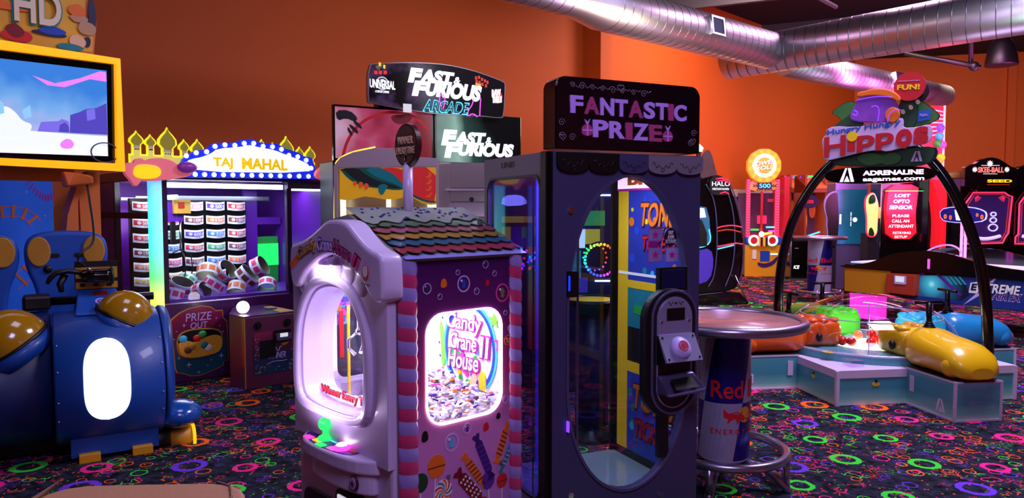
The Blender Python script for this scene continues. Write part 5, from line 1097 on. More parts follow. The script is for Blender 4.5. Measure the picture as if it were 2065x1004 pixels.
# blue backdrop with a toy railway
mk('backdrop', (22, 92, 200), .6, emit=.28, ec=(16, 80, 210), vary=.5, bscale=2.5); mk('track_wood', (196, 84, 60), .6, emit=.12); mk('cloud_pale', (150, 150, 235), .6, emit=.12)
bd0, bd1 = bx(-60, 500, .90)[0], bx(112, 500, .90)[0]
b = B('backdrop').poly(rect(-2.2, bd1, .05, 1.85), FY(.95), 0, .03)
def rail(L, y=.92, w_=.035, gap=.07):
    P_ = [Vector(bx(a, c, y)) for a, c in L]; P_ = [Vector(p) for p in smooth([tuple(p) for p in P_], 3, False)]
    acc = 0
    for i in range(len(P_) - 1):
        a, c = P_[i], P_[i + 1]; t = (c - a); ln = t.length; t.normalize(); n_ = Vector((-t.y, t.x))
        for s in (-1, 1): b.m('track_wood').poly([tuple(a + n_ * s * w_), tuple(c + n_ * s * w_), tuple(c + n_ * s * (w_ + .006)), tuple(a + n_ * s * (w_ + .006))], FY(y), 0, .004)
        acc += ln
        if acc > gap:
            acc = 0; b.m('boom_orange').poly([tuple(a - n_ * w_ * 1.4), tuple(a - n_ * w_ * 1.4 + t * .02), tuple(a + n_ * w_ * 1.4 + t * .02), tuple(a + n_ * w_ * 1.4)], FY(y), 0, .006)
rail([(-20, 430), (10, 426), (40, 427), (60, 436), (72, 450)]); rail([(25, 575), (50, 555), (70, 540)], w_=.05)
P_ = [bx(a, c, .92) for a, c in [(62, 362), (68, 378), (85, 388), (105, 386)]]
for i in range(10):
    t = i / 9; q = P_[0][0] + (P_[3][0] - P_[0][0]) * t, P_[0][1] - .12 * math.sin(t * 2.2); b.m('magenta').poly([(q[0], q[1]), (q[0] + .01, q[1]), (q[0] - .03 + .06 * t, q[1] - .05), (q[0] - .04 + .06 * t, q[1] - .05)], FY(.92), 0, .004)
for cx2, cz2, rx_, rz_ in ((-1.62, 1.42, .15, .1), (-1.7, 1.12, .12, .22), (-1.25, 1.30, .12, .05)): b.m('cloud_pale').poly(circ(cx2, cz2, rx_, rz_), FY(.92), 0, .003)
for i in range(24): b.m('cloud_pale').poly(star(random.uniform(-1.9, bd1 - .05), random.uniform(1.2, 1.75), .012, .003, 4), FY(.92), 0, .003)
b.out('backdrop_panel', ms)
# topper with HD
ht = [(-1.5, 2.62), (-.42, 2.62), (-.34, 2.66), (-.37, 2.78), (-.34, 2.95), (-.37, 3.08), (-.46, 3.09), (-.46, 3.4), (-1.5, 3.4)]
hp = [bx(a, c, .10) for a, c in ((190, 110), (196, 42), (180, 41), (178, -60))]
b = B('boom_orange').poly([(-1.5, hp[0][1] - .15), (hp[0][0], hp[0][1]), (hp[1][0], hp[1][1]), (hp[2][0], hp[2][1]), (hp[3][0], hp[3][1]), (-1.5, hp[3][1])], FY(.14), 0, .03)
mk('topper_yellow', (230, 170, 30), .5, vary=.35, bscale=4)
b.m('topper_yellow').poly([(-1.5, hp[0][1] - .1), bx(185, 105, .11), bx(188, 60, .11), bx(172, 45, .11), bx(170, -60, .11), (-1.5, hp[3][1])], FY(.11), 0, .004)
for px, py, rx_, rz_, c in ((35, 72, .11, .05, 'red'), (28, 62, .06, .05, 'dkred'), (50, 70, .05, .03, 'orange'), (105, 62, .09, .035, 'blue'), (100, 68, .12, .02, 'navy'), (175, 58, .07, .055, 'tan'), (155, 22, .06, .05, 'orange'), (160, 38, .07, .03, 'tan'), (155, 85, .06, .055, 'skin'), (140, 95, .1, .03, 'teal'), (60, 100, .12, .03, 'orange'), (175, 85, .03, .04, 'navy'), (185, 30, .03, .12, 'navy'), (10, 10, .2, .03, 'orange')):
    u, v = bx(px, py, .1); b.m(c).poly(smooth([(u + rx_ * math.cos(a) * random.uniform(.8, 1.1), v + rz_ * math.sin(a) * random.uniform(.8, 1.1)) for a in [2 * PI * i / 9 for i in range(9)]], 2), FY(.1), 0, .006 + random.random() * .003)
tp = b.out('topper_board', ms)
u0_, v0_ = bx(28, 38, .09); u1_, v1_ = bx(122, 0, .09)
text(tp, 'HD', FY(.092), (u0_ - .012, u1_ + .012, v0_ - .02, v0_ + .24), 'teal', bold=.09, th=.004); text(tp, 'HD', FY(.088), (u0_, u1_, v0_ - .01, v0_ + .23), 'cream', bold=.05, th=.01)

# brown padded bench at the bottom left
mk('vinyl_tan', (176, 124, 88), .6, bump=.15, bscale=90, vary=.06)
bn = Fr(-1.38, 2.2, 2); bz = .80
r_ = bn.root('padded_bench', 'tan vinyl padded bench top with a rounded end at the bottom left', 'bench')
P_ = [(.0, -.34), (0, .0), (.52, .02), (.60, -.02), (.66, -.10), (.70, -.34)]
B('vinyl_tan').poly(smooth([(.02, -.36), (0, -.02), (.30, -.01), (.51, -.01), (.59, -.06), (.635, -.2), (.64, -.36)], 2), FZ(.68), 0, .095, True).out('cushion', r_, bevel=.02, seg=4)
B('brown').tube([(.49, -.012, .774), (.54, -.05, .776), (.575, -.14, .776), (.585, -.34, .776)], .004, 6).out('seam', r_)
B('dark').box(.05, .60, -.33, -.05, 0, .68).out('bench_base', r_)
b = B('tan').loft([[(-.10, -.25, .72), (-.02, -.10, .76), (.03, .0, .79), (.05, -.3, .79)], [(-.16, -.3, .70), (-.09, -.15, .72), (-.02, -.02, .74), (.0, -.32, .73)]], False); b.out('torn_flap', r_)
# ------------------------------------------------------------------ twin racing cabinet (FAST & FURIOUS)
def bxs(fr, px0, px1, py0, py1, y=0):
    a, c = fr.at(px0, py1, y), fr.at(px1, py0, y); return a[0], c[0], a[1], c[1]
def pl(fr, L, y=0): return [fr.at(a, c, y) for a, c in L]
FF = Fr((740 - 1032.5) / 1500 * 7, 7, 30); ff = FF.root('racing_cabinet', 'twin-screen street racing cabinet with a curved lit topper', 'racing game')
mk('lit_text', (235, 240, 245), .4, emit=1.0)
sq = pl(FF, [(672, 215), (879, 229), (869, 322), (662, 322)], 0)
mk('screen_frame', (10, 10, 12), .2, coat=.5)
screen_mat('smoke_art', [(.3, (10, 8, 10)), (.5, (30, 22, 24)), (.58, (120, 122, 116)), (.66, (46, 30, 34)), (.78, (70, 50, 84)), (.95, (14, 8, 16))], .9, 4.5, axis='X', noise=1.1, z0=-1.4, z1=3.6)
screen_mat('dragstrip', [(.15, (4, 6, 8)), (.45, (20, 40, 40)), (.62, (150, 190, 178)), (.7, (40, 70, 66)), (.85, (6, 8, 10)), (1, (4, 5, 7))], .9, 1.0, axis='X', noise=.5, z0=.4, z1=2.0)
screen_mat('car_pink', [(.2, (200, 50, 110)), (.45, (235, 120, 175)), (.62, (215, 170, 205)), (.85, (190, 70, 110)), (1, (140, 30, 50))], .75, 1.8, axis='X', noise=.9, z0=-.9, z1=1.4)
zA, zB = 2.06, 2.53
for i, (a0, a1, art) in enumerate(((-.31, .685, 'car_pink'), (.70, 1.685, 'dragstrip'))):
    f = B('screen_frame').box(a0, a1, 0, .05, zA - .02, zB + .02).out('monitor', ff, bevel=.004)
    b = B(art).box(a0 + .018, a1 - .018, -.004, 0, zA, zB)
    if i == 0:
        b.m('red'); 
        Pq = pl(FF, [(690, 322), (698, 288), (716, 258), (742, 238), (775, 227), (810, 226), (845, 240), (862, 262)], -.005); Pq = smooth(Pq, 2, False)
        for j in range(len(Pq) - 1):
            a, c = Vector(Pq[j]), Vector(Pq[j + 1]); t = (c - a).normalized(); n_ = Vector((-t.y, t.x)) * .014; b.poly([tuple(a + n_), tuple(c + n_), tuple(c - n_), tuple(a - n_)], FY(-.004), 0, .002)
        b.m('dkred').poly(smooth(pl(FF, [(788, 230), (832, 233), (828, 246), (805, 252), (790, 244)], -.005), 2), FY(-.004), 0, .003)
        b.m('black')
        for L_ in ([(676, 222), (705, 222), (722, 238), (716, 246), (698, 238), (680, 244)], [(712, 240), (728, 252), (731, 262), (714, 250)], [(703, 248), (722, 262), (722, 272), (706, 258)], [(702, 254), (712, 272), (708, 274), (700, 262)]): b.poly(smooth(pl(FF, L_, -.005), 1), FY(-.004), 0, .003)
    b.out('screen', f)
    if i == 1:
        for s, q0, q1, r0, r1, bo in (('F', 893, 919, 262, 293, .14), ('AST', 919, 978, 268, 291, .12), ('&', 980, 992, 277, 291, .05), ('F', 899, 925, 287, 318, .14), ('URIOUS', 925, 1035, 291, 314, .12)):
            u0, v0 = FF.at(q0, r1, -.008); u1, v1 = FF.at(q1, r0, -.008); text(f, s, FY(-.005), (u0, u1, v0, v1), 'lit_text', bold=bo, shear=.22)
B('dark').box(-.30, 1.68, .06, .5, 0, 2.04).out('cabinet_body', ff, bevel=.01)
B('dark').box(.15, 1.35, .05, .2, 2.55, 2.66).out('topper_mount', ff)
tl_ = smooth([FF.at(*q, -.05) for q in [(741, 130), (760, 128), (800, 126), (850, 126), (900, 130), (950, 141), (990, 155), (1017, 166), (1018, 172), (1015, 236), (1008, 239), (960, 234), (880, 231), (820, 222), (745, 208), (740, 204)]], 1)
mtp = B('steel').poly(tl_, FY(-.02), 0, .045).out('topper', ff)
c0 = (sum(p[0] for p in tl_) / len(tl_), sum(p[1] for p in tl_) / len(tl_)); ti = [(c0[0] + (a - c0[0]) * .985, c0[1] + (c - c0[1]) * .965) for a, c in tl_]
b = B('smoke_art').poly(ti, FY(-.065), 0, .004)
Y2 = FY(-.069)
def rb(px0, px1, py0, py1, mat, w=.002, sh=0):
    a0, a1, c0_, c1_ = bxs(FF, px0, px1, py0, py1, -.07); b.m(mat).poly([(a0 + sh, c0_), (a1 + sh, c0_), (a1, c1_), (a0, c1_)], Y2, 0, w)
for q in ((766, 129, 4, 6), (775, 134, 4, 6)): rb(q[0] - 2, q[0] + 2, q[1] - 3, q[1] + 4, 'e_yellow')
for q in (758, 767, 777): rb(q - 3, q + 3, 143, 149, 'e_red')
for q, r_ in ((960, 157), (966, 156), (972, 160), (978, 163), (983, 166), (961, 164), (967, 166), (973, 170), (980, 173)): rb(q - 2, q + 2, r_ - 3, r_ + 3, 'e_dimred')
rb(813, 830, 210, 226, 'e_softwhite'); rb(959, 970, 168, 175, 'e_orange', .001)
b.out('topper_art', mtp)
def ft(s, q0, q1, r0, r1, m, big=False, sh=.25, bold=.06, th=.004, dr=0):
    u0, v0 = FF.at(q0, r1, -.075); u1, v1 = FF.at(q1, r0, -.075)
    text(mtp, s, FY(-.070), (u0, u1, v0, v1), m, bold=bold, shear=sh, th=th, warp=(lambda u, v: (u, v + dr * (u - u0))) if dr else None)
ft('F', 826, 850, 138, 166, 'lit_text', bold=.14); ft('AST', 850, 914, 144, 165, 'lit_text', bold=.12, dr=-.03); ft('&', 916, 929, 156, 169, 'lit_text', bold=.05); ft('F', 834, 860, 164, 193, 'lit_text', bold=.14); ft('URIOUS', 860, 970, 169, 193, 'lit_text', bold=.12, dr=-.035)
ft('ARCADE', 855, 945, 206, 225, 'e_cyan', bold=.07, dr=-.01); ft('ARCADE', 857, 943, 208, 223, 'navy', bold=.0, th=.007, dr=-.01)
uc = FF.at(771, 168, -.07)
b = B('e_softwhite').ring(circ(*uc, .062, .062), circ(*uc, .052, .052), Y2, 0, .002, uc, 32)
b.poly(smooth([(uc[0] - .03, uc[1] + .03), (uc[0] + .01, uc[1] + .045), (uc[0] + .035, uc[1] + .02), (uc[0], uc[1] + .015)], 2), Y2, 0, .002).poly(smooth([(uc[0] - .02, uc[1] - .012), (uc[0] + .02, uc[1] - .015), (uc[0] + .005, uc[1] - .045), (uc[0] - .01, uc[1] - .04)], 2), Y2, 0, .002)
b.out('globe_emblem', mtp)
ft('UNIVERSAL', 746, 797, 163, 176, 'lit_text', sh=0, bold=.04, th=.006, dr=-.02); ft('A COMCAST COMPANY', 757, 785, 183.5, 186, 'lit_text', sh=0, bold=0)
uc = FF.at(1003, 195, -.07); B('e_red').poly(circ(*uc, .055, .068), Y2, 0, .002).out('round_emblem', mtp); ft('RAW', 992, 1010, 182, 195, 'lit_text', sh=0, bold=.1, th=.006, dr=.12); ft('THRILLS', 993, 1012, 196, 208, 'lit_text', sh=0, bold=.08, th=.006, dr=.12)
b = B('e_magenta'); 
for L_ in ([(889, 215), (885, 200), (888, 192), (892, 190), (896, 195), (897, 206), (893, 220)], [(955, 198), (952, 212), (944, 222), (942, 234)], [(969, 198), (968, 212), (967, 234)], [(945, 234), (950, 229), (958, 231), (962, 236)]):
    b.tube([(u, -.074, v) for u, v in smooth(pl(FF, L_, -.07), 2, False)], .0045, 6)
b.out('glow_line', mtp)

# ------------------------------------------------------------------ silver merchandiser behind the candy house
mk('silver_pink', (196, 178, 184), .35, .3); mk('brushed', (176, 168, 160), .28, .75); mk('picture_red', (220, 40, 36), .4, emit=.25, ec=(225, 40, 36)); mk('neon_frame', (250, 210, 60), .4, emit=1.5, ec=(255, 205, 60))
for n_, c in dict(picture_black=(20, 26, 24), picture_teal=(0, 110, 120), picture_yellow=(245, 180, 20), picture_orange=(235, 90, 30), picture_green=(0, 80, 70)).items(): mk(n_, c, .4, emit=.25, ec=c)
mk('e_warmtube', (250, 235, 190), .4, emit=1.6, ec=(255, 240, 190))
SC = Fr((675 - 1032.5) / 1500 * 5.5, 5.5, 5); sc = SC.root('merchandiser', 'silver merchandiser with a yellow-edged arched top and a wavy black, yellow and red picture', 'prize machine')
O = pl(SC, [(677, 440), (677, 336), (690, 320), (715, 309), (760, 300), (805, 302), (822, 308), (832, 318), (884, 321), (884, 440)]); O[0] = (O[0][0], .0); O[-1] = (O[-1][0], .0)
I = pl(SC, [(684, 440), (684, 339), (880, 337), (880, 440)]); I[0] = (I[0][0], 1.1); I[-1] = (I[-1][0], 1.1)
B('silver_pink').ring(O, I, FY(0), 0, .10, ((I[0][0] + I[2][0]) / 2, 1.5), 60).out('front_frame', sc, bevel=.006)
x0, x1 = O[0][0], O[-1][0]; xr = SC.at(985, 400, .1)[0] + .02
B('silver_pink').box(x0, x1, 0.02, .9, 0, 1.08).out('base', sc)
B('brushed').box(x0, x1, .5, .52, 1.08, 1.95).box(x0, x1, .02, .5, 1.06, 1.08).out('inner_panel', sc)
b = B('silver_pink').box(x1, xr, .02, .9, 0, 1.94).out('side_cabinet', sc, bevel=.004)
b2 = B('brushed').box(x1 + .09, xr - .01, .0, .02, *[SC.at(900, y, 0)[1] for y in (378, 328)]).box(x1 + .09, xr - .01, .0, .02, *[SC.at(900, y, 0)[1] for y in (406, 385)]).box(x1 + .0, x1 + .08, .0, .025, 0, 1.93); b2.out('side_doors', b)
B('black').poly(circ(*SC.at(951, 402, 0), .018), FY(0), 0, .006).out('lock', b)
B('silver_pink').box(x1 + .05, xr - .01, -.01, .02, SC.at(900, 382, 0)[1] - .01, SC.at(900, 380, 0)[1]).box(x1 + .05, xr, -.01, .02, SC.at(900, 437, 0)[1], SC.at(900, 435, 0)[1]).out('trim_line', b)
nf = pl(SC, [(674, 445), (674, 335), (686, 319), (712, 307), (757, 298)], -.05); nf[0] = (nf[0][0], .1)
B('neon_frame').tube([(u, -.05, v) for u, v in smooth(nf, 2, False)], .011, 8).out('neon_edge', sc)
py_ = -.09
pic = pl(SC, [(685, 339), (880, 337), (880, 412), (868, 413), (852, 410), (838, 402), (825, 396), (815, 398), (795, 402), (775, 402), (755, 398), (735, 396), (715, 401), (700, 404), (685, 402)], py_)
b = B('picture_yellow').poly(pic, FY(py_), 0, .004)
def art(L, m, w): b.m(m).poly(smooth(pl(SC, L, py_), 1), FY(py_), .004, .004 + w)
art([(685, 339), (775, 338), (800, 352), (815, 368), (822, 380), (800, 384), (770, 380), (745, 378), (720, 372), (702, 360), (688, 345)], 'picture_green', .001)
art([(688, 339), (722, 339), (738, 352), (760, 364), (790, 372), (812, 380), (790, 379), (760, 377), (735, 372), (715, 362), (700, 348)], 'picture_black', .002)
art([(735, 339), (775, 338), (795, 350), (812, 366), (822, 384), (812, 380), (795, 370), (770, 362), (750, 352)], 'picture_teal', .003)
art([(765, 339), (800, 338), (815, 345), (822, 362), (824, 384), (812, 370), (798, 355), (785, 346)], 'picture_red', .004)
art([(800, 338), (879, 337), (879, 405), (865, 406), (845, 400), (832, 392), (823, 386), (820, 360)], 'picture_red', .003)
art([(821, 390), (832, 396), (848, 404), (865, 409), (879, 409), (879, 405), (866, 405), (848, 399), (830, 390)], 'picture_green', .005)
for px, py, r in ((716, 370, 7), (728, 373, 9), (739, 376, 9)): art([(px - r * .4, py - r * .8), (px + r * .5, py - r * .6), (px + r * .5, py + r * .5), (px - r * .6, py + r * .8)], 'picture_orange', .006)
art([(762, 375), (772, 370), (784, 374), (778, 382), (772, 394), (764, 390)], 'picture_teal', .006)
for k in range(4): art([(862 + k * 2, 346 + k * 14), (872, 350 + k * 13), (866, 360 + k * 13), (856, 358 + k * 13), (866, 354 + k * 13)], 'picture_orange', .006)
b.out('wavy_picture', sc)
for p0, p1 in ((686, 697), (779, 788), (862, 880)): 
    u0, u1 = SC.at(p0, 420, .3)[0], SC.at(p1, 420, .3)[0]; B('e_warmtube').box(u0, u1, .3, .33, 1.1, SC.at(700, 396, .3)[1]).out('tube_light', sc)
# ------------------------------------------------------------------ machines seen through the prize machine's glass
LG = Fr(.55, 6.3, 0); lg = LG.root('wheel_game', 'dark wheel game with a ring of rainbow bulbs, seen through the oval window', 'arcade game')
b = B('navy').box(-.10, .75, .1, .8, 0, 1.9).out('cabinet_body', lg, bevel=.01)
wc = LG.at(1213, 525, 0)
B('black').poly(circ(*wc, .16), FY(.1), 0, .04).out('wheel', lg)
RB = [(255, 40, 30), (255, 110, 20), (255, 170, 30), (180, 255, 60), (40, 255, 90), (30, 240, 190), (40, 160, 255), (60, 80, 255), (150, 60, 255), (255, 60, 220), (255, 50, 120)]
for i, c in enumerate(RB): mk('bulb_%d' % i, (60, 60, 60), .4, emit=3.0, ec=c)
for k in range(28):
    a = 2 * PI * k / 28; B('bulb_%d' % (k * len(RB) // 28)).ball((wc[0] + .135 * math.cos(a), .05, wc[1] + .135 * math.sin(a)), .012, 8, 6).out('bulb', lg)
for k in range(16):
    a = 2 * PI * k / 16; B('bulb_%d' % (k * len(RB) // 16)).ball((wc[0] - .05 + .10 * math.cos(a), .055, wc[1] + .02 + .11 * math.sin(a)), .008, 8, 6).out('bulb', lg)
def blk(fr, r_, px0, px1, py0, py1, y, mat, name, d=.01):
    u0, u1, v0, v1 = bxs(fr, px0, px1, py0, py1, y); return B(mat).box(u0, u1, y, y + d, v0, v1).out(name, r_)
mk('dim_teal', (30, 120, 130), .4, emit=.35, ec=(40, 150, 165)); mk('dim_yellow', (200, 190, 40), .4, emit=.45, ec=(200, 190, 40)); mk('dim_green', (40, 150, 70), .4, emit=.35, ec=(50, 180, 80)); mk('dim_violet', (70, 50, 170), .4, emit=.35, ec=(80, 50, 190)); mk('dim_white', (210, 230, 235), .4, emit=1.0, ec=(200, 235, 245))
B('e_cool').box(-.10, .75, .08, .1, LG.at(1213, 395, .1)[1], LG.at(1213, 392, .1)[1]).out('light_strip', lg)
blk(LG, lg, 1150, 1200, 396, 412, .07, 'dim_teal', 'header'); blk(LG, lg, 1158, 1180, 462, 500, .07, 'dim_white', 'notice'); blk(LG, lg, 1180, 1210, 462, 492, .08, 'dim_yellow', 'panel'); blk(LG, lg, 1150, 1220, 425, 455, .08, 'dim_green', 'panel'); blk(LG, lg, 1150, 1172, 505, 580, .08, 'dim_teal', 'panel'); blk(LG, lg, 1200, 1245, 565, 568, .06, 'e_cool', 'light_strip'); blk(LG, lg, 1165, 1185, 560, 590, .08, 'dim_violet', 'panel')
G2 = Fr(-.08, 6.5, 0); g2 = G2.root('pusher_game', 'lit coin pusher with a glowing white canopy, seen through the violet side window', 'arcade game')
B('navy').box(-.02, .46, .12, .8, 0, 2.0).out('cabinet_body', g2, bevel=.01)
u0, v0 = G2.at(1010, 416, .05); u1, v1 = G2.at(1062, 392, .05)
B('dim_white').poly(smooth([(u0, v0), (u1, v0 + .01), (u1, v0 + .06), (u1 - .06, v1), (u0 + .02, v1 - .01)], 1), FY(.1), 0, .05).out('lit_canopy', g2)
blk(G2, g2, 1012, 1085, 436, 449, .08, 'dim_yellow', 'header'); blk(G2, g2, 1012, 1085, 450, 455, .07, 'black', 'shelf'); blk(G2, g2, 1012, 1030, 457, 490, .09, 'dim_yellow', 'panel'); blk(G2, g2, 1052, 1062, 457, 480, .09, 'dim_green', 'panel'); blk(G2, g2, 1075, 1090, 455, 475, .09, 'dim_yellow', 'panel'); blk(G2, g2, 1030, 1075, 457, 500, .10, 'purple', 'panel')
for i in range(26):
    px, py = random.uniform(1050, 1085), random.uniform(500, 545); u, v = G2.at(px, py, .06); B(random.choice(['bulb_7', 'bulb_6', 'bulb_9', 'bulb_0', 'bulb_5'])).ball((u, .06, v), .012, 8, 6).out('bulb', g2)
blk(G2, g2, 1062, 1082, 498, 512, .07, 'e_dimred', 'display')
tb = root('reflected_table', 'small round table with a black ring edge and yellow top, standing in for a reflection in the oval window', 'table', (.56, 5.15, 0), 0)  # solid table built in place of a reflection on the glass
B('yellow').lathe([(0, .95), (.20, .95), (.20, .965), (0, .965)], n=48).out('tabletop', tb)
B('blackmetal').tube([(.215 * math.cos(a), .215 * math.sin(a), .957) for a in [2 * PI * i / 40 for i in range(40)]], .022, 8, closed=True).out('table_rim', tb)
B('navy').lathe([(.12, .10), (.12, .94)], n=24).out('pedestal', tb); B('blackmetal').lathe([(.2, 0), (.2, .03), (.06, .08), (.06, .12)], n=24).out('foot', tb)

# ------------------------------------------------------------------ halo cabinet
HF = Fr((1405 - 1032.5) / 1500 * 12.3, 12.3, 8); hr = HF.root('shooter_cabinet', 'tall black curved shooting cabinet with red and cyan light streaks', 'arcade game')
def hp_(L, y=0): return smooth(pl(HF, L, y), 1)
b = B('gloss_black').poly(hp_([(1380, 372), (1432, 355), (1452, 352), (1468, 364), (1486, 410), (1498, 470), (1499, 520), (1494, 560), (1482, 588), (1380, 596)]), FY(.9), 0, .9).out('curved_shell', hr, bevel=.02)
B('gloss_black').poly(hp_([(1375, 596), (1482, 584), (1506, 606), (1504, 614), (1375, 622)]), FY(.9), 0, .98).out('floor_base', hr, bevel=.01)
for L_ in ([(1424, 372), (1440, 400), (1446, 450), (1446, 510), (1440, 560), (1428, 578)], [(1462, 372), (1478, 420), (1483, 480), (1478, 540), (1462, 578)], [(1470, 364), (1488, 410), (1500, 470), (1500, 520), (1494, 560)]):
    B('bezel').tube([(u, -.03, v) for u, v in smooth(pl(HF, L_, -.03), 2, False)], .012, 8).out('chrome_rib', hr)
B('steel').tube([(u, -.08, v) for u, v in pl(HF, [(1482, 555), (1506, 606)], -.08)], .012, 8).out('chrome_rib', hr)
for L_, m in (([(1446, 460), (1458, 456), (1478, 454), (1496, 458)], 'e_neonred'), ([(1448, 466), (1470, 462), (1494, 468)], 'e_dimred'), ([(1447, 497), (1465, 494), (1482, 490), (1498, 492)], 'e_neonred'), ([(1447, 502), (1465, 498), (1480, 494)], 'e_cyan'), ([(1405, 500), (1425, 496), (1434, 484), (1430, 462)], 'e_cyan'), ([(1406, 488), (1424, 485)], 'e_neonred'), ([(1406, 478), (1424, 476)], 'e_neonred')):
    B(m).tube([(u, -.035, v) for u, v in smooth(pl(HF, L_, -.035), 2, False)], .011, 6).out('light_streak', hr)
sg = B('black').poly(hp_([(1431, 360), (1450, 353), (1466, 362), (1473, 392), (1456, 394), (1432, 392)], -.06), FY(-.03), 0, .04).out('sign_panel', hr)
u0, u1, v0, v1 = bxs(HF, 1436, 1472, 366, 375, -.08); text(sg, 'HALO', FY(-.075), (u0, u1, v0, v1), 'lit_text', bold=.01)
u0, u1, v0, v1 = bxs(HF, 1437, 1470, 379, 383, -.08); text(sg, 'FIRETEAM RAVEN', FY(-.075), (u0, u1, v0, v1), 'lit_text')
for L_ in ([(1444, 361), (1455, 359), (1468, 363)], [(1446, 366), (1458, 363), (1471, 369)], [(1452, 390), (1462, 387), (1470, 391)]): B('e_neonred').tube([(u, -.085, v) for u, v in pl(HF, L_, -.08)], .012, 6).out('red_streak', sg)
scr = B('e_screenblue').poly(pl(HF, [(1404, 415), (1424, 418), (1430, 440), (1432, 470), (1428, 490), (1404, 494)], -.02), FY(0), 0, .03).out('screen', hr)
B('dim_white').poly(pl(HF, [(1404, 418), (1420, 420), (1424, 438), (1404, 440)], -.04), FY(-.03), 0, .01).out('screen_glow', scr)
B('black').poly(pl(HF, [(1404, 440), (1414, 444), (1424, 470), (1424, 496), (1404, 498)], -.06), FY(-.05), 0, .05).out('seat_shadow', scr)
B('dim_violet').poly(hp_([(1404, 505), (1434, 500), (1440, 530), (1432, 565), (1404, 575)], -.01), FY(0), 0, .01).out('lower_art', hr)
mk('topper_rock', (96, 62, 66), .7, vary=.5, bscale=6)
b = B('topper_rock')
b.poly(smooth(pl(HF, [(1410, 362), (1410, 335), (1416, 315), (1426, 300), (1434, 308), (1440, 330), (1447, 358)], .1), 1), FY(.14), 0, .05).out('topper_cutout', hr)
B('dim_white').poly(pl(HF, [(1404, 284), (1419, 298), (1416, 306), (1404, 306)], .2), FY(.22), 0, .02).out('lit_corner_sign', hr)
B('e_purple').box(*bxs(HF, 1403, 1408, 236, 258, .3)[:2], .3, .34, *bxs(HF, 1403, 1408, 236, 258, .3)[2:]).out('violet_lamp', hr)
for px_, y_, a_, c_ in ((1405.5, .32, 258, 372), (1411, .23, 306, 372)):
    u0, v0 = HF.at(px_, c_, y_); u1, v1 = HF.at(px_, a_, y_); B('black').rod((u0, y_, v0), (u0, y_, v1), .02).out('sign_post', hr)

# ------------------------------------------------------------------ power roll
mk('roll_yellow', (226, 160, 30), .35, coat=.3); mk('roll_red', (190, 34, 44), .35, emit=.12, ec=(255, 40, 60)); mk('roll_pink', (255, 90, 140), .35, emit=.5, ec=(255, 70, 130)); mk('roll_orange', (255, 140, 20), .35, emit=1.1, ec=(255, 130, 20)); mk('roll_lit', (255, 190, 60), .35, emit=1.2, ec=(255, 190, 60)); mk('roll_back', (90, 60, 100), .5, emit=.05)
mk('roll_hot', (255, 240, 160), .4, emit=1.5, ec=(255, 240, 170))
PW = Fr((1503 - 1032.5) / 1500 * 17.3, 17.3, 0)
def Pz(y): return PW.at(1545, y, 0)[1]
pw = PW.root('rolling_game', 'yellow ball-rolling game with pink chevron pillars and a round glowing orange sign', 'arcade game')
X0, X1 = 0.0, PW.at(1590, 500)[0]
B('roll_yellow').box(X0, X1, 0, .9, 0, Pz(492)).out('lower_cabinet', pw, bevel=.02)
B('gloss_black').box(X0 - .01, X1 + .01, .02, .9, 0, .06).out('base', pw)
B('blue').box(X0, X1, -.04, .1, Pz(492), Pz(478)).out('ball_tray', pw, bevel=.02)
for px in (1521, 1558): u, v = PW.at(px, 485, -.08); B('dim_white').ring(circ(u, v, .13), circ(u, v, .085), FY(-.04), 0, .04, (u, v), 24).out('tray_ring', pw); B('roll_red').poly(circ(u, v, .08), FY(-.04), 0, .03).out('tray_port', pw)
for k in range(4): u0, u1, v0, v1 = bxs(PW, 1530 + k * 5, 1533 + k * 5, 478, 496, -.1); B(['roll_orange', 'navy', 'roll_orange', 'navy'][k]).box(u0, u1, -.12, -.04, v0, v1).out('centre_stripe', pw)
b = B('roll_back').box(X0 + .05, X1 - .05, .75, .78, Pz(478), Pz(388)); b.m('roll_red').box(X0 + .03, X1 - .03, .0, .8, Pz(481), Pz(474)); b.out('playfield', pw)
B('e_neonred').box(X0 + .45, X1 - .35, .5, .55, Pz(452), Pz(435)).out('lit_ramp', pw)
for m, a0, a1, y0 in (('e_green', 1514, 1530, 463), ('e_cyan', 1545, 1565, 458), ('e_magenta', 1550, 1568, 466)): u0, v0 = PW.at(a0, y0, .2); u1, v1 = PW.at(a1, y0, .2); B(m).rod((u0, .2, v0), (u1, .2, v1), .02).out('lane_light', pw)
B('e_hot').ball((PW.at(1536, 473, -.02)[0], -.02, PW.at(1536, 472, -.02)[1]), .06, 16, 10).out('glowing_ball', pw)
B('roll_lit').rod((PW.at(1540, 473)[0], 0, PW.at(1540, 472)[1]), (PW.at(1562, 470)[0], .2, PW.at(1562, 470)[1]), .03).out('lane_light', pw)
for a0, a1 in ((1506, 1513), (1564, 1572)):
    u0, u1 = PW.at(a0, 400)[0], PW.at(a1, 400)[0]; k = B('roll_pink').box(u0, u1, -.02, .06, Pz(480), Pz(362)).out('pink_pillar', pw, bevel=.01)
    b = B('roll_red'); n = 22
    for i in range(n):
        v = Pz(480) + (Pz(362) - Pz(480)) * i / n; um = (u0 + u1) / 2; b.poly([(u0, v + .03), (um, v), (u1, v + .03), (u1, v + .045), (um, v + .015), (u0, v + .045)], FY(-.02), 0, .006)
    b.out('chevrons', k)
B('roll_red').box(PW.at(1535, 400)[0], PW.at(1539, 400)[0], -.0, .05, Pz(475), Pz(385)).out('centre_post', pw)
B('roll_red').box(X1 - .12, X1, .0, .8, Pz(480), Pz(356)).out('side_wall', pw)
hd = B('roll_yellow').poly(smooth(pl(PW, [(1510, 386), (1512, 370), (1520, 358), (1530, 352), (1555, 352), (1563, 360), (1568, 386)]), 1), FY(.3), 0, .33).out('header', pw)
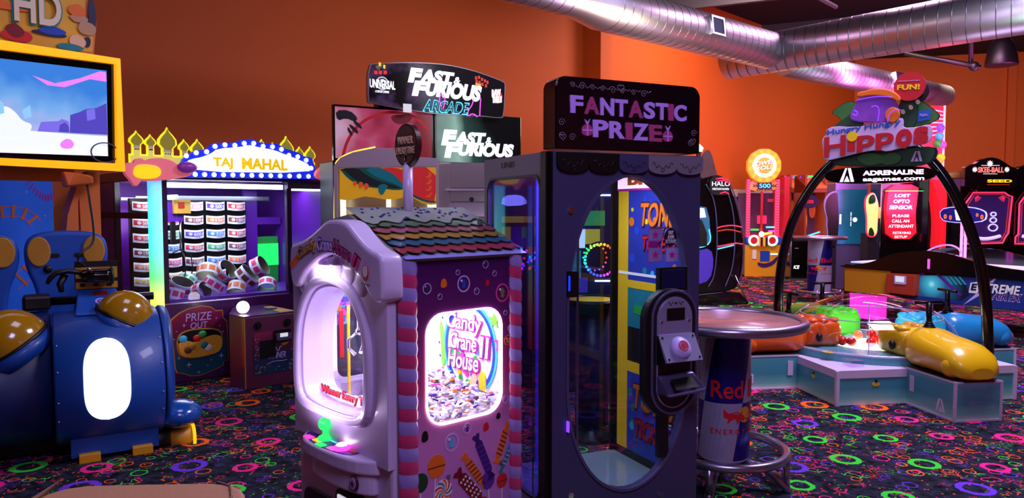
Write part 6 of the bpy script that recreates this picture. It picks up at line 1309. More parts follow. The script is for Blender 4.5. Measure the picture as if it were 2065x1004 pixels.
u0, u1, v0, v1 = bxs(PW, 1531, 1554, 370, 379, -.05); B('navy').box(u0 - .03, u1 + .03, -.045, -.03, v0 - .02, v1 + .02).out('display', hd); text(hd, '500', FY(-.046), (u0, u1, v0, v1), 'e_cyan', bold=.04)
for s, q0, q1 in (('>>', 1519, 1529), ('<<', 1557, 1567)): u0, u1, v0, v1 = bxs(PW, q0, q1, 371, 378, -.05); text(hd, s, FY(-.032), (u0, u1, v0, v1), 'navy', bold=.08)
u0, u1, v0, v1 = bxs(PW, 1526, 1559, 381, 385, -.05); text(hd, 'SUPER BONUS', FY(-.032), (u0, u1, v0, v1), 'navy', bold=.04)
sc_ = PW.at(1541, 334, -.1)
sn = B('roll_orange').poly([(sc_[0] + (.395 if i % 2 else .385) * math.cos(2 * PI * i / 24), sc_[1] + (.395 if i % 2 else .385) * math.sin(2 * PI * i / 24)) for i in range(24)], FY(.0), 0, .12).out('round_sign', pw)
b = B('e_yellow')
for k in range(12):
    a = 2 * PI * k / 12; pts_ = [(sc_[0] + .24 * math.cos(a), sc_[1] + .24 * math.sin(a)), (sc_[0] + .38 * math.cos(a + .15), sc_[1] + .38 * math.sin(a + .15)), (sc_[0] + .36 * math.cos(a + .38), sc_[1] + .36 * math.sin(a + .38)), (sc_[0] + .24 * math.cos(a + .22), sc_[1] + .24 * math.sin(a + .22))]
    b.poly(pts_, FY(-.12), 0, .004)
b.m('roll_hot').ring(circ(*sc_, .27), circ(*sc_, .19), FY(-.12), 0, .02, sc_, 36); b.m('roll_orange').poly(circ(*sc_, .19), FY(-.12), 0, .008); b.out('sun_rays', sn)
for s, v0, v1, w0, w1 in (('POWER', .02, .11, -.29, .24), ('ROLL', -.09, .0, -.20, .20)):
    for mm, bo, th_ in (('navy', .09, .006), ('lit_text', .03, .014)): text(sn, s, FY(-.142), (sc_[0] + w0, sc_[0] + w1, sc_[1] + v0, sc_[1] + v1), mm, bold=bo, th=th_, shear=.2, warp=lambda u, v: (u, v + .15 * (u - sc_[0])))
u0, u1, v0, v1 = bxs(PW, 1548, 1560, 401, 407, .1); text(pw, '002', FY(.1), (u0, u1, v0, v1), 'e_red', bold=.03)
b = B('blue').box(*bxs(PW, 1533, 1552, 506, 526, -.01)[:2], -.02, 0, *bxs(PW, 1533, 1552, 506, 526, -.01)[2:]); b.m('white').box(*bxs(PW, 1517, 1525, 504, 522, -.01)[:2], -.02, 0, *bxs(PW, 1517, 1525, 504, 522, -.01)[2:]); b.m('dim_white').box(*bxs(PW, 1554, 1568, 511, 514, -.01)[:2], -.02, 0, *bxs(PW, 1554, 1568, 511, 514, -.01)[2:]); b.m('violet').poly(smooth(pl(PW, [(1528, 528), (1540, 532), (1556, 528), (1568, 516), (1570, 520), (1560, 534), (1540, 540), (1528, 534)], -.02), 1), FY(0), 0, .02); b.out('front_print', pw)

# row of smaller games at the back, each with an orange hood
mk('hood_dim', (150, 60, 40), .4, emit=.1, ec=(220, 70, 40)); mk('hood_orange', (225, 110, 60), .35, emit=.2, ec=(255, 110, 60))
def backgame(px0, px1, d, label, top=352, dsp=None, blob=True):
    F = Fr((px0 - 1032.5) / 1500 * d, d, 0); r_ = F.root('ticket_game', label, 'arcade game', 'orange ticket games along the back wall')
    x1_ = F.at(px1, 400)[0]; z = lambda y: F.at(px0, y, 0)[1]
    B('roll_yellow').box(0, x1_, 0, .7, 0, z(492)).out('lower_cabinet', r_)
    B('roll_back').box(0.02, x1_ - .02, .6, .65, z(492), z(385)).out('back_panel', r_)
    B('hood_dim').box(0, .05, 0, .7, z(492), z(top)).out('side_wall', r_); B('hood_dim').box(x1_ - .05, x1_, 0, .7, z(492), z(top)).out('side_wall', r_)
    B('hood_dim').loft([[(0, -.15, z(388)), (x1_, -.15, z(388)), (x1_, -.15, z(380)), (0, -.15, z(380))], [(0, .7, z(388)), (x1_, .7, z(388)), (x1_, .7, z(top)), (0, .7, z(top))]], False).out('hood', r_)
    B('hood_orange').add([(.03, -.16, z(380)), (x1_ - .03, -.16, z(380)), (x1_ - .03, .5, z(top + 4)), (.03, .5, z(top + 4))], [(0, 1, 2, 3)]).out('hood_panel', r_)
    for i in range(3):
        b = B(['e_green', 'e_pink', 'e_purple'][(i + int(px0)) % 3]); u = x1_ * (i + .5) / 3
        b.tube([(u - .10 + .2 * t, .3, z(top + 6) + .06 * abs(math.sin(t * 9))) for t in [j / 10 for j in range(11)]], .018, 6).out('squiggle_lamp', r_)
    if blob:
        B('roll_lit').poly(smooth([(x1_ * .15, z(480)), (x1_ * .1, z(430)), (x1_ * .3, z(400)), (x1_ * .5, z(430)), (x1_ * .45, z(480))], 2), FY(.55), 0, .04).out('lit_target', r_)
        B('hood_orange').poly(smooth([(x1_ * .6, z(440)), (x1_ * .55, z(415)), (x1_ * .7, z(400)), (x1_ * .85, z(415)), (x1_ * .8, z(440))], 2), FY(.5), 0, .04).out('lit_target', r_)
    B('e_cyan').rod((.05, .1, z(478)), (x1_ - .1, .15, z(468)), .02).out('lane_light', r_)
    B('e_neonred').rod((.05, .12, z(484)), (x1_ - .1, .17, z(474)), .02).out('lane_light', r_)
    if dsp:
        u0, u1, v0, v1 = bxs(F, dsp[0], dsp[1], 403, 410, -.1); B('navy').poly(circ((u0 + u1) / 2, (v0 + v1) / 2, .2, .16), FY(-.02), 0, .03).out('display', r_); text(r_, '500', FY(-.055), (u0, u1, v0, v1), 'e_red', bold=.03)
        u0, u1, v0, v1 = bxs(F, dsp[1] + 3, dsp[1] + 13, 403, 411, -.1); text(r_, '<<', FY(-.05), (u0, u1, v0, v1), 'navy', bold=.08)
    return r_
backgame(1591, 1621, 19.2, 'red and orange ticket game right of the round orange sign, partly behind the black arch')
backgame(1622, 1668, 18.1, 'orange ticket game reading 500, behind the far drinks table', dsp=(1629, 1642))
# black alley fronts
def alley(px0, px1, y0, y1, d, label, ice=False):
    F = Fr((px0 - 1032.5) / 1500 * d, d, 0); r_ = F.root('control_pedestal', label, 'arcade game', 'black control pedestals'); x1_ = F.at(px1, 500)[0]; zt_ = F.at(px0, y0)[1]
    b = B('gloss_black').poly([(0, 0), (0, zt_ * .88), (.15, zt_), (.5, zt_ * .9), (.5, 0)], lambda u, v, w: (w, u, v), 0, x1_).out('pedestal', r_)
    B('bezel').tube([(0, -.01, 0), (0, -.01, zt_ * .88), (0, .15, zt_)], .012, 6).out('chrome_edge', r_); B('bezel').tube([(x1_, -.01, 0), (x1_, -.01, zt_ * .88), (x1_, .15, zt_)], .012, 6).out('chrome_edge', r_); B('bezel').box(-.03, x1_ + .03, -.03, .0, 0, .03).out('kick_plate', r_)
    B('dark').box(.06, x1_ - .06, .0, .12, zt_ * .90, zt_ * .96).out('button_panel', r_)
    if ice: u0, u1, v0, v1 = bxs(F, 1601, 1612, 535, 542, -.01); text(r_, 'ICE', FY(-.002), (u0, u1, v0, v1), 'lit_text', bold=.06, shear=.2); B('lavender').box(*bxs(F, 1603, 1610, 500, 501, 0)[:2], -.01, 0, *bxs(F, 1603, 1610, 500, 501, 0)[2:]).out('slot', r_)
    else: B('e_magenta').rod((0, -.03, F.at(px0, 529)[1]), (x1_, -.03, F.at(px0, 529)[1]), .016).out('neon_strip', r_)
    return r_
alley(1596, 1636, 478, 560, 16.6, 'black control pedestal with a small white badge, left of the far drinks table', True)
alley(1687, 1716, 478, 560, 15.2, 'black control pedestal with a magenta light line, right of the far drinks table')
# ------------------------------------------------------------------ portrait screen and its neighbours
SB = Fr((1683 - 1032.5) / 1500 * 14.6, 14.6, 0); sb = SB.root('portrait_screen', 'tall portrait touchscreen cabinet showing a blue start-up picture, under the arched sign', 'arcade game')
screen_mat('start_blue', [(.1, (10, 40, 60)), (.35, (14, 60, 92)), (.52, (60, 110, 190)), (.62, (24, 90, 130)), (.9, (14, 70, 100))], 1.0, 1.6, axis='X', noise=.5, z0=-.3, z1=1.0)
B('bezel').box(*bxs(SB, 1680, 1752, 372, 560, 0)[:2], 0, .4, 0, SB.at(1700, 368)[1]).out('cabinet', sb, bevel=.02)
q = bxs(SB, 1687, 1748, 382, 492, -.01); s_ = B('start_blue').box(q[0], q[1], -.02, 0, q[2], q[3]).out('screen', sb)
u, v = SB.at(1724.5, 443, -.03); B('lit_text').poly(circ(u, v, .045), FY(-.02), 0, .004).out('round_icon', s_)
q = bxs(SB, 1693, 1697, 432, 452, -.03); B('lit_text').box(q[0], q[1], -.024, -.02, q[2], q[3]).out('button', s_)
u0, v0 = SB.at(1716, 428, -.03); b = B('lit_text')
for z0_, z1_ in ((0, .07), (.085, .17), (.185, .27)): b.box(u0, u0 + .014, -.024, -.02, v0 - z1_, v0 - z0_)
b.out('caption_lines', s_)
mk('lilac_edge', (130, 120, 165), .4)
b = B('lilac_edge')
SH = Fr((1658 - 1032.5) / 1500 * 14.3, 14.3, 0); shp = SH.root('shaped_panel', 'black wavy-edged side panel with a lilac border, left of the blue portrait screen', 'panel')
L_ = [(1690, 385), (1678, 386), (1667, 395), (1661, 410), (1663, 428), (1667, 440), (1666, 455), (1668, 470), (1668, 500), (1690, 500)]
P_ = smooth(pl(SH, L_), 2); c_ = (sum(p[0] for p in P_) / len(P_), sum(p[1] for p in P_) / len(P_)); P_ = [(a, max(c, 0)) for a, c in P_]
b.mats[0] = 'lilac_edge'; b.poly(P_, FY(.04), 0, .04).out('edge', shp); B('black').poly([(c_[0] + .02 + (a - c_[0]) * .92, c_[1] + (c - c_[1]) * .95) for a, c in P_], FY(0), 0, .01).out('face', shp)
B('dark').box(.15, .28, .0, .2, 0, .9).out('stand', shp)
CH = Fr((1745 - 1032.5) / 1500 * 13.3, 13.3, 0); ch = CH.root('shaped_panel', 'glowing cream shaped side panel with a red outline, right of the blue portrait screen', 'panel')
mk('glow_cream', (255, 215, 130), .4, emit=.9, ec=(255, 205, 110))
L_ = [(1748, 476), (1749, 440), (1746, 420), (1746, 402), (1752, 392), (1762, 388), (1768, 400), (1772, 420), (1769, 445), (1768, 476)]
P_ = smooth(pl(CH, L_), 2); c_ = (sum(p[0] for p in P_) / len(P_), sum(p[1] for p in P_) / len(P_))
B('e_neonred').poly([(c_[0] + (a - c_[0]) * 1.15, c_[1] + (c - c_[1]) * 1.05) for a, c in P_], FY(.03), 0, .02).out('edge', ch); B('glow_cream').poly(P_, FY(0), 0, .01).out('face', ch); B('dkgreen').poly(smooth(pl(CH, [(1750, 412), (1752, 396), (1762, 390), (1766, 404), (1762, 410)], 0), 1), FY(-.01), 0, .01).out('dark_patch', ch); B('dkgreen').poly(smooth(pl(CH, [(1750, 476), (1752, 460), (1758, 458), (1764, 476)], 0), 1), FY(-.01), 0, .01).out('dark_patch', ch)
B('dark').box(.06, .22, .02, .3, 0, 1.15).out('stand', ch)
# red alert screen
LO = Fr((1786 - 1032.5) / 1500 * 13.6, 13.6, 0); lo_ = LO.root('alert_screen', 'curved black cabinet whose red screen reads LOST OPTO SENSOR, PLEASE CALL AN ATTENDANT', 'arcade game')
mk('alert_red', (240, 20, 40), .4, emit=1.05, ec=(245, 24, 44))
B('gloss_black').box(-.06, .84, .1, .5, 0, LO.at(1800, 358)[1]).out('cabinet', lo_, bevel=.02)
P_ = smooth(pl(LO, [(1794, 372), (1853, 372), (1850, 400), (1846, 430), (1849, 482), (1792, 482), (1788, 440), (1788, 410)]), 1)
s_ = B('alert_red').poly(P_, FY(.1), 0, .1).out('screen', lo_)
for s, q0, q1, r0, r1 in (('LOST', 1805, 1836, 391, 397.5), ('OPTO', 1802, 1835, 402, 409.5), ('SENSOR', 1794, 1841, 414, 422), ('PLEASE', 1800, 1834, 432.5, 438), ('CALL AN', 1799, 1834, 442.5, 448.5), ('ATTENDANT', 1792, 1843, 453, 459), ('RETRYING', 1801, 1837, 467, 472), ('SETUP', 1804, 1830, 475, 480)):
    u0, u1, v0, v1 = bxs(LO, q0, q1, r0, r1, -.01); text(s_, s, FY(-.001), (u0, u1, v0, v1), 'lit_text', bold=.05 if r0 < 425 else .03, shear=.15 if r0 < 425 else 0)
B('e_green').rod((LO.at(1785, 385, -.05)[0], -.05, LO.at(1785, 385, -.05)[1]), (LO.at(1862, 385, -.05)[0], -.05, LO.at(1862, 385, -.05)[1]), .006).out('laser_line', lo_)
q = bxs(LO, 1774, 1779, 418, 440, -.01); B('roll_orange').box(q[0], q[1], .05, .1, q[2], q[3]).out('amber_lamp', lo_)
# red hoop beside it
RH = Fr((1893 - 1032.5) / 1500 * 13.9, 13.9, 0); rh = RH.root('red_arch_game', 'red curved light arch of a dark game, behind the right leg of the black arch', 'arcade game')
mk('arch_red', (225, 30, 40), .4, emit=.6, ec=(235, 30, 40))
P_ = smooth(pl(RH, [(1885, 362), (1893, 375), (1901, 400), (1905, 430), (1906, 460), (1903, 500)]), 2, False)
B('arch_red').loft([[(u + a * 1, y, v) for a, y in ((-.09, 0), (.09, 0), (.09, .3), (-.09, .3))] for u, v in P_], False).out('arch_strip', rh); B('black').box(-.4, .1, .35, .9, 0, RH.at(1890, 360)[1]).out('cabinet', rh)
# tall banner
BN = Fr((1870 - 1032.5) / 1500 * 15.0, 15.0, 0); bn_ = BN.root('tall_banner', 'tall red and white striped banner with coloured spots, behind the arched sign', 'banner')
q = bxs(BN, 1850, 1907, 213, 360, 0); mk('banner_red', (190, 40, 50), .5, emit=.12); mk('banner_white', (235, 215, 215), .5, emit=.15)
b = B('banner_red').box(q[0], q[1], 0, .05, 0, q[3]); b.m('banner_white').box(q[1] - .04, q[1], -.01, 0, 0, q[3])
for k in range(7): b.m('banner_white').poly([(q[0], q[3] - .02 - k * .10), (q[1], q[3] - .12 - k * .07), (q[1], q[3] - .14 - k * .07), (q[0], q[3] - .05 - k * .10)], FY(0), 0, .005)
for px, py, m in ((1895, 258, 'e_purple'), (1893, 275, 'cyan'), (1899, 292, 'e_pink'), (1890, 290, 'green'), (1896, 318, 'e_yellow'), (1892, 324, 'roll_orange')): b.m(m).ball((BN.at(px, py)[0], -.02, BN.at(px, py)[1]), .08, 12, 8)
b.out('banner', bn_)

# ------------------------------------------------------------------ skee-ball alleys
def skee(px0, px1, d, label):
    F = Fr((px0 - 1032.5) / 1500 * d, d, 0); r_ = F.root('ball_alley', label, 'alley game', 'ball alleys at the right edge'); w_ = .93
    sx = w_ / (F.at(px1, 400)[0]); z = lambda y: F.at(px0, y)[1]; X = lambda px: F.at(px, 400)[0]
    c = B('gloss_black').box(0, w_, .1, .5, 0, z(345)).out('cabinet', r_, bevel=.01)
    k = (px1 - px0) / 105
    tp = smooth([(0, z(345)), (0, z(336)), (w_ * .15, z(333)), (w_ * .3, z(322)), (w_ * .45, z(317)), (w_ * .6, z(319)), (w_ * .75, z(328)), (w_ * .85, z(336)), (w_, z(340)), (w_, z(385)), (0, z(385))], 1)
    s_ = B('gloss_black').poly(tp, FY(.1), 0, .12).out('header_sign', r_)
    text(s_, 'SKEE-BALL', FY(-.022), (w_ * .24, w_ * .72, z(348), z(337)), 'neon_coral', bold=.05)
    b = B('glow_cream2')
    for cx2, cy2, r in ((w_ * .46, z(330), .06), (w_ * .18, z(342), .05), (w_ * .78, z(342), .05)): b.poly(star(cx2, cy2, r, r * .5, 9), FY(-.02), 0, .004)
    b.box(w_ * .3, w_ * .64, -.024, -.02, z(334), z(333.2)).box(w_ * .34, w_ * .6, -.024, -.02, z(351), z(350.2)); b.out('sun_emblem', s_)
    text(s_, 'SEED', FY(-.022), (w_ * .42, w_ * .88, z(368), z(362)), 'e_amber', bold=.05); B('e_dimred').box(w_ * .42, w_ * .84, -.024, -.02, z(373), z(372)).out('small_print', s_)
    fr_ = [(.02, z(492)), (0.02, z(478)), (.07, z(472)), (.07, z(410)), (.12, z(402)), (.2, z(388)), (w_ * .8, z(388)), (w_ * .88, z(394)), (w_ * .95, z(396)), (w_ * .9, z(470)), (w_ * .84, z(480)), (w_ * .8, z(490)), (.15, z(492))]
    o_ = B('board_violet').poly(fr_, FY(.08), 0, .02).out('target_board', r_)
    B('neon_frame_red').tube([(u, .05, v) for u, v in fr_], .014, 6, closed=True).out('neon_outline', o_)
    fc = (w_ * .48, z(440)); f2 = [(fc[0] + (u - fc[0]) * .88, fc[1] + (v - fc[1]) * .93) for u, v in fr_]
    B('e_dimred').tube([(u, .05, v) for u, v in f2], .006, 6, closed=True).out('neon_outline', o_)
    for sx_ in (0, 1):
        for t in range(4): a = .5 + t * .28; cxx = w_ * (.24 if not sx_ else .82); sg = 1 if not sx_ else -1; B('e_neonred').rod((cxx + sg * .05 * math.cos(a), .05, z(392) - .05 * math.sin(a)), (cxx + sg * .13 * math.cos(a), .05, z(392) - .13 * math.sin(a)), .006).out('neon_ray', o_)
    for v_, r in ((432, .045), (444, .055), (459, .078)):
        B('lit_ring').tube([(w_ * .60 + r * math.cos(a), .04, z(v_) + r * .75 * math.sin(a)) for a in [2 * PI * i / 24 for i in range(24)]], .012, 6, closed=True).out('target_ring', o_)
    B('lit_ring').tube([(w_ * .15 + .55 * t, .04, z(476) - .05 * math.sin(t * PI)) for t in [i / 12 for i in range(13)]], .03, 8).out('target_rim', o_)
    b = B('board_violet').box(0.03, w_ - .03, -2.2, .1, .55, .60); b.out('alley_ramp', r_); B('gloss_black').box(0, .05, -2.2, .1, 0, .75).out('side_rail', r_); B('gloss_black').box(w_ - .05, w_, -2.2, .1, 0, .75).out('side_rail', r_)
    for t in range(2): B('e_dimred').box(.2 + t * .2, .28 + t * .2, -.9, -.4, .60, .61).out('ramp_arrow', r_)
    return r_
mk('neon_coral', (255, 120, 110), .4, emit=1.0); mk('glow_cream2', (255, 235, 210), .4, emit=1.2); mk('board_violet', (40, 20, 70), .35, emit=.12, ec=(110, 60, 180)); mk('neon_frame_red', (255, 60, 90), .4, emit=1.6, ec=(255, 45, 85)); mk('lit_ring', (190, 180, 255), .4, emit=1.0, ec=(190, 180, 255)); mk('e_amber', (255, 190, 20), .4, emit=1.6)
skee(1941, 2038, 13.0, 'black ball alley with a red neon target board, the left one of two')
skee(2050, 2155, 13.0, 'black ball alley cut off by the right edge of the photo')

# ------------------------------------------------------------------ air hockey table
AH = Fr(4.9, 11.0, -60); ah = AH.root('air_hockey_table', 'long dark blue and yellow air hockey table with a lit scoreboard on neon posts', 'air hockey table')
mk('playfield_lit', (215, 225, 245), .3, emit=.45, ec=(200, 215, 255)); mk('pink_leg', (255, 70, 200), .4, emit=1.2, ec=(255, 60, 210)); mk('board_navy', (20, 14, 90), .4, emit=.4, ec=(30, 20, 140)); mk('magenta_bar', (255, 80, 200), .4, emit=1.4, ec=(255, 70, 220)); mk('e_dimorange', (255, 110, 30), .4, emit=1.2); mk('clear_hood', (220, 140, 230), .2, emit=.4)
mk('ah_blue', (22, 50, 130), .35, vary=.3, bscale=3); mk('ah_yellow', (196, 128, 24), .4); mk('ah_red', (170, 52, 34), .4)
A_ = lambda L, y=0: [AH.at(a, c, y) for a, c in L]
LX = 3.1; zb0, zt0 = .36, .83
B('gloss_black').box(.02, LX, .0, 1.3, zb0, .78).out('table_body', ah, bevel=.02)
top = A_([(1700, 535), (1740, 532), (1765, 527), (1800, 512), (1840, 506), (1880, 505), (1920, 511), (1960, 524), (2000, 536), (2065, 545), (2110, 552)])
lowp = [(AH.at(2110, 560)[0], .74), (0.0, .74)]
for yy in (0.0, 1.3):
    P_ = smooth(top, 2, False) + lowp; B('gloss_black').poly(P_, FY(yy), 0, .05).out('side_wall', ah)
B('playfield_lit').box(.1, LX - .05, .05, 1.28, .80, .82).out('playing_surface', ah)
ye = A_([(1704, 539), (1796, 547), (1795, 597), (1704, 586)]); 
B('ah_yellow').poly(ye, FY(0), 0, .012).out('yellow_panel', ah)
B('ah_blue').poly([(AH.at(1846, 555)[0], AH.at(1846, 553)[1]), (AH.at(2110, 555)[0], .76), (LX, zb0 + .01), (AH.at(1846, 590)[0], zb0 + .01)], FY(0), 0, .012).out('blue_panel', ah)
mk('glow_teal', (60, 170, 190), .4, emit=.35, ec=(60, 170, 200))
gs = AH.at(1878, 573, -.02)
radial('burst', (gs[0], -.02, gs[1]), .42, [(0, (150, 225, 225)), (.12, (60, 170, 190)), (.45, (24, 80, 120)), (1, (8, 14, 40))], .5)
B('burst').poly(A_([(1846, 555), (1925, 556), (1948, 574), (1955, 594), (1940, 606), (1846, 596)], -.012), FY(-.012), 0, .002).out('light_burst_print', ah)
b = B('purple')
for L_ in ([(1848, 556), (1876, 540), (1880, 540), (1940, 595), (1934, 596), (1878, 546), (1850, 560)],): b.poly(A_(L_, -.02), FY(-.014), 0, .003)
for k in range(4): b.m('dim_teal').poly(A_([(1905 + k * 9, 558), (1909 + k * 9, 558), (1922 + k * 9, 574), (1918 + k * 9, 574)], -.02), FY(-.014), 0, .003)
b.m('lavender').poly(A_([(2021, 548), (1985, 590), (1942, 615), (1945, 612), (1988, 575)], -.02), FY(-.014), 0, .004)
b.out('side_stripes', ah)
q0, q1 = AH.at(1955, 592, -.03), AH.at(1985, 572, -.03)
b = B('white').poly(A_([(1957, 570), (1976, 568), (1984, 580), (1972, 592), (1953, 590)], -.02), FY(-.014), 0, .004); b.m('orange').poly(A_([(1972, 569), (1984, 581), (1971, 591), (1975, 580)], -.02), FY(-.014), 0, .007); b.out('logo_badge', ah)
def at_(s, a, c, e, f, m, **k): u0, v0 = AH.at(a, f, -.03); u1, v1 = AH.at(c, e, -.03); text(ah, s, FY(-.016), (u0, u1, v0, v1), m, **k)
at_('E', 1958, 1969, 572, 585, 'navy', bold=.08, shear=.2, th=.009)
at_('TREME', 1985, 2058, 575, 592, 'navy', bold=.14, shear=.2, th=.003); at_('TREME', 1986, 2056, 577, 590, 'white', bold=.05, shear=.2, th=.006)
at_('AIR FX', 2000, 2060, 593, 605, 'lavender', bold=.14, shear=.3, th=.003); at_('AIR FX', 2002, 2058, 594.5, 603.5, 'violet', bold=.05, shear=.3, th=.006)
cb = A_([(1787, 551), (1846, 554), (1843, 597), (1786, 590)], -.12); k = B('ah_red').poly(cb, FY(0), 0, .12).out('coin_box', ah, bevel=.01)
q = AH.at(1803, 572, -.14); q2 = AH.at(1826, 557, -.14); B('lavender').poly(rrect(q[0], q2[0], q[1], q2[1], .01), FY(-.12), 0, .02).out('reader', k); B('e_softwhite').poly(rect(q[0] + .02, q2[0] - .02, q[1] + .03, q2[1] - .01), FY(-.14), 0, .004).out('reader_screen', k)
B('pink_leg').box(.10, .52, .05, .3, 0, zb0).out('pedestal', ah); B('black').box(.02, .08, .02, .2, 0, zb0).out('pedestal', ah); B('pink_leg').box(LX - .35, LX - .12, .05, .2, 0, zb0).out('pedestal', ah); B('black').box(1.2, 1.35, .3, .45, 0, zb0).out('pedestal', ah)
B('magenta_bar').box(AH.at(1876, 520)[0], AH.at(1880, 520)[0], -.06, -.05, .80, .93).out('neon_bar', ah)
# scoreboard and posts over the middle
ym = .65
mk('e_magenta2', (255, 120, 255), .4, emit=2.6, ec=(255, 110, 250))
for a0, a1 in ((1937, 1941), (1945, 1949)): u0 = AH.at((a0 + a1) / 2, 480, ym)[0]; B('e_magenta2').rod((u0, ym, .82), (u0, ym, AH.at(1940, 449, ym)[1]), .017).out('neon_post', ah)
sbp = smooth(A_([(1898, 422), (1925, 416), (1965, 417), (1988, 424), (1994, 432), (1990, 446), (1960, 450), (1920, 449), (1900, 443)], ym), 1)
s_ = B('lit_ring').poly(sbp, FY(ym - .02), 0, .02).out('scoreboard', ah); c_ = (sum(p[0] for p in sbp) / len(sbp), sum(p[1] for p in sbp) / len(sbp))
B('board_navy').poly([(c_[0] + (a - c_[0]) * .96, c_[1] + (c - c_[1]) * .9) for a, c in sbp], FY(ym - .04), 0, .012).out('score_face', s_)
q = A_([(1925, 423), (1951, 424), (1948, 445), (1928, 444)], ym - .06); B('dim_white').poly(q, FY(ym - .055), 0, .006).out('lit_window', s_)
for s, a, c, e, f in (('0', 1902, 1908, 432, 441), ('0', 1913, 1918, 434, 443), ('0', 1967, 1972, 430, 437), ('0', 1976, 1982, 433, 442)): u0, v0 = AH.at(a, f, ym - .07); u1, v1 = AH.at(c, e, ym - .07); text(s_, s, FY(ym - .055), (u0, u1, v0, v1), 'e_dimorange', bold=.05)
b = B('clear_hood'); P0_ = smooth(A_([(1868, 508), (1880, 500), (1900, 494), (1920, 494), (1935, 502), (1938, 512)], .3), 2, False); b.tube([(u, .3, v) for u, v in P0_], .012, 6).out('clear_arch', ah)
mk('far_green', (60, 90, 88), .4)
fg = smooth(A_([(1860, 512), (1880, 504), (1910, 499), (1950, 499), (1990, 510), (2030, 524), (2045, 532)], 1.3), 2, False); B('far_green').poly(fg + [(fg[-1][0], .7), (fg[0][0], .7)], FY(1.36), 0, .05).out('far_guard', ah)
# ------------------------------------------------------------------ hippos game
mk('base_teal', (84, 166, 176), .45, coat=.2, vary=.18, bscale=5); mk('base_white', (214, 196, 226), .4); mk('seat_yellow', (232, 186, 16), .3, coat=.4); mk('seat_orange', (240, 98, 22), .3, coat=.4); mk('seat_sky', (36, 140, 200), .3, coat=.4); mk('seat_green', (50, 170, 50), .3, coat=.4)
mk('head_green', (100, 240, 60), .3, emit=.2, ec=(90, 240, 50)); mk('head_sky', (60, 205, 235), .3, emit=.2, ec=(60, 210, 240)); mk('ball_red', (225, 30, 20), .25, coat=.5); mk('ball_lit', (255, 140, 90), .3, emit=.7, ec=(255, 120, 80)); mk('glow_floor', (250, 255, 235), .4, emit=2.2, ec=(250, 255, 235))
grad('wave_panel', 0, .30, [(0, (225, 240, 225)), (.18, (120, 196, 186)), (.45, (66, 150, 166)), (.85, (76, 162, 176)), (1, (120, 186, 196))], .45)
mk('rim_clear', (200, 200, 225), .15, .3)
HP = Fr(3.31, 6.85, 8); hp = HP.root('dome_game', 'four-seat ball game with a clear dome, teal cross base and black arch sign', 'arcade game')
hh = .80; hz = .285; PH = .07
hub = [(-hh, -hh), (-.21, -hh), (.21, -hh), (hh, -hh), (hh, hh), (-hh, hh)]
B('wave_panel').box(-hh, hh, -hh, hh, 0, hz).out('hub_base', hp, bevel=.004)
b = B('base_white').box(-hh - .006, hh + .006, -hh - .006, hh + .006, hz - .06, hz + .004)
for sx in (-1, 1):
    for sy in (-1, 1): b.box(sx * hh - .014, sx * hh + .014, sy * hh - .014, sy * hh + .014, 0, hz)
b.out('white_trim', hp)
oc8 = [(.74 * math.cos(a), .74 * math.sin(a)) for a in [PI / 8 + PI / 4 * i for i in range(8)]]
B('base_teal').poly(circ(0, 0, .74, n=48), FZ(hz), 0, PH).out('dome_plinth', hp, bevel=.006)
B('glow_floor').poly(circ(-.06, -.10, .30, n=32), FZ(hz + PH), 0, .01).out('lit_floor', hp)
B('base_teal').poly(circ(0, 0, .70, n=48), FZ(hz + PH), 0, .004).out('play_deck', hp)
d_ = B('acrylic').lathe([(.735 * math.cos(t), hz + PH + .46 * math.sin(t)) for t in [PI / 2 * i / 18 for i in range(18)]] + [(.001, hz + PH + .46)], n=64, cap=False).out('clear_dome', hp)
B('rim_clear').tube([(.74 * math.cos(a), .74 * math.sin(a), hz + PH + .005) for a in [2 * PI * i / 64 for i in range(64)]], .010, 8, closed=True).out('dome_rim', hp)
B('rim_clear').tube([(.60 * math.cos(a), .60 * math.sin(a), hz + PH + .27) for a in [2 * PI * i / 64 for i in range(64)]], .005, 6, closed=True).out('dome_seam', hp)
for k in range(4):
    a = k * PI / 2 + PI / 4 + .2; B('rim_clear').tube([(.737 * math.cos(t) * math.cos(a), .737 * math.cos(t) * math.sin(a), hz + PH + .462 * math.sin(t)) for t in [PI / 2 * .5 * i / 8 for i in range(9)]], .004, 6).out('dome_seam', hp)
def rotq(k): # k quarter turns, seat pointing along -y at k = 0
    c, s = (1, 0, -1, 0)[k], (0, 1, 0, -1)[k]; return lambda x, y, z: (x * c - y * s, x * s + y * c, z)
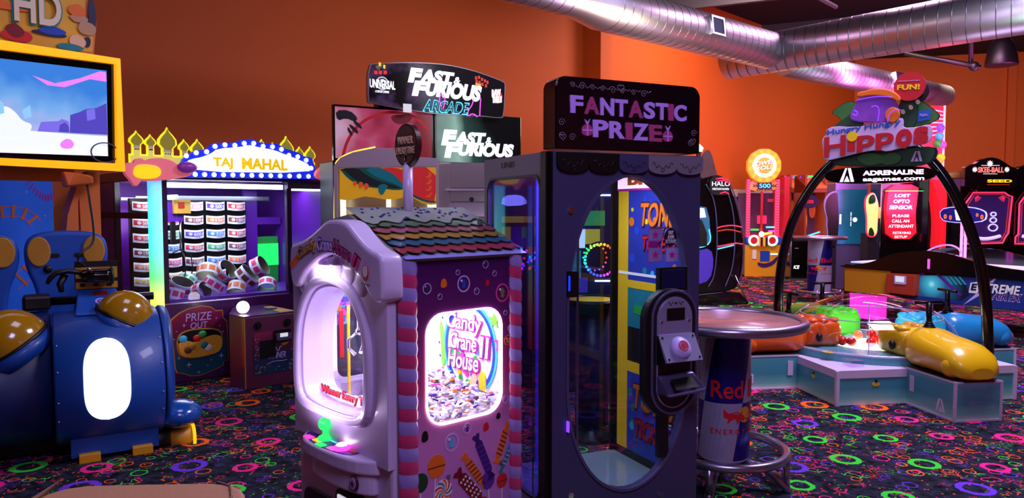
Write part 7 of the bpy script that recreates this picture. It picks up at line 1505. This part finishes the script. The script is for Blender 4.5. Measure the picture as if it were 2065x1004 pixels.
def seatarm(k, m, hm, name):
    R = rotq(k); G = lambda pts_: [R(*p) for p in pts_]
    b = B('wave_panel'); v = [R(x, y, z) for x in (-.19, .19) for y in (-1.35, -hh) for z in (0, .30)]; b.add(v, [(0, 1, 3, 2), (4, 6, 7, 5), (0, 4, 5, 1), (2, 3, 7, 6), (0, 2, 6, 4), (1, 5, 7, 3)]); base = b.out('seat_plinth', hp, bevel=.004)
    b = B('base_white')
    def bx_(x0, x1, y0, y1, z0, z1): v = [R(x, y, z) for x in (x0, x1) for y in (y0, y1) for z in (z0, z1)]; b.add(v, [(0, 1, 3, 2), (4, 6, 7, 5), (0, 4, 5, 1), (2, 3, 7, 6), (0, 2, 6, 4), (1, 5, 7, 3)])
    for sx in (-.19, .19): bx_(sx - .009, sx + .009, -1.359, -1.341, 0, .305); bx_(sx - .004 if sx < 0 else sx, sx if sx < 0 else sx + .004, -1.35, -hh, .29, .305); bx_(sx - .004 if sx < 0 else sx, sx if sx < 0 else sx + .004, -1.35, -hh, 0, .014)
    bx_(-.19, .19, -1.354, -1.35, .29, .305); bx_(-.19, .19, -1.354, -1.35, 0, .014); b.out('white_edges', base)
    for sx in (-.195, .195): b = B('base_white'); bx_(sx - .002, sx + .002, -.90, -.85, .12, .25); b.out('hinge_plate', base)
    # body: lofted rounded sections along the arm
    secs = [(-.70, .15, .33, .58), (-.78, .185, .31, .63), (-.88, .20, .31, .625), (-1.0, .195, .31, .60), (-1.12, .20, .31, .59), (-1.22, .205, .31, .575), (-1.30, .195, .31, .535), (-1.36, .16, .315, .475), (-1.39, .09, .33, .41)]
    rings = []
    for y, w_, z0, z1 in secs:
        n = 28; rr = []
        for i in range(n):
            a = 2 * PI * i / n; cx, cz = math.cos(a), math.sin(a); e = .62
            x = w_ * abs(cx) ** e * (1 if cx > 0 else -1); z = (z0 + z1) / 2 + (z1 - z0) / 2 * abs(cz) ** e * (1 if cz > 0 else -1)
            if z > (z0 + z1) / 2: x *= 1 - .28 * ((z - (z0 + z1) / 2) / ((z1 - z0) / 2)) ** 2
            rr.append(R(x, y, z))
        rings.append(rr)
    b = B(m).loft(rings); 
    for sx in (-1, 1): b.ball(R(sx * .13, -1.24, .40), (.085, .085, .09) if k % 2 == 0 else (.085, .085, .09), 20, 12)
    b.out('seat_body', hp)
    B('black').loft([[R(x, y, z) for x, y in [(-.192, -1.30), (-.12, -1.365), (.12, -1.365), (.192, -1.30), (.192, -.80), (-.192, -.80)]] for z in (.30, .312)], False).out('seat_gasket', hp)
    b = B('blackmetal').rod(R(0, -.80, .60), R(0, -.79, .83), .022).rod(R(-.12, -.79, .83), R(.12, -.79, .83), .013)
    for i in range(4): b.ball(R(0, -.80, .615 + .016 * i), (.06 - .01 * i, .06 - .01 * i, .012), 16, 6)
    b.out('handle', hp)
    # head block inside the dome
    rings = []
    zz = hz + PH + .004
    for y, w_, z0, z1 in [(-.70, .11, zz, .55), (-.66, .155, zz, .59), (-.60, .175, zz, .60), (-.54, .165, zz, .585), (-.48, .18, zz, .60), (-.41, .18, zz, .59), (-.375, .16, zz, .57), (-.36, .10, zz + .03, .53)]:
        n = 24; rr = []
        for i in range(n):
            a = 2 * PI * i / n; cx, cz = math.cos(a), math.sin(a); e = .45
            rr.append(R(w_ * abs(cx) ** e * (1 if cx > 0 else -1), y, (z0 + z1) / 2 + (z1 - z0) / 2 * abs(cz) ** e * (1 if cz > 0 else -1)))
        rings.append(rr)
    b = B(hm).loft(rings)
    for sx in (-1, 1):
        for q in range(3): b.ball(R(sx * .10, -.42 - q * .10, .59), (.055, .055, .03), 14, 8)
    b.out('feeder_head', hp)
    B('black').ball(R(-.185, -.60, .45), (.03, .03, .04), 12, 8).out('pivot_bolt', hp); B('black').ball(R(.185, -.60, .45), (.03, .03, .04), 12, 8).out('pivot_bolt', hp)
seatarm(0, 'seat_yellow', 'seat_yellow', 'y'); seatarm(1, 'seat_sky', 'head_sky', 'b'); seatarm(2, 'seat_green', 'head_green', 'g'); seatarm(3, 'seat_orange', 'seat_orange', 'o')
for i, (x, y, z, m) in enumerate([(x - .10, y - .14, z, m) for x, y, z, m in [(-.05, -.12, 0, 'ball_red'), (.06, -.10, 0, 'ball_red'), (.0, -.05, .055, 'ball_red'), (-.08, .03, .04, 'ball_lit'), (.06, .02, .06, 'ball_lit'), (-.20, -.06, 0, 'ball_red'), (-.26, -.02, 0, 'ball_red'), (.10, -.02, .0, 'ball_red')]]):
    o = B(m).ball((0, 0, 0), .042, 20, 12).out('game_ball'); w_ = (HP.x + x * HP.c - y * HP.s, HP.y + x * HP.s + y * HP.c, hz + PH + .055 + z); o.location = w_
    tag(o, ['small red ball nearest the front of the cluster under the dome', 'small red ball at the front right of the cluster under the dome', 'red ball on top of the cluster under the dome', 'glowing pinkish ball at the upper left of the cluster', 'glowing pinkish ball at the upper right of the cluster', 'red ball just left of the cluster under the dome', 'leftmost red ball under the dome, beside the orange head', 'red ball at the right of the cluster, beside the yellow head'][i], 'ball', 'balls under the clear dome')
mk('logo_white', (225, 215, 235), .4); mk('duck_yellow', (215, 190, 40), .4)
b = B('logo_white')
def tri(u, v, s, fn, b): 
    b.poly([(u - s, v - s), (u - s * .25, v + s), (u - s * .02, v + s), (u - s * .55, v - s)], fn, 0, .002); b.poly([(u + s * .1, v + s), (u + s * .5, v + s), (u + s, v - s), (u + s * .55, v - s)], fn, 0, .002); b.poly([(u - s * .4, v - s), (u + s * .4, v - s), (u + .0, v - s * .1)], fn, 0, .002)
tri(-1.20, .09, .05, (lambda u, v, w: (-.19 - w, u, v)), b); b.out('triangle_logo', hp)
b = B('duck_yellow').poly(circ(-.46, .17, .035, .018), FY(-hh), 0, .004); b.m('black').poly(circ(-.46, .195, .012), FY(-hh), 0, .006); b.m('duck_yellow').poly([(p[0], p[1]) for p in circ(-.45, .17, .03, .018)], FXm(-hh), 0, .004); b.m('black').poly(circ(-.45, .195, .012), FXm(-hh), 0, .006); b.out('small_prints', hp)
b = B('logo_white').poly(rect(-.06, .06, -.04, .04), lambda u, v, w: (-1.28 + u, -.191 - w, .10 + v), 0, .002); b.m('blue').poly(rect(-.045, .045, -.03, .03), lambda u, v, w: (-1.28 + u, -.193 - w, .10 + v), 0, .002); b.out('blue_sticker', hp)
B('acrylic').box(-.62, -.50, -.70, -.58, hz + .005, hz + .06).out('clear_cup', hp)
b = B('yellow').poly(circ(-.62, -.38, .06, n=20), FZ(hz + PH + .004), 0, .003); b.m('black').poly(star(-.60, -.38, .05, .02, 7), FZ(hz + PH + .007), 0, .002); b.out('deck_sticker', hp)
for t, m in ((.35, 'e_cyan'), (.2, 'e_magenta')): B(m).rod((-.30 + t, -.735, hz + PH), (-.30 + t, -.735, hz + .2), .004).out('edge_light', hp)
# the arch and its sign
AF = Fr(3.31, 6.85, -36.9)
class Sub:  # keeps sign parts in the hippo game's own frame
    pass
dth = AF.th - HP.th; cth, sth = math.cos(dth), math.sin(dth)
def AFn(y): return lambda u, v, w: (u * cth - (y - w) * sth, u * sth + (y - w) * cth, v)
def ap(L, y=0): return [AF.at(a, c, y) for a, c in L]
def a3(u, y, v): return (u * cth - y * sth, u * sth + y * cth, v)
L_ = [(1570, 640), (1570, 560), (1588, 470), (1622, 392), (1680, 322), (1740, 285), (1785, 275), (1830, 285), (1880, 322), (1930, 395), (1968, 490), (1988, 590), (1994, 700)]
P_ = ap(L_); P_[0] = (P_[0][0], 0.0); P_.insert(1, (P_[0][0], .3)); P_[-1] = (P_[-1][0], 0.0); P_.insert(-1, (P_[-1][0], .35))
P_ = smooth(P_, 3, False); B('gloss_black').tube([a3(u, 0, v) for u, v in P_], .045, 16).out('arch_tube', hp)
mk('leaf_green', (50, 104, 40), .5, vary=.3, bscale=8); mk('leaf_dark', (24, 62, 34), .5, vary=.2); mk('plate_lilac', (200, 172, 222), .4); mk('hippo_red', (188, 22, 36), .4); mk('hungry_blue', (34, 84, 180), .4); mk('sign_violet', (150, 80, 200), .25, coat=.5, vary=.35, bscale=7); mk('sign_orange', (226, 110, 30), .35)
sg = B('black'); 
def leaf(L, m, w0, out_=1.06):
    P = smooth(ap(L, -.08), 1); c = (sum(p[0] for p in P) / len(P), sum(p[1] for p in P) / len(P))
    sg.m('black').poly([(c[0] + (a - c[0]) * out_ + 0, c[1] + (d - c[1]) * out_) for a, d in P], AFn(-.05), w0 - .006, w0); sg.m(m).poly(P, AFn(-.05), w0, w0 + .004)
leaf([(1674, 227), (1700, 208), (1722, 203), (1730, 222), (1725, 250), (1700, 250), (1692, 235)], 'leaf_green', .01)
leaf([(1700, 240), (1735, 215), (1740, 262), (1680, 268), (1672, 262)], 'leaf_dark', .012)
leaf([(1826, 205), (1850, 200), (1880, 218), (1897, 236), (1870, 250), (1850, 262), (1830, 255), (1812, 240)], 'leaf_green', .01)
leaf([(1808, 215), (1835, 185), (1850, 205), (1850, 250), (1825, 262), (1810, 245)], 'leaf_dark', .014)
leaf([(1680, 320), (1700, 300), (1760, 300), (1820, 300), (1880, 295), (1886, 310), (1870, 332), (1800, 335), (1720, 335), (1685, 332)], 'leaf_dark', .008)
leaf([(1800, 160), (1855, 158), (1873, 178), (1868, 195), (1852, 210), (1830, 218), (1812, 196)], 'black', .006)
leaf([(1724, 320), (1740, 308), (1775, 310), (1790, 322), (1770, 332), (1745, 334)], 'leaf_green', .016); leaf([(1770, 318), (1800, 305), (1820, 315), (1810, 330), (1780, 334)], 'leaf_green', .018)
for px, py in ((1820, 225), (1836, 216), (1850, 205), (1858, 185)): sg.m('cream').poly(smooth(ap([(px - 5, py - 4), (px + 3, py - 5), (px + 6, py + 3), (px - 2, py + 6)], -.08), 1), AFn(-.05), .02, .024)
sg.out('leaf_board', hp)
b = B('sign_violet').poly(smooth(ap([(1716, 246), (1713, 232), (1722, 215), (1728, 200), (1745, 192), (1775, 190), (1800, 196), (1812, 212), (1812, 240), (1790, 248)], -.12), 2), AFn(-.08), 0, .04)
b.m('sign_orange').poly(smooth(ap([(1726, 198), (1730, 186), (1745, 184), (1756, 180), (1775, 178), (1800, 182), (1818, 196), (1814, 208), (1795, 196), (1760, 192)], -.13), 2), AFn(-.12), 0, .03)
b.m('sign_orange').poly(circ(*AF.at(1800, 232, -.13), .06, .07), AFn(-.12), 0, .02)
b.out('round_topper', hp, bevel=.01)
b = B('e_purple')
for L2 in ([(1728, 202), (1745, 198), (1770, 194), (1800, 196)], [(1790, 246), (1794, 228), (1806, 220), (1816, 222)], [(1722, 222), (1730, 226), (1728, 234), (1720, 230)], [(1757, 216), (1768, 212), (1774, 222), (1770, 244)]): b.tube([a3(u, -.155, v) for u, v in smooth(ap(L2, -.15), 2, False)], .004, 6)
b.out('glow_line', hp)  # glowing tubes stand in for a neon reflection on the topper
def pill(u, v, ru, rv, n=40): return [(u + ru * math.copysign(abs(math.cos(a)) ** .6, math.cos(a)), v + rv * math.copysign(abs(math.sin(a)) ** .8, math.sin(a))) for a in [2 * PI * i / n for i in range(n)]]
c_ = AF.at(1833, 173, -.16); dk = B('hippo_red').poly(circ(*c_, .125, .125, 36), AFn(-.10), 0, .03).out('round_badge', hp)
def tx(par, s, q0, q1, r0, r1, m, y=-.14, dr=0, **k):
    u0, v0 = AF.at(q0, r1, y); u1, v1 = AF.at(q1, r0, y); um = (u0 + u1) / 2; text(par, s, AFn(y), (u0, u1, v0, v1), m, warp=(lambda u, v: (u, v + dr * (u - um))) if dr else None, **k)
tx(dk, 'GIGANTIC', 1811, 1855, 160, 166, 'plate_lilac', y=-.131, bold=.02, dr=-.05); tx(dk, 'FUN!', 1809, 1855, 168, 183, 'yellow', y=-.131, bold=.07, dr=-.05)
u_, v_ = AF.at(1863, 232, -.10); B('hungry_blue').poly([(u_ - .05, v_ - .05), (u_ + .045, v_ - .04), (u_ + .05, v_ + .05), (u_ - .045, v_ + .04)], AFn(-.08), 0, .004).out('blue_badge', hp); tx(hp, 'Hasbro', 1855, 1871, 228, 235, 'plate_lilac', y=-.086)
pp_ = smooth(ap([(1664, 262), (1680, 254), (1720, 256), (1760, 252), (1800, 244), (1818, 236), (1822, 244), (1820, 258), (1850, 256), (1872, 250), (1879, 256), (1879, 275), (1872, 288), (1850, 293), (1820, 297), (1790, 306), (1770, 302), (1740, 306), (1700, 316), (1668, 324), (1660, 320), (1659, 300), (1656, 285), (1660, 276), (1668, 270)], -.14), 1)
plt = B('plate_lilac').poly(pp_, AFn(-.10), 0, .03).out('name_plate', hp, bevel=.004)
tx(plt, 'Hungry Hungry', 1668, 1816, 246, 269, 'hungry_blue', y=-.131, bold=.05, dr=.10)
tx(plt, 'H', 1662, 1706, 273, 316, 'hippo_red', y=-.131, bold=.05, dr=.08, th=.01)
tx(plt, 'i', 1708, 1726, 266, 306, 'hippo_red', y=-.131, bold=.08, th=.01); c_ = AF.at(1718, 275, -.15); B('yellow').poly(circ(*c_, .045), AFn(-.131), 0, .014).out('yellow_dot', plt)
tx(plt, 'pp', 1728, 1803, 268, 306, 'hippo_red', y=-.131, bold=.06, dr=.08, th=.01); tx(plt, 'o', 1806, 1840, 259, 298, 'hippo_red', y=-.131, bold=.10, dr=.08, th=.01); tx(plt, 's', 1842, 1873, 254, 292, 'hippo_red', y=-.131, bold=.10, dr=.08, th=.01)
b = B('plate_lilac'); u_, v_ = AF.at(1848, 315, -.1); tri(u_, v_, .045, AFn(-.09), b); b.out('triangle_logo', hp)
uL, vb = AF.at(1663, 372, -.12); uR, vt = AF.at(1887, 332, -.12)
ad = B('gloss_black').poly(pill((uL + uR) / 2, (vb + vt) / 2, (uR - uL) / 2, (vt - vb) / 2), AFn(-.06), 0, .07).out('name_bar', hp, bevel=.006)
mk('lit_pink', (255, 225, 250), .4, emit=1.7, ec=(255, 215, 248))
tx(ad, 'ADRENALINE', 1740, 1863, 341, 354, 'lit_pink', y=-.131, bold=.08); tx(ad, 'aagames.com', 1740, 1864, 357, 368, 'lit_pink', y=-.131, bold=.04)
b = B('lit_pink'); u_, v_ = AF.at(1708, 353, -.13); tri(u_, v_, .062, AFn(-.13), b); b.out('triangle_logo', ad)
lamp('dome_light', 'POINT', (HP.x, HP.y, .55), 2.0, (1, 1, .9), .05)
